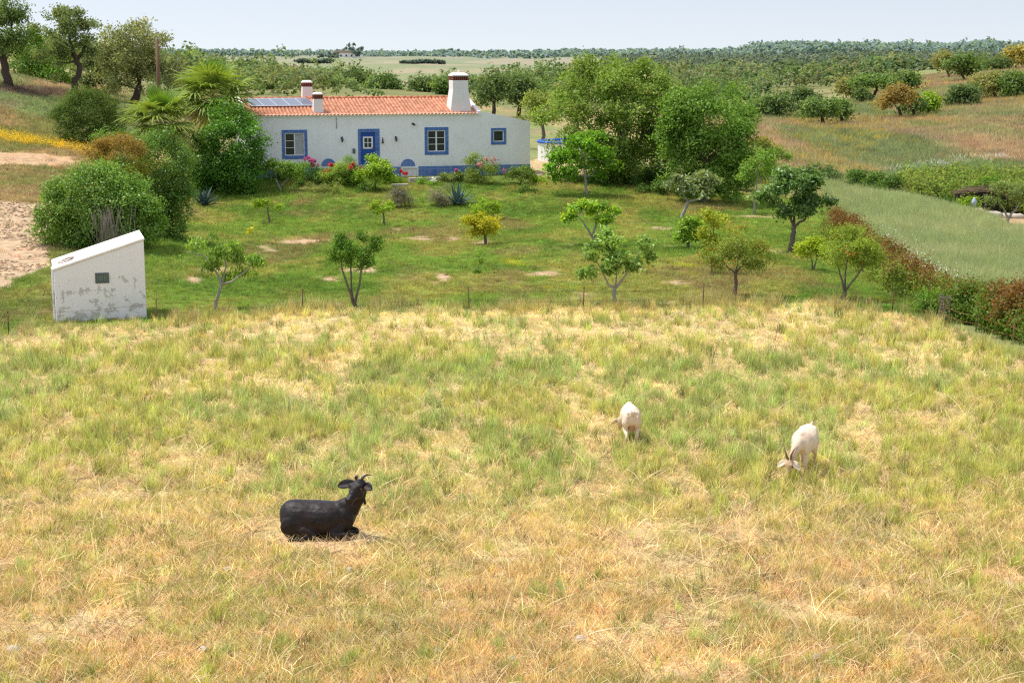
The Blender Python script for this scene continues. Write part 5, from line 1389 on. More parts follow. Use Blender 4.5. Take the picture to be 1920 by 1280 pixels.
# hedgerows and a villa on the far fields
def hedgerow(lab, px0, px1, Y, hgt, seed):
    rng = np.random.default_rng(seed); n = int(abs(px1 - px0) * 1.2)
    px = np.linspace(px0, px1, n); x = Y * (px - 960) / F; y = np.full(n, Y) + np.sin(np.linspace(0, 2, n)) * 18; z = ground(x, y)
    o = wood('hedgerow', lab, np.stack([x, y, z], -1), rng.uniform(.6, 1, n) * hgt, .0024, [(.07, .10, .06), (.08, .105, .065)], seed, 16)
    del o['kind']; o['category'] = 'hedgerow'
hedgerow('short dark hedgerow on the pale field left of the far villa', 566, 620, 900, 3.2, 21)
hedgerow('long thin dark hedgerow on the pale field right of the far villa', 755, 830, 960, 2.6, 22)
vb = stand(650, 1500); s_ = ppm(vb)
vr = empty('far_villa', vb, .15, 'tiny pale villa with a pinkish roof alone on the far fields', 'house')
b = MB(); b.box((0, 0, 2.4), (22, 9, 5.4)); b.box((14, 1, 1.6), (8, 8, 3.6)); b.build('wall', M_WALL, vr)
b = MB(); b.prism([(-11.6, 5.1), (11.6, 5.1), (8, 7.4), (-8, 7.4)], -5, 5); b.build('roof', simple('pale pink tile', (.5, .33, .26), .9, .2, 2, 0), vr)
b = MB()
for k in range(4): b.box((-8 + k * 5, -4.52, 2.6), (1.5, .1, 1.8))
b.build('windows', M_GLASS, vr)
P = np.array([stand(px, y) for px, y in ((662, 1480), (666, 1470), (670, 1490), (615, 1400), (622, 1390), (629, 1380), (637, 1390))])
for i, p in enumerate(P):
    tree('villa_tree', 'dark tree close to the right of the tiny far villa' if i < 3 else 'dark tree below the tiny far villa', 'tree', (0, 0), [], base=p) if False else None
o = wood('villa_trees', 'dark clump of trees beside the tiny far villa', P, np.array([11, 13, 10, 6, 7, 6, 6.]), .0024, WC2, 31, 60)
# ------------------------------------------------------------------ grass: clumps of real blades scattered over the ground
def grass_mat(name, transl=.3):
    m, t, bs = newmat(name)
    ti = t.node('ShaderNodeAttribute', attribute_name='tint', attribute_type='INSTANCER').outputs['Color']
    c = t.node('ShaderNodeAttribute', attribute_name='Col').outputs['Color']
    col = t.mix(1.0, t.mix(1.0, ti, c, 'MULTIPLY'), (1.48, 1.47, 1.36), 'MULTIPLY')
    df = t.node('ShaderNodeBsdfDiffuse'); tr = t.node('ShaderNodeBsdfTranslucent')
    t.link(col, df.inputs[0]); t.link(col, tr.inputs[0])
    mx = t.node('ShaderNodeMixShader'); mx.inputs[0].default_value = transl
    t.link(df.outputs[0], mx.inputs[1]); t.link(tr.outputs[0], mx.inputs[2])
    t.link(mx.outputs[0], t.n['Material Output'].inputs['Surface']); t.n.remove(bs)
    return m
M_GRASS = grass_mat('grass blades', .45)
def blades(name, n, rad, h, wd, bend, lie=0.0, seed=0, segs=3, dark=.55, vary=.3, heads=0):
    rng = np.random.default_rng(seed); V = []; Fq = []; C = []
    for i in range(n):
        a = rng.random() * 6.283; rr = rad * rng.random() ** .6
        p = np.array((math.cos(a) * rr, math.sin(a) * rr, -.02))
        hh = h * (.55 + .6 * rng.random()); w_ = wd * (.7 + .6 * rng.random())
        az = rng.random() * 6.283
        d = np.array((math.cos(az), math.sin(az), 0))
        L = lie if rng.random() < .8 else lie * .3
        up = np.array((0, 0, 1 - L)) + d * (.12 + L + .25 * rng.random() * bend)
        up = up / np.linalg.norm(up)
        fa = rng.random() * 6.283
        side = unit(np.cross(up, np.array((math.cos(fa), math.sin(fa), .3))))
        cc = np.clip(1 + rng.normal() * vary * .5, .5, 1.5); warm = np.array((1, 1 + rng.normal() * .05, 1 + rng.normal() * .12))
        o = len(V)
        for k in range(segs + 1):
            t = k / segs
            q = p + up * hh * t + d * hh * bend * .55 * t * t - np.array((0, 0, 1)) * hh * bend * .25 * t * t
            q[2] = max(q[2], -.02 + .012 * (k > 0))
            wk = w_ * (1 - t) ** .6 * .5 + (.0006)
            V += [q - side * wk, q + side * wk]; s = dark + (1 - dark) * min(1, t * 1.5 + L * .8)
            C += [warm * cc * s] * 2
        for k in range(segs): Fq.append((o + 2 * k, o + 2 * k + 1, o + 2 * k + 3, o + 2 * k + 2))
    return np_mesh(name, np.array(V), np.array(Fq), np.array(C))
def protos(name, meshes, mat):
    c = bpy.data.collections.new(name)
    for m in meshes:
        m.materials.append(mat); o = bpy.data.objects.new(m.name, m); c.objects.link(o)
    return c
def scatter(name, label, coll, P, scale, tint, seed, cat='grass', tilt=.12):
    rng = np.random.default_rng(seed); n = len(P)
    me = bpy.data.meshes.new(name); me.vertices.add(n); me.vertices.foreach_set('co', np.asarray(P, np.float32).ravel())
    a = me.attributes.new('rot', 'FLOAT_VECTOR', 'POINT'); r = np.stack([rng.normal(size=n) * tilt, rng.normal(size=n) * tilt, rng.random(n) * 6.283], -1); a.data.foreach_set('vector', r.astype(np.float32).ravel())
    a = me.attributes.new('scl', 'FLOAT_VECTOR', 'POINT'); s = np.asarray(scale, np.float32); s = np.stack([s, s, s * (.8 + .4 * rng.random(n))], -1) if s.ndim == 1 else s; a.data.foreach_set('vector', s.astype(np.float32).ravel())
    a = me.attributes.new('tint', 'FLOAT_COLOR', 'POINT'); t = np.ones((n, 4), np.float32); t[:, :3] = np.clip(tint, 0, 1); a.data.foreach_set('color', t.ravel())
    a = me.attributes.new('pick', 'INT', 'POINT'); a.data.foreach_set('value', rng.integers(0, len(coll.objects), n).astype(np.int32))
    o = bpy.data.objects.new(name, me); COL.objects.link(o); tag(o, label, cat, kind='stuff')
    g = bpy.data.node_groups.new(name, 'GeometryNodeTree')
    g.interface.new_socket('Geometry', in_out='INPUT', socket_type='NodeSocketGeometry'); g.interface.new_socket('Geometry', in_out='OUTPUT', socket_type='NodeSocketGeometry')
    N = g.nodes; L = g.links
    i_ = N.new('NodeGroupInput'); o_ = N.new('NodeGroupOutput'); ip = N.new('GeometryNodeInstanceOnPoints'); ci = N.new('GeometryNodeCollectionInfo')
    ci.inputs['Collection'].default_value = coll; ci.inputs['Separate Children'].default_value = True; ci.inputs['Reset Children'].default_value = True
    def attr(nm, ty):
        q = N.new('GeometryNodeInputNamedAttribute'); q.data_type = ty; q.inputs['Name'].default_value = nm; return q.outputs['Attribute']
    L.new(i_.outputs[0], ip.inputs['Points']); L.new(ci.outputs[0], ip.inputs['Instance']); ip.inputs['Pick Instance'].default_value = True
    L.new(attr('pick', 'INT'), ip.inputs['Instance Index']); 
    e2r = N.new('FunctionNodeEulerToRotation'); L.new(attr('rot', 'FLOAT_VECTOR'), e2r.inputs[0]); L.new(e2r.outputs[0], ip.inputs['Rotation'])
    L.new(attr('scl', 'FLOAT_VECTOR'), ip.inputs['Scale']); L.new(ip.outputs[0], o_.inputs[0])
    m = o.modifiers.new('scatter', 'NODES'); m.node_group = g
    return o
def spread(n, pxr, yr, seed, power=1.0):
    """random ground points over a wedge in front of the camera; power 1 = even per square metre"""
    rng = np.random.default_rng(seed)
    k = 2 - power
    y = (yr[0] ** k + rng.random(n) * (yr[1] ** k - yr[0] ** k)) ** (1 / k)
    x = y * (rng.uniform(*pxr, n) - 960) / F
    return np.stack([x, y, ground(x, y)], -1)
def jit(c, rng, v=.22, hue=.06):
    n = len(c); return c * (1 + rng.normal(size=(n, 1)) * v) * (1 + rng.normal(size=(n, 3)) * hue)
rng = np.random.default_rng(77)
C_STRAW = protos('straw_mat', [blades('straw_%d' % i, 26, .22, .19, .008, .6, .85, 100 + i, 3, .85, .35) for i in range(7)], M_GRASS)
C_DRY = protos('dry_grass', [blades('dry_%d' % i, 24, .15, .135, .0058, .4, .08, 120 + i, 3, .75, .35) for i in range(7)], M_GRASS)
C_TUFT = protos('tuft', [blades('tuft_%d' % i, 26, .11, .36, .010, .22, .0, 140 + i, 3, .6, .3) for i in range(7)], M_GRASS)
C_LAWN = protos('lawn', [blades('lawn_%d' % i, 26, .24, .17, .014, .5, .2, 160 + i, 2, .75, .3) for i in range(5)], M_GRASS)
C_OAT = protos('oats', [blades('oats_%d' % i, 24, .30, .50, .013, .25, .02, 180 + i, 3, .75, .25) for i in range(5)], M_GRASS)
C_WILD = protos('wild', [blades('wild_%d' % i, 26, .55, .5, .03, .4, .1, 200 + i, 2, .75, .35) for i in range(5)], M_GRASS)
def pas_ok(P):
    q = project(P); return (q[1] + edge_noise(P[:, 0], P[:, 1]) > fence_y(q[0]) - 4 + 10 * rng.random(len(P))) , q
GOATBED = (615, 1008, 125, 25)
# straw lying flat
P = spread(26000, (-120, 2040), (14.2, 46), 1, 1.0); k, q = pas_ok(P); k &= (np.exp(-(((q[0] - 615) / 120) ** 2 + ((q[1] - 1008) / 22) ** 2)) < .5) | (rng.random(len(P)) < .35); P = P[k]; q = (q[0][k], q[1][k])
back = sstep(900, 660, q[1])[:, None]
t = np.array((.54, .425, .245)) * (1 - back) + np.array((.58, .48, .275)) * back
n = fbm(P[:, 0] * .5, P[:, 1] * .5, 401, 3)[:, None]
t = t * (.78 + .45 * n)
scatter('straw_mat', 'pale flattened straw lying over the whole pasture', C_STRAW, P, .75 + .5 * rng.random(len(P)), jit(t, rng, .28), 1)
# upright dry grass, mostly near
P = spread(30000, (-120, 2040), (14.2, 46), 2, 1.35); k, q = pas_ok(P)
bed = np.exp(-(((q[0] - GOATBED[0]) / GOATBED[2]) ** 2 + ((q[1] - GOATBED[1]) / GOATBED[3]) ** 2))
n = fbm(P[:, 0] * .9, P[:, 1] * .9, 403, 3)
k &= (rng.random(len(P)) < np.clip(.30 + .9 * sstep(840, 1000, q[1]), 0, 1)) & (bed < .35) & (n > .36)
P = P[k]; q = (q[0][k], q[1][k]); n = n[k]
fr = sstep(880, 1080, q[1])[:, None]
t = np.array((.54, .49, .19)) * (1 - fr) + np.array((.57, .42, .20)) * fr
gk = rng.random(len(P))[:, None] < (.16 + .5 * sstep(.42, .62, fbm(P[:, 0] * .8, P[:, 1] * .8, 405, 3)))[:, None]
t = np.where(gk, np.array((.35, .35, .105)), t)
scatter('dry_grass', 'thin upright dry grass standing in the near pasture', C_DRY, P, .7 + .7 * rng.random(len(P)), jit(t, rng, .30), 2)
# green tufts, thickest in the middle of the pasture
P = spread(30000, (-120, 2040), (15.0, 45.5), 3, 1.0); k, q = pas_ok(P)
band = sstep(620, 730, q[1]) * (1 - sstep(850, 1000, q[1]))
rightb = sstep(1000, 1900, q[0]) * sstep(1180, 950, q[1]) * .25
cl = fbm(P[:, 0] * 1.1, P[:, 1] * .35, 407, 4); c2 = fbm(P[:, 0] * 3.2, P[:, 1] * 1.1, 409, 2)
pr = np.clip(.04 + .15 * (q[1] < 720) + .92 * band + rightb * .6, 0, 1) * sstep(.33, .58, cl * .5 + c2 * .5)
pr = np.maximum(pr, .9 * (c2 > .70) * (cl > .46))
edge = np.exp(-((q[1] - fence_y(q[0]) - 6) / 8) ** 2); pr = np.maximum(pr, .035 + .35 * edge)
k &= (rng.random(len(P)) < pr) & (np.exp(-(((q[0] - 610) / 120) ** 2 + ((q[1] - 1003) / 30) ** 2)) < .3)
P = P[k]; q = (q[0][k], q[1][k]); band = band[k]; edge = edge[k]
g = rng.random((len(P), 1))
t = np.array((.345, .375, .08)) * (1 - g) + np.array((.55, .52, .18)) * g
cool = (fbm(P[:, 0] * .4, P[:, 1] * .3, 411, 3) > .56)[:, None]; t = t * (1 - edge[:, None] * .5) + np.array((.50, .40, .17)) * edge[:, None] * .5; t = np.where(cool, t * np.array((.82, .94, 1.05)), t)
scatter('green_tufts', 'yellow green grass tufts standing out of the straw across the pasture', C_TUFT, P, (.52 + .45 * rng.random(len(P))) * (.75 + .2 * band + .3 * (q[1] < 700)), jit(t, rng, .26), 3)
# long pale stalks and small green weeds among the near grass
C_STALK = protos('stalk', [blades('stalk_%d' % i, 4, .12, .46, .007, .7, .35, 220 + i, 4, .95, .2) for i in range(6)], M_GRASS)
P = spread(2000, (-120, 2040), (14.2, 34), 21, 1.1); k, q = pas_ok(P); k &= np.exp(-(((q[0] - 610) / 140) ** 2 + ((q[1] - 1010) / 40) ** 2)) < .3; P = P[k]
scatter('dry_stalks', 'long pale bent stalks lying here and there over the near pasture', C_STALK, P, .6 + .6 * rng.random(len(P)), jit(np.tile((.66, .55, .33), (len(P), 1)), rng, .15, .04), 21)
C_TALL = protos('tall_dry', [blades('tall_%d' % i, 12, .10, .42, .009, .25, .02, 230 + i, 3, .7, .3) for i in range(5)], M_GRASS)
P = spread(16000, (-120, 1800), (38, 47), 22, 1.0); q = project(P)
k = (np.abs(q[1] - fence_y(q[0]) + 2 + (fbm(P[:, 0] * .7, P[:, 1] * .7, 503, 2) - .5) * 16) < 7) & (fbm(P[:, 0] * 1.3, P[:, 1] * 1.3, 505, 2) > .42) & ((q[0] < 60) | (q[0] > 320)); P = P[k]
scatter('fence_grass', 'ragged taller dry grass left uncut along the wire fence', C_TALL, P, .5 + .7 * rng.random(len(P)), jit(np.tile((.42, .37, .15), (len(P), 1)), rng, .3, .08), 22)
# garden lawn
P = spread(56000, (90, 1800), (42, 93), 4, 1.15); q = project(P)
c, reg, _, _ = cover(P[:, 0], P[:, 1], P[:, 2])
k = ((reg == 2) | ((reg == 9) & (rng.random(len(P)) < .08))) ; k |= (q[1] < fence_y(q[0]) + 12) & (q[1] > fence_y(q[0]) - 12) & (q[0] < 1760) & (rng.random(len(P)) < .5); P = P[k]; c = c[k]
hh = fbm(P[:, 0] * .3, P[:, 1] * .3, 421, 3)
scatter('garden_grass', 'short green and browning grass of the garden between fence and farmhouse', C_LAWN, P, (.40 + .8 * hh * rng.random(len(P)) ** .5) * (.35 + P[:, 1] / 70), jit(c * np.array((1.24, 1.27, 1.1)), rng, .28, .1), 4)
# left slope and paths edge
P = spread(30000, (-150, 420), (40, 135), 5, 1.0); q = project(P); c, reg, _, _ = cover(P[:, 0], P[:, 1], P[:, 2])
k = ((reg == 3) | (reg == 0)) & (q[1] < fence_y(q[0])) | (reg == 9) & (rng.random(len(P)) < .04) & (q[0] < 330); P = P[k]; c = c[k]
scatter('slope_grass', 'dry and green grass on the slope at the left below the cork oaks', C_LAWN, P, (.5 + .6 * rng.random(len(P))) * (.25 + P[:, 1] / 70), jit(c * 1.05, rng, .25, .08), 5)
# grain field
P = spread(42000, (1480, 2080), (44, 112), 6, 1.1); q = project(P); c, reg, _, _ = cover(P[:, 0], P[:, 1], P[:, 2])
k = (reg == 4) & (fbm(P[:, 0] * .8, P[:, 1] * .8, 431, 2) > .3); P = P[k]; c = c[k]
scatter('grain_crop', 'pale grey green standing oats filling the sloping field at the right', C_OAT, P, (.75 + .4 * rng.random(len(P))) * (.85 + P[:, 1] / 400), jit(c * np.array((1.05, 1.07, 1.04)), rng, .13, .05), 6, cat='crop')
# wild grass of the dry hill
P = spread(46000, (1280, 2080), (98, 330), 7, 1.25); q = project(P); c, reg, _, _ = cover(P[:, 0], P[:, 1], P[:, 2])
k = (reg == 0); P = P[k]; c = c[k]
fl = fbm(P[:, 0] * .09, P[:, 1] * .04, 433, 3); yel = (fl > .60) & (rng.random(len(P)) < .18); c = np.where(yel[:, None], np.array((.46, .33, .06)), c)
q = project(P); wh = (np.exp(-(((q[0] - 1730) / 75) ** 2 + ((q[1] - 318 + (q[0] - 1730) * .12) / 9) ** 2)) + np.exp(-(((q[0] - 1850) / 60) ** 2 + ((q[1] - 300) / 8) ** 2)) > .5) & (rng.random(len(P)) < .28)
c = np.where(wh[:, None], np.array((.60, .62, .55)), c)
wh2 = (np.exp(-(((q[0] - 1780) / 130) ** 2 + ((q[1] - 322 + (q[0] - 1780) * .1) / 16) ** 2)) > .4) & ~wh; c = np.where(wh2[:, None], np.array((.20, .26, .10)), c)
scatter('wild_grass', 'rough dry grass with yellow and white flower drifts on the right hill', C_WILD, P, (.5 + .6 * rng.random(len(P))) * (.8 + P[:, 1] / 300), jit(c * .97, rng, .25, .07), 7)
# vineyard
P = spread(5200, (1660, 2100), (88, 112), 8, 1.0); c, reg, _, _ = cover(P[:, 0], P[:, 1], P[:, 2]); k = reg == 6; P = P[k]
def leaf_bits(name, n, rad, h, size, col, seed):
    r_ = np.random.default_rng(seed); Q = r_.normal(size=(n, 3)) * np.array((rad, rad, h * .4)) + np.array((0, 0, h * .6)); N = unit(r_.normal(size=(n, 3)) * .7 + np.array((0, 0, .8)))
    V, Fq, CC = leaf_cloud(Q, N, np.full(n, size), np.full(n, size * .8), np.tile(np.array(col), (n, 1)) * (.7 + .6 * r_.random((n, 1))), r_)
    return np_mesh(name, V, Fq, CC)
C_VINE = protos('vines', [leaf_bits('vine_%d' % i, 60, .32, .7, .17, (1, 1, 1), 300 + i) for i in range(4)], M_GRASS)
scatter('vine_rows', 'low bright green vines covering the plot beyond the grain field', C_VINE, P, .8 + .5 * rng.random(len(P)), jit(np.tile((.165, .215, .043), (len(P), 1)), rng, .2, .08), 8, cat='vines')
# flowers
C_FLOW = protos('flowers', [leaf_bits('bloom_%d' % i, 40, .25, .35, .05, (1, 1, 1), 320 + i) for i in range(4)], M_GRASS)
P = spread(5000, (-120, 190), (84, 99), 9, 1.0); q = project(P); cy = np.interp(q[0], [-100, 0, 60, 125, 160], [240, 259, 268, 281, 290])
k = (np.abs(q[1] - cy + (fbm(P[:, 0] * .4, P[:, 1] * .4, 441, 2) - .5) * 14) < 6) & (rng.random(len(P)) < .3); P = P[k]
scatter('yellow_flowers', 'band of yellow wild flowers along the top edge of the dirt track at the left', C_FLOW, P, (.5 + .7 * rng.random(len(P))), jit(np.tile((.70, .46, .02), (len(P), 1)), rng, .15, .05), 9, cat='flowers')
P = spread(9000, (1620, 1860), (44, 76), 10, 1.0); q = project(P); cy = np.interp(q[0], [1640, 1700, 1740, 1800], [440, 487, 518, 545])
k = (np.abs(q[1] - cy + (fbm(P[:, 0] * .6, P[:, 1] * .6, 443, 2) - .5) * 16) < 6) & (q[0] > 1655) & (q[0] < 1800) & (rng.random(len(P)) < .10); P = P[k]
scatter('white_flowers', 'drift of white wild flowers between the reddish hedge and the grain field', C_FLOW, P, .8 + .5 * rng.random(len(P)), jit(np.tile((.75, .76, .72), (len(P), 1)), rng, .12, .03), 10, cat='flowers', tilt=.2)

# clods on the bare slope
def clod(name, seed):
    b = MB(); b.ball((0, 0, 0), (.09, .08, .055), None, 7, 5); V = np.array(b.v); r_ = np.random.default_rng(seed); V *= (1 + .35 * (r_.random((len(V), 1)) - .5)); me = b.mesh(name); me.vertices.foreach_set('co', V.astype(np.float32).ravel())
    a = me.color_attributes.new('Col', 'FLOAT_COLOR', 'POINT'); a.data.foreach_set('color', np.ones(len(V) * 4, np.float32)); me.polygons.foreach_set('use_smooth', [False] * len(me.polygons)); return me
C_CLOD = protos('clod', [clod('clod_%d' % i, 400 + i) for i in range(4)], M_GRASS)
P = spread(9000, (-120, 130), (48, 78), 31, 1.0); q = project(P); c, reg, _, _ = cover(P[:, 0], P[:, 1], P[:, 2])
k = (reg == 9) & (fbm(P[:, 0] * .8, P[:, 1] * .8, 601, 3) > .46); P = P[k]
scatter('dirt_clods', 'crumbly clods of pale earth covering the bare slope at the left', C_CLOD, P, .22 + .6 * rng.random(len(P)) ** 2, jit(np.tile((.34, .255, .18), (len(P), 1)), rng, .2, .05), 31, cat='soil')
# ------------------------------------------------------------------ goats: bodies grown as one skin
def one_skin(mb, voxel=.012, smooth=6, fac=.5):
    """joins overlapping lofts into ONE continuous surface"""
    import bmesh
    me = mb.mesh('body_src')
    bm = bmesh.new(); bm.from_mesh(me); bmesh.ops.recalc_face_normals(bm, faces=bm.faces); bm.to_mesh(me); bm.free()
    o = bpy.data.objects.new('body_src', me); COL.objects.link(o)
    r = o.modifiers.new('r', 'REMESH'); r.mode = 'VOXEL'; r.voxel_size = voxel; r.use_smooth_shade = True
    s = o.modifiers.new('s', 'SMOOTH'); s.iterations = smooth; s.factor = fac
    dg = bpy.context.evaluated_depsgraph_get(); dg.update()
    m2 = bpy.data.meshes.new_from_object(o.evaluated_get(dg))
    bpy.data.objects.remove(o); bpy.data.meshes.remove(me)
    V = np.empty(len(m2.vertices) * 3, np.float32); m2.vertices.foreach_get('co', V); V = V.reshape(-1, 3)
    Nn = np.empty(len(m2.vertices) * 3, np.float32); m2.vertices.foreach_get('normal', Nn); Nn = Nn.reshape(-1, 3)
    dsp = (fbm(V[:, 0] * 9 + V[:, 2] * 3, V[:, 1] * 9 + V[:, 2] * 8, 71, 3) - .5) * .013 + (fbm(V[:, 0] * 30, V[:, 1] * 20 + V[:, 2] * 30, 72, 2) - .5) * .004
    V += Nn * dsp[:, None]; m2.vertices.foreach_set('co', V.ravel()); m2.update()
    m2.polygons.foreach_set('use_smooth', [True] * len(m2.polygons))
    return m2
def chain(mb, pts, rad, n=12):
    """tapering limb with round ends through joints; rad entries may be (side, other)"""
    P = [Vector(p) for p in pts]; fine = []; rr = []
    rad = [r if hasattr(r, '__len__') else (r, r) for r in rad]
    m = 5
    for i in range(len(P) - 1):
        p0 = P[max(i - 1, 0)]; p1 = P[i]; p2 = P[i + 1]; p3 = P[min(i + 2, len(P) - 1)]
        for k in range(m):
            t = k / m
            q = .5 * ((2 * p1) + (p2 - p0) * t + (2 * p0 - 5 * p1 + 4 * p2 - p3) * t * t + (3 * p1 - p0 - 3 * p2 + p3) * t ** 3)
            ts = t * t * (3 - 2 * t)
            fine.append(q); rr.append((rad[i][0] * (1 - ts) + rad[i + 1][0] * ts, rad[i][1] * (1 - ts) + rad[i + 1][1] * ts))
    fine.append(P[-1]); rr.append(rad[-1])
    secs = []
    for i, q in enumerate(fine):
        t = (fine[min(i + 1, len(fine) - 1)] - fine[max(i - 1, 0)]).normalized()
        a = t.cross(Vector((0, 1, 0)))
        if a.length < .2: a = t.cross(Vector((0, 0, 1)))
        a.normalize(); b = t.cross(a).normalized()
        secs.append((q, a * rr[i][0], b * rr[i][1]))
    mb.loft(secs, n)
    mb.ball(fine[0], (min(rr[0]) * .98,) * 3); mb.ball(fine[-1], (min(rr[-1]) * .98,) * 3)
def hide(name, c, c2, rough=.55, spec=.3, scale=7, legs=None):
    m, t, bs = newmat(name)
    tc = t.node('ShaderNodeTexCoord').outputs['Object']
    n = t.noise(scale, 5, .65, tc); mp = t.node('ShaderNodeMapping'); mp.inputs['Scale'].default_value = (12, 60, 60); t.link(tc, mp.inputs[0]); n2 = t.noise(2, 4, .6, mp.outputs[0])
    a = t.mix(t.ramp(n, [(.35, (0, 0, 0)), (.7, (1, 1, 1))]), c, c2)
    a = t.mix(1.0, a, t.ramp(n2, [(.3, (.75, .75, .75)), (.7, (1.2, 1.2, 1.2))]), 'MULTIPLY')
    if legs:
        sp_ = t.node('ShaderNodeSeparateXYZ'); t.link(tc, sp_.inputs[0])
        k1 = t.ramp(sp_.outputs[0], [(.50, (0, 0, 0)), (.60, (1, 1, 1))]); k2 = t.ramp(sp_.outputs[2], [(.08, (1, 1, 1)), (.26, (0, 0, 0))])
        a = t.mix(t.mathn('MULTIPLY', t.mathn('MAXIMUM', k1, k2), .75), a, legs)
    t.link(a, bs.inputs['Base Color']); bs.inputs['Roughness'].default_value = rough; bs.inputs['Specular IOR Level'].default_value = spec
    bs.inputs['Sheen Weight'].default_value = .04; bs.inputs['Sheen Roughness'].default_value = .4
    t.link(t.bump(n2, .25, .006), bs.inputs['Normal'])
    return m
M_BLACK = hide('black goat hair', (.006, .0048, .005), (.022, .0115, .009), .52, .30)
M_CREAM = hide('cream goat hair', (.80, .67, .50), (.68, .49, .36), .7, .2, 4, (.46, .27, .14))
M_CREAMP = hide('plain cream goat hair', (.80, .67, .50), (.70, .54, .40), .7, .2, 4)
M_HORN = simple('grey brown horn', (.20, .14, .09), .5, .4, 22, .5, spec=.4)
M_HORND = simple('dark horn', (.07, .055, .05), .45, .4, 22, .5, spec=.4)
M_HOOF = simple('dark hoof', (.06, .045, .035), .6, .3, 12, .2)
M_EYE = simple('amber goat eye', (.07, .035, .012), .15, .1, 20, 0, spec=.6)
M_PINK = simple('pinkish skin', (.55, .32, .25), .6, .2, 10, .1)
M_TAN = simple('tan hair', (.42, .25, .12), .75, .3, 14, .3)
def horn(root, pts, r, mat):
    mb = MB(); P = [np.array(p, float) for p in pts]; fine = []
    for i in range(len(P) - 1):
        for k in range(6): fine.append(P[i] * (1 - k / 6) + P[i + 1] * (k / 6))
    fine.append(P[-1]); n = len(fine)
    for _ in range(3): fine = [fine[0]] + [(fine[i - 1] + fine[i] * 2 + fine[i + 1]) / 4 for i in range(1, n - 1)] + [fine[-1]]
    mb.tube(fine, [r * (1 - .85 * i / (n - 1)) * (1 + .07 * (i % 2)) for i in range(n)], 9)
    return mb.build('horn', mat, root, fixn=False)
def ear(root, base, d, up, L, W, mat, inner=None):
    """leaf shaped cupped ear"""
    d = unit(np.array(d, float)); up = np.array(up, float); sd = unit(np.cross(d, up)); nn = np.cross(sd, d)
    V = []; Fs = []; n = 8
    for i in range(n + 1):
        t = i / n; w_ = W * (.32 + .9 * math.sin(math.pi * min(1, t * .9 + .1)) ** .8) * (1 if t < .97 else .4) * .5
        c = np.array(base) + d * L * t + np.array((0, 0, -1)) * L * .12 * t * t
        for j in (-1, -.5, 0, .5, 1): V.append(c + sd * w_ * j + nn * w_ * (j * j) * .45)
    for i in range(n):
        for j in range(4): Fs.append((i * 5 + j, i * 5 + j + 1, i * 5 + j + 6, i * 5 + j + 5))
    mb = MB(); mb.add(V, Fs, True); o = mb.build('ear', mat, root, fixn=False)
    s = o.modifiers.new('t', 'SOLIDIFY'); s.thickness = .012; s.offset = 0
    return o
def goat_head(mb, poll, dirv, L=.25, k=1.0):
    """poll: top back of the head; dirv: towards the muzzle.  Returns a frame for eyes, ears, horns"""
    d = unit(np.array(dirv, float)); side = unit(np.cross((0, 0, 1.0), d)); up = np.cross(d, side)
    secs = []
    for t, a, b, off in ((-.22, .045, .045, -.008), (-.08, .066, .066, -.006), (.08, .074, .080, -.010), (.25, .070, .086, -.018), (.42, .060, .074, -.022), (.6, .047, .058, -.024), (.78, .040, .047, -.026), (.92, .038, .041, -.030), (1.0, .030, .030, -.034), (1.04, .016, .016, -.036)):
        c = np.array(poll) + d * L * t + up * off * k
        secs.append((c, side * a * k, up * b * k))
    mb.loft(secs, 16)
    c = np.array(poll) + d * L * .9 - up * .055 * k; mb.ball(c, .026 * k)         # chin
    for s in (-1, 1):
        c = np.array(poll) + d * L * .26 + side * s * .048 * k + up * .032 * k; mb.ball(c, .032 * k)   # brow
        c = np.array(poll) + d * L * .36 + side * s * .034 * k - up * .05 * k; mb.ball(c, .042 * k)   # jaw
        c = np.array(poll) + d * L * .97 + side * s * .018 * k + up * .0 * k; mb.ball(c, .017 * k)    # nostril lip
    return d, side, up
def face_parts(root, poll, d, side, up, L, k, eye=M_EYE, nose=M_HOOF):
    for s in (-1, 1):
        c = np.array(poll) + d * L * .33 + side * s * .072 * k + up * .022 * k
        MB().ball(c, .0125 * k).build('eye', eye, root, fixn=False)
        c = np.array(poll) + d * L * 1.0 + side * s * .017 * k - up * .012 * k
        MB().ball(c, (.010 * k, .007 * k, .007 * k)).build('nostril', nose, root, fixn=False)
    c0 = np.array(poll) + d * L * .98 - up * .046 * k
    MB().tube([c0 - side * .03 * k - d * .05 * k, c0 + d * .012, c0 + side * .03 * k - d * .05 * k], .004 * k, 5).build('mouth', nose, root, fixn=False)

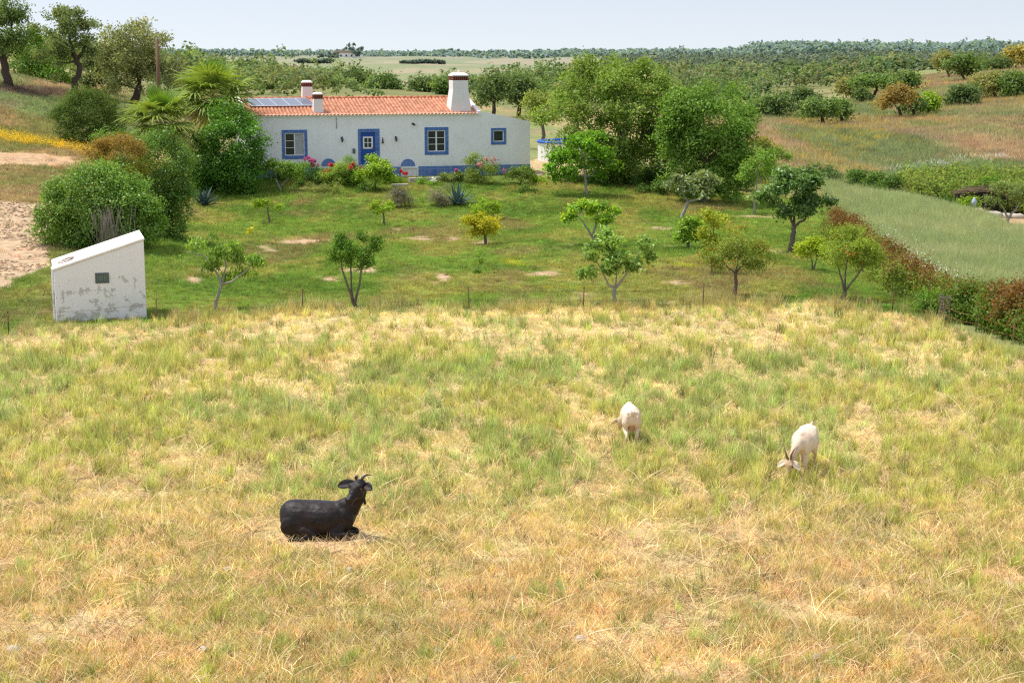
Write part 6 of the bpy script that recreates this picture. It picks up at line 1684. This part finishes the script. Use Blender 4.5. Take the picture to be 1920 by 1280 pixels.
# ---- the black goat, lying with its legs folded, head turned to the viewer
def black_goat():
    g = ray_ground(607, 1004)
    root = empty('goat', g, R(2), 'black goat lying in the straw with folded legs, looking at the viewer', 'goat')
    mb = MB()
    S = [(-.585, .30, .08, .06), (-.56, .29, .16, .12), (-.50, .28, .232, .19), (-.40, .275, .262, .235), (-.28, .27, .262, .245), (-.16, .262, .258, .252), (-.02, .255, .262, .272), (.12, .252, .252, .258), (.25, .262, .235, .205), (.33, .275, .205, .165), (.40, .30, .155, .12), (.44, .32, .08, .07)]
    mb.loft([((x, 0, z), (0, w_, 0), (0, 0, h * .95)) for x, z, h, w_ in S], 20)
    chain(mb, [(.22, -.01, .32), (.345, -.03, .41), (.46, -.06, .53), (.525, -.075, .68)], [(.18, .15), (.165, .125), (.10, .078), (.082, .07)])
    mb.ball((.30, -.13, .27), (.13, .07, .17)); mb.ball((.30, .13, .27), (.13, .07, .17))            # shoulders
    mb.ball((.27, 0, .465), (.13, .07, .05))                                                           # withers
    mb.ball((-.36, -.185, .19), (.21, .075, .17)); mb.ball((-.38, .19, .19), (.2, .085, .17))          # haunches
    chain(mb, [(-.26, -.21, .15), (-.10, -.24, .085), (-.27, -.27, .035), (-.40, -.26, .03)], [.075, .045, .03, .025])   # near hind leg, folded
    chain(mb, [(.28, -.13, .20), (.14, -.225, .095), (.29, -.225, .085), (.36, -.21, .07), (.21, -.25, .035), (.12, -.25, .028)], [.08, .055, .042, .038, .027, .023])   # near fore leg
    chain(mb, [(.34, .10, .18), (.30, .08, .08), (.40, .0, .085), (.45, -.02, .07), (.38, -.04, .03), (.28, -.06, .03)], [.08, .055, .044, .042, .03, .026])         # far fore leg, knee forward
    chain(mb, [(-.53, 0, .38), (-.555, 0, .34), (-.56, 0, .28)], [.035, .03, .015])                                           # tail
    poll = (.505, -.125, .765); L = .325; k = 1.40
    d, side, up = goat_head(mb, poll, (-.46, -.76, -.46), L, k)
    link('body', one_skin(mb, .0125, 7), M_BLACK, root)
    face_parts(root, poll, d, side, up, L, k)
    P = np.array(poll)
    # side runs across the head; find which one points left
    lft = -side if side[0] > 0 else side
    ear(root, P + lft * .085, lft * 1.0 + np.array((-.1, -.15, -.10)), (0, -1.0, .6), .25, .105, M_BLACK)
    ear(root, P - lft * .085, -lft * .75 + np.array((.1, -.55, -.02)), (0, -1.0, .6), .17, .095, M_BLACK)
    for s, c in ((1, 1), (-1, .8)):
        b = P - d * .03 + up * .085 - lft * s * .045
        if s == 1: horn(root, [b, b + (.035, .02, .035), b + (.085, .04, .05), b + (.135, .05, .035)], .023, M_HORND)
        else: horn(root, [b, b + (.0, .05, .01), b + (.01, .11, .0), b + (.02, .16, -.03)], .024, M_HORND)
    mb = MB(); c = P + d * .25 * .9 - up * .10 
    hoof = MB(); hoof.ball((.105, -.255, .028), (.035, .028, .026)); hoof.build('hoof', M_HOOF, root, fixn=False)
    hoof = MB(); hoof.ball((-.43, -.26, .03), (.038, .028, .026)); hoof.build('hoof', M_HOOF, root, fixn=False)
    # wattle under the throat
    MB().loft([((.565, -.07, .55), (.012, 0, 0), (0, .012, 0)), ((.57, -.075, .52), (.014, 0, 0), (0, .014, 0)), ((.572, -.08, .48), (.018, 0, 0), (0, .018, 0)), ((.572, -.08, .465), (.006, 0, 0), (0, .006, 0))], 8).build('wattle', M_BLACK, root)
    root.scale = (1.02, 1.02, 1.0)
black_goat()

def standing_goat(foot, heading, label, k=1.0, head_side=0.0, hind_gap=0.0, horns=True, reach=0.0):
    """+x is forward; grazing with the muzzle in the grass"""
    g = ray_ground(*foot)
    root = empty('goat', g, heading, label, 'goat', 'cream goats grazing')
    mb = MB()
    S = [(-.42, .56, .06, .05), (-.40, .56, .12, .10), (-.34, .555, .155, .14), (-.24, .545, .175, .165), (-.10, .52, .20, .195), (.05, .515, .205, .195), (.18, .53, .19, .165), (.28, .545, .165, .135), (.35, .555, .115, .10), (.39, .56, .05, .05)]
    mb.loft([((x, 0, z), (0, w_, 0), (0, 0, h)) for x, z, h, w_ in S], 20)
    mb.ball((-.33, 0, .67), (.11, .075, .05)); mb.ball((.24, 0, .69), (.10, .06, .045))       # hips, withers
    for s in (-1, 1):
        mb.ball((-.36, s * .075, .66), (.05, .035, .035))
        mb.ball((-.30, s * .10, .52), (.14, .065, .17)); mb.ball((.25, s * .095, .50), (.105, .055, .15))
    gap = hind_gap
    for s, dx in ((-1, -.03 + gap), (1, .02 - gap)):
        chain(mb, [(-.30, s * .105, .46), (-.22 + dx * .4, s * .115, .34), (-.36 + dx, s * .105, .225), (-.345 + dx, s * .105, .07), (-.325 + dx, s * .105, .02)], [.085, .055, .03, .021, .027])
        chain(mb, [(.25, s * .09, .44), (.25 - dx * .5, s * .085, .30), (.25 - dx, s * .08, .19), (.25 - dx, s * .08, .06), (.265 - dx, s * .08, .02)], [.062, .038, .03, .020, .025])
    hy = head_side
    chain(mb, [(.26, 0, .58), (.40, hy * .25, .54), (.50, hy * .6, .43), (.555, hy * .85, .33)], [(.125, .10), (.098, .075), (.075, .06), (.062, .056)])
    poll = (.575, hy, .315); L = .235
    dv = (.42, hy * .7, -.85)
    d, side, up = goat_head(mb, poll, dv, L, .92)
    chain(mb, [(-.41, 0, .61), (-.46, .01, .665), (-.47, .03, .73)], [.03, .03, .012])
    link('body', one_skin(mb, .0125, 6), M_CREAM, root)
    face_parts(root, poll, d, side, up, L, .92)
    P = np.array(poll)
    for s in (-1, 1):
        ear(root, P + side * s * .05 - d * .0, side * s + np.array((.05, 0, -.38)) + d * .25, up, .17, .075, M_CREAMP)
        if horns:
            b = P - d * .035 + up * .045 + side * s * .028
            horn(root, [b, b + up * .06 - d * .05 + side * s * .015, b + up * .09 - d * .13 + side * s * .05, b + up * .07 - d * .20 + side * s * .10], .021, M_HORN)
    for s, dx in ((-1, -.03 + gap), (1, .02 - gap)):
        for x in (-.325 + dx, .265 - dx):
            h = MB(); h.loft([((x, s * (.105 if x < 0 else .08), .03), (.024, 0, 0), (0, .022, 0)), ((x + .008, s * (.105 if x < 0 else .08), -.01), (.032, 0, 0), (0, .027, 0))], 8); h.build('hoof', M_HOOF, root)
            sk = MB()
    u = MB(); u.ball((-.20, 0, .36), (.10, .075, .075)); 
    for s in (-1, 1): u.loft([((-.19, s * .04, .32), (.02, 0, 0), (0, .02, 0)), ((-.185, s * .045, .26), (.010, 0, 0), (0, .010, 0))], 8)
    u.build('udder', M_PINK, root, fixn=False)
    p = MB()
    for x in (-.38,): p.ball((x, 0, .575), (.035, .045, .05))
    p.build('rump_patch', M_PINK, root, fixn=False)
    root.scale = (k, k, k)
    return root
standing_goat((1181, 829), R(91), 'cream goat seen from behind with its head down in the grass', .93, .13, .09, horns=False)
standing_goat((1506, 886), R(-112), 'cream horned goat grazing towards the viewer at the right of the pasture', 1.03, -.10, .03)
# ------------------------------------------------------------------ white well house
def shed():
    A = R(17)
    p = ray_ground(106, 606.5); s = ppm(p)
    root = empty('white_shed', p, A, 'small white shed with peeling paint, a slanting flat roof and one tiny window', 'shed')
    W = 2.42; D = 2.0; HL = 1.45; HR = 2.20
    b = MB(); b.prism([(0, -.5), (W, -.5), (W, HR), (0, HL)], 0, D)
    # a slight buttress rib on the left face
    wl = b.build('wall', M_SHED, root, bevel=.02)
    r = MB(); sl = (HR - HL) / W
    r.prism([(-.03, HL + .003 - .03 * sl), (W + .02, HR + .003 + .02 * sl), (W + .02, HR + .07 + .02 * sl), (-.03, HL + .07 - .03 * sl)], -.03, D + .03)
    rf = r.build('roof', simple('sun bleached lime roof', (.80, .74, .68), .9, .14, 3, .3), root, bevel=.015)
    e = MB(); e.prism([(-.06, -.4), (-.003, -.4), (-.003, HL - .02), (-.06, HL - .04)], D * .35, D * .62); e.build('pilaster', M_SHED, root, bevel=.01)
    # coil of pipe lying on the roof
    c = MB()
    for k, (cx, cy, rr) in enumerate(((.34, .62, .20), (.40, .66, .17))):
        c.tube([(cx + rr * math.cos(a), cy + rr * 1.3 * math.sin(a), HL + .09 + (cx + rr * math.cos(a)) * sl + .015 * k) for a in np.linspace(0, 6.1, 26)], .009, 6)
    o = c.build('hose_coil', M_RUST); o.matrix_world = Matrix.Translation(Vector(p)) @ Matrix.Rotation(A, 4, 'Z')
    tag(o, 'thin brown hoop of pipe lying on the low end of the shed roof', 'hose')
    # window
    x0, x1, z0, z1 = 1.10, 1.43, 1.08, 1.33
    f = MB(); t = .035
    for (cx, cz, sx, sz) in (((x0 + x1) / 2, z1, x1 - x0 + t, t), ((x0 + x1) / 2, z0, x1 - x0 + t, t), (x0, (z0 + z1) / 2, t, z1 - z0 - t), (x1, (z0 + z1) / 2, t, z1 - z0 - t)): f.box((cx, -.006, cz), (sx, .03, sz))
    w_ = f.build('window', simple('grey window frame', (.12, .12, .11), .7, .3, 10, .1), root)
    MB().box(((x0 + x1) / 2, -.002, (z0 + z1) / 2), (x1 - x0 - t, .012, z1 - z0 - t)).build('pane', simple('greenish dusty glass', (.10, .17, .16), .35, .4, 25, .1, spec=.5), w_)
    bars = MB()
    for k in range(1, 5): bars.tube([(x0 + (x1 - x0) * k / 5, -.016, z0 + .02), (x0 + (x1 - x0) * k / 5, -.016, z1 - .02)], .004, 5)
    bars.build('bars', M_RUST, w_, fixn=False)
shed()
# ------------------------------------------------------------------ pasture fence: rods and wires
def fence():
    posts = [(16, 627, 37), (293, 609, 46), (567, 586, 44), (880, 579, 41), (1093, 585, 46), (1317, 576, 44), (1673, 586, 26), (1768, 604, 30)]
    B = [ray_ground(px, py) for px, py, h in posts]
    b0 = B[0]; root = empty('wire_fence', b0, 0, 'fence of thin rusty rods and wire along the far edge of the pasture', 'fence')
    tops = []
    for (px, py, h), p in zip(posts, B):
        hh = max(h / ppm(p), .6); l = Vector(p - b0); lean = Vector((random.uniform(-.03, .03), random.uniform(-.03, .03), 0))
        mb = MB(); mb.tube([l + Vector((0, 0, -.2)), l + Vector((0, 0, hh)) + lean], [.02, .017], 6)
        mb.tube([l + Vector((0, 0, hh)) + lean, l + Vector((0, 0, hh + .015)) + lean], [.026, .026], 6)
        mb.build('post', M_RUST, root); tops.append((l, hh))
    B2 = [ray_ground(px, py) for px, py in ((1768, 604), (1830, 622), (1900, 646), (1990, 678))]
    tops2 = [(Vector(p - b0), .5) for p in B2]
    for fr in (.45, .88):
        for T in (tops, tops2):
            for i in range(len(T) - 1):
                (a, ha), (c, hc) = T[i], T[i + 1]
                pts = []
                for k in range(13):
                    t = k / 12; q = a.lerp(c, t); zg = gz(q.x + b0[0], q.y + b0[1]) - b0[2]
                    q.z = (a.z + ha * fr) * (1 - t) + (c.z + hc * fr) * t - .05 * math.sin(math.pi * t); q.z = max(q.z, zg + .12); pts.append(q)
                mb = MB(); mb.tube(pts, .0035 if T is tops else .005, 4, cap=False); mb.build('wire', M_RUST if T is tops else simple('orange twine', (.36, .17, .06), .8, .3, 30, 0) if 'orange twine' not in MATS else MATS['orange twine'], root, fixn=False)
    for p in B2[1:3]:
        l = Vector(p - b0); mb = MB(); mb.tube([l + Vector((0, 0, -.2)), l + Vector((0, 0, .55))], [.022, .02], 6); mb.build('post', M_RUST, root)
fence()
# small cross of rod and twine near the shed is part of the fence above; lattice panel in the hedge gap
p = ray_ground(1771, 603); s = ppm(p)
root = empty('lattice_gate', p, R(-38), 'grey slatted wooden panel standing in the gap of the hedge', 'gate')
for x in (-.13, .13):
    MB().box((x, 0, .32), (.06, .05, .86)).build('gate_post', M_WOODG, root)
for k in range(8):
    MB().box((0, -.035, .0 + k * .095), (.32, .018, .055), Matrix.Rotation(random.uniform(-.05, .05), 3, 'Y')).build('slat', M_WOODG, root)
# ------------------------------------------------------------------ wooden pole
p = stand(306, 112); hpx = project(p)
hh = (float(hpx[1]) - 76) / ppm(p)
root = empty('wooden_pole', p, 0, 'tall bare brown wooden pole standing in front of the broad oak', 'pole')
mb = MB(); mb.tube([(0, 0, -.4), (0, 0, hh * .5), (.0, 0, hh)], [.15, .13, .115], 10); mb.build('shaft', M_POLE, root)
mb = MB(); mb.box((.0, -.13, hh - .18), (.5, .06, .08)); mb.build('cross_arm', M_POLE, root) if False else None
mb = MB(); mb.tube([(-.16, 0, hh - .1), (.2, 0, hh - .06)], .025, 6); mb.tube([(.18, 0, hh - .06), (.18, 0, hh + .06)], .035, 8); mb.build('insulator', M_CONC, root)
# ------------------------------------------------------------------ ledges of the terrace
def ledge(lab, px0, py0, px1, py1, Y0, Y1, h, th=.3):
    a = at(px0, py0, Y0); b = at(px1, py1, Y1); L = b - a; ang = math.atan2(L[1], L[0]); ln = float(np.hypot(L[0], L[1]))
    o = MB().box((ln / 2, th / 2, -h / 2), (ln, th, h)).build('terrace_wall', M_CONC, bevel=.02); o.location = a; o.rotation_euler = (0, 0, ang); tag(o, lab, 'low wall'); return o
ledge('low grey concrete wall holding the terrace right of the cellar hatch', 768, 334, 862, 331, 91.6, 92.6, .75)
ledge('short concrete wall edge at the right end of the farmhouse terrace', 968, 330, 1045, 327, 94.2, 96.0, .7)
ledge('concrete step edge in the flower bank left of the concrete wall', 735, 345.5, 766, 345, 90.2, 90.4, .35, .25)
# ------------------------------------------------------------------ raised tank, cloths and ladder right of the house
p = stand(1018, 106); 
root = empty('water_tank', p, R(8), 'white ribbed raised tank with a blue rim between the farmhouse and the big trees', 'water tank')
b = MB(); n = 40; r0 = 2.1
zt = float(at(1018, 269, 106)[2] - p[2]); 
V = []; Fs = []
for i in range(n * 2):
    a = 2 * math.pi * i / (n * 2); r = r0 * (1 - .012 * (i % 2))
    V += [(2.0 + r * math.cos(a), 1.5 + r * math.sin(a), -.3), (2.0 + r * math.cos(a), 1.5 + r * math.sin(a), zt)]
m = n * 2
for i in range(m): j = (i + 1) % m; Fs.append((2 * i, 2 * j, 2 * j + 1, 2 * i + 1))
b.add(V, Fs); b.build('tank_wall', M_WHITE, root)
b = MB(); b.tube([(2.0 + r0 * math.cos(a), 1.5 + r0 * math.sin(a), zt + .04) for a in np.linspace(0, 2 * math.pi, 49)], .09, 8, cap=False); b.build('rim', simple('bright blue plastic', (.03, .12, .55), .5, .15, 4, 0), root)
b = MB(); b.prism([(2.0 + r0 * .97 * math.cos(a), 0) for a in (0,)] + [], 0, 0) if False else None
b = MB(); b.add([(2.0, 1.5, zt - .15)] + [(2.0 + r0 * .98 * math.cos(a), 1.5 + r0 * .98 * math.sin(a), zt - .15) for a in np.linspace(0, 2 * math.pi, 41)[:-1]], [(0, i + 1, (i + 1) % 40 + 1) for i in range(40)]); b.build('water', simple('blue pool water', (.05, .25, .42), .08, .1, 2, .1, spec=.5), root)
p = at(1062, 268, 103); g = gz(p[0], p[1])
o = MB().box((0, 0, 0), (.42, .3, 1.0)).build('blue_box', simple('dark blue plastic', (.015, .03, .16), .5, .2, 4, 0), bevel=.03); o.location = (p[0], p[1], p[2]); tag(o, 'dark blue box standing at the right rim of the white tank', 'box')
p = at(1122, 266, 104)
b = MB(); n = 10; V = []; Fs = []
for i in range(n + 1):
    for j in range(5): V.append((-.55 + 1.1 * i / n, -.2 + .1 * j, .30 - .45 * i / n - .06 * j + .04 * math.sin(i * 1.3 + j)))
for i in range(n):
    for j in range(4): Fs.append((i * 5 + j, i * 5 + j + 1, i * 5 + j + 6, i * 5 + j + 5))
b.add(V, Fs, True); o = b.build('blue_tarp', simple('pale blue tarpaulin', (.10, .28, .62), .5, .25, 3, .1), fixn=False); o.location = p; tag(o, 'pale blue tarpaulin glimpsed under the branches of the largest tree', 'tarpaulin')
p = ray_ground(1247, 338, 80)
b = MB(); p = stand(1247, 94.5)
for x in (-.2, .2): b.box((x * 1.0, 0, .9), (.07, .05, 2.1), Matrix.Rotation(R(24), 3, 'Y'))
for k in range(5): b.box((.42 * (k - 2) * .42, -.02, .9 + (k - 2) * .38), (.42, .04, .06))
o = b.build('wooden_ladder', M_WOODG); o.location = p; tag(o, 'weathered wooden ladder leaning in the undergrowth below the big trees', 'ladder')
# ------------------------------------------------------------------ beyond the grain field: brush shelter, stones, jug
p = stand(1845, 92)
root = empty('brush_shelter', p, R(-6), 'low dark shelter with a brushwood roof beyond the grain field', 'shelter')
b = MB(); rng = np.random.default_rng(8)
for i in range(240):
    x = rng.uniform(-1.5, 1.7); y = rng.uniform(-.9, .9); z = 1.15 + .28 * math.cos(x * .9) + rng.normal() * .06; a = rng.normal() * .5
    b.tube([(x - .4 * math.cos(a), y - .4 * math.sin(a), z - .05), (x + .4 * math.cos(a), y + .4 * math.sin(a), z)], [.018, .010], 4)
b.build('brush_roof', simple('dry brown brushwood', (.20, .15, .09), .95, .5, 14, 0), root, fixn=False)
for x, y in ((-1.4, -.8), (1.5, -.8), (-1.4, .8), (1.5, .8), (0, -.8)):
    MB().tube([(x, y, -.3), (x, y, 1.2)], .06, 7).build('post', M_BARKD, root)
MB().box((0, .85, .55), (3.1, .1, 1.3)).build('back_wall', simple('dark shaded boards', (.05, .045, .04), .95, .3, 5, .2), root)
M_STONE = simple('pale field stone', (.50, .44, .36), .9, .35, 5, .5)
def stone(lab, loc, r, seed, group=None, name='stone'):
    rng = np.random.default_rng(seed); b = MB(); b.ball((0, 0, 0), (1, 1, 1), None, 12, 8)
    V = np.array(b.v); nn = 1 + .5 * (fbm(V[:, 0] * 1.7 + seed, V[:, 1] * 1.7 + V[:, 2] * 1.3, seed, 3) - .5) 
    V = V * nn[:, None] * np.array(r); b.v = [tuple(v) for v in V]
    o = b.build(name, M_STONE, fixn=False); o.location = (loc[0], loc[1], loc[2] + r[2] * .35); o.rotation_euler = (0, 0, rng.random() * 6); tag(o, lab, 'stone', group); return o
for i, (px, py, r, lab) in enumerate([(1835, 407, (.5, .35, .3), 'pale block of stone left of the grey sack beyond the grain field'), (1862, 404, (.6, .4, .25), 'pale flat stone behind the grey sack'), (1888, 404, (.55, .35, .22), 'pale stone behind the pale forked tree at the right edge'), (1908, 407, (.5, .3, .22), 'pale stone right of the pale forked tree')]):
    stone(lab, stand(px, 88.5), r, 50 + i, 'stones beyond the grain field')
p = stand(1856, 86.6)
b = MB(); b.loft([((-.5, 0, .1), (0, .08, 0), (0, 0, .06)), ((-.3, 0, .12), (0, .2, 0), (0, 0, .13)), ((.2, 0, .12), (0, .22, 0), (0, 0, .14)), ((.5, 0, .1), (0, .14, 0), (0, 0, .09)), ((.56, 0, .1), (0, .05, 0), (0, 0, .05))], 12)
o = b.build('sack', simple('grey plastic sack', (.30, .33, .36), .6, .3, 4, .3)); o.location = p; tag(o, 'grey sack lying on the bare earth beyond the grain field', 'sack')
p = stand(1827, 88.2); p[2] += .5
b = MB(); b.loft([((0, 0, 0), (.13, 0, 0), (0, .13, 0)), ((0, 0, .3), (.14, 0, 0), (0, .14, 0)), ((0, 0, .38), (.06, 0, 0), (0, .06, 0)), ((0, 0, .46), (.05, 0, 0), (0, .05, 0))], 12)
o = b.build('jug', simple('blue white plastic', (.45, .52, .62), .5, .2, 4, 0)); o.location = p; tag(o, 'small bluish white jug standing on the stones beyond the grain field', 'jug')
# ------------------------------------------------------------------ loose stones in the near pasture
for i, (px, py, r, lab) in enumerate([(427, 1070, .055, 'small white stone in the straw below the black goat at the left'), (655, 1072, .06, 'pale stone in the straw just below the black goat'), (820, 1222, .05, 'small white stone near the bottom edge left of centre'), (620, 1078, .045, 'small pale stone left of the one below the black goat'),
        (1088, 1200, .055, 'pale stone in the bare patch near the bottom centre'), (1072, 1172, .05, 'paler stone just above the one in the bare patch'), (960, 1238, .05, 'stone at the bottom edge near the centre'), (380, 1222, .06, 'stone half buried near the bottom left'), (25, 1222, .07, 'pale stone at the bottom left corner'), (288, 1022, .05, 'pale stone left of the goat bed'), (1530, 1235, .05, 'small stone near the bottom right')]):
    stone(lab, ray_ground(px, py), (r * 1.2, r, r * .8), 70 + i, 'stones in the near pasture')
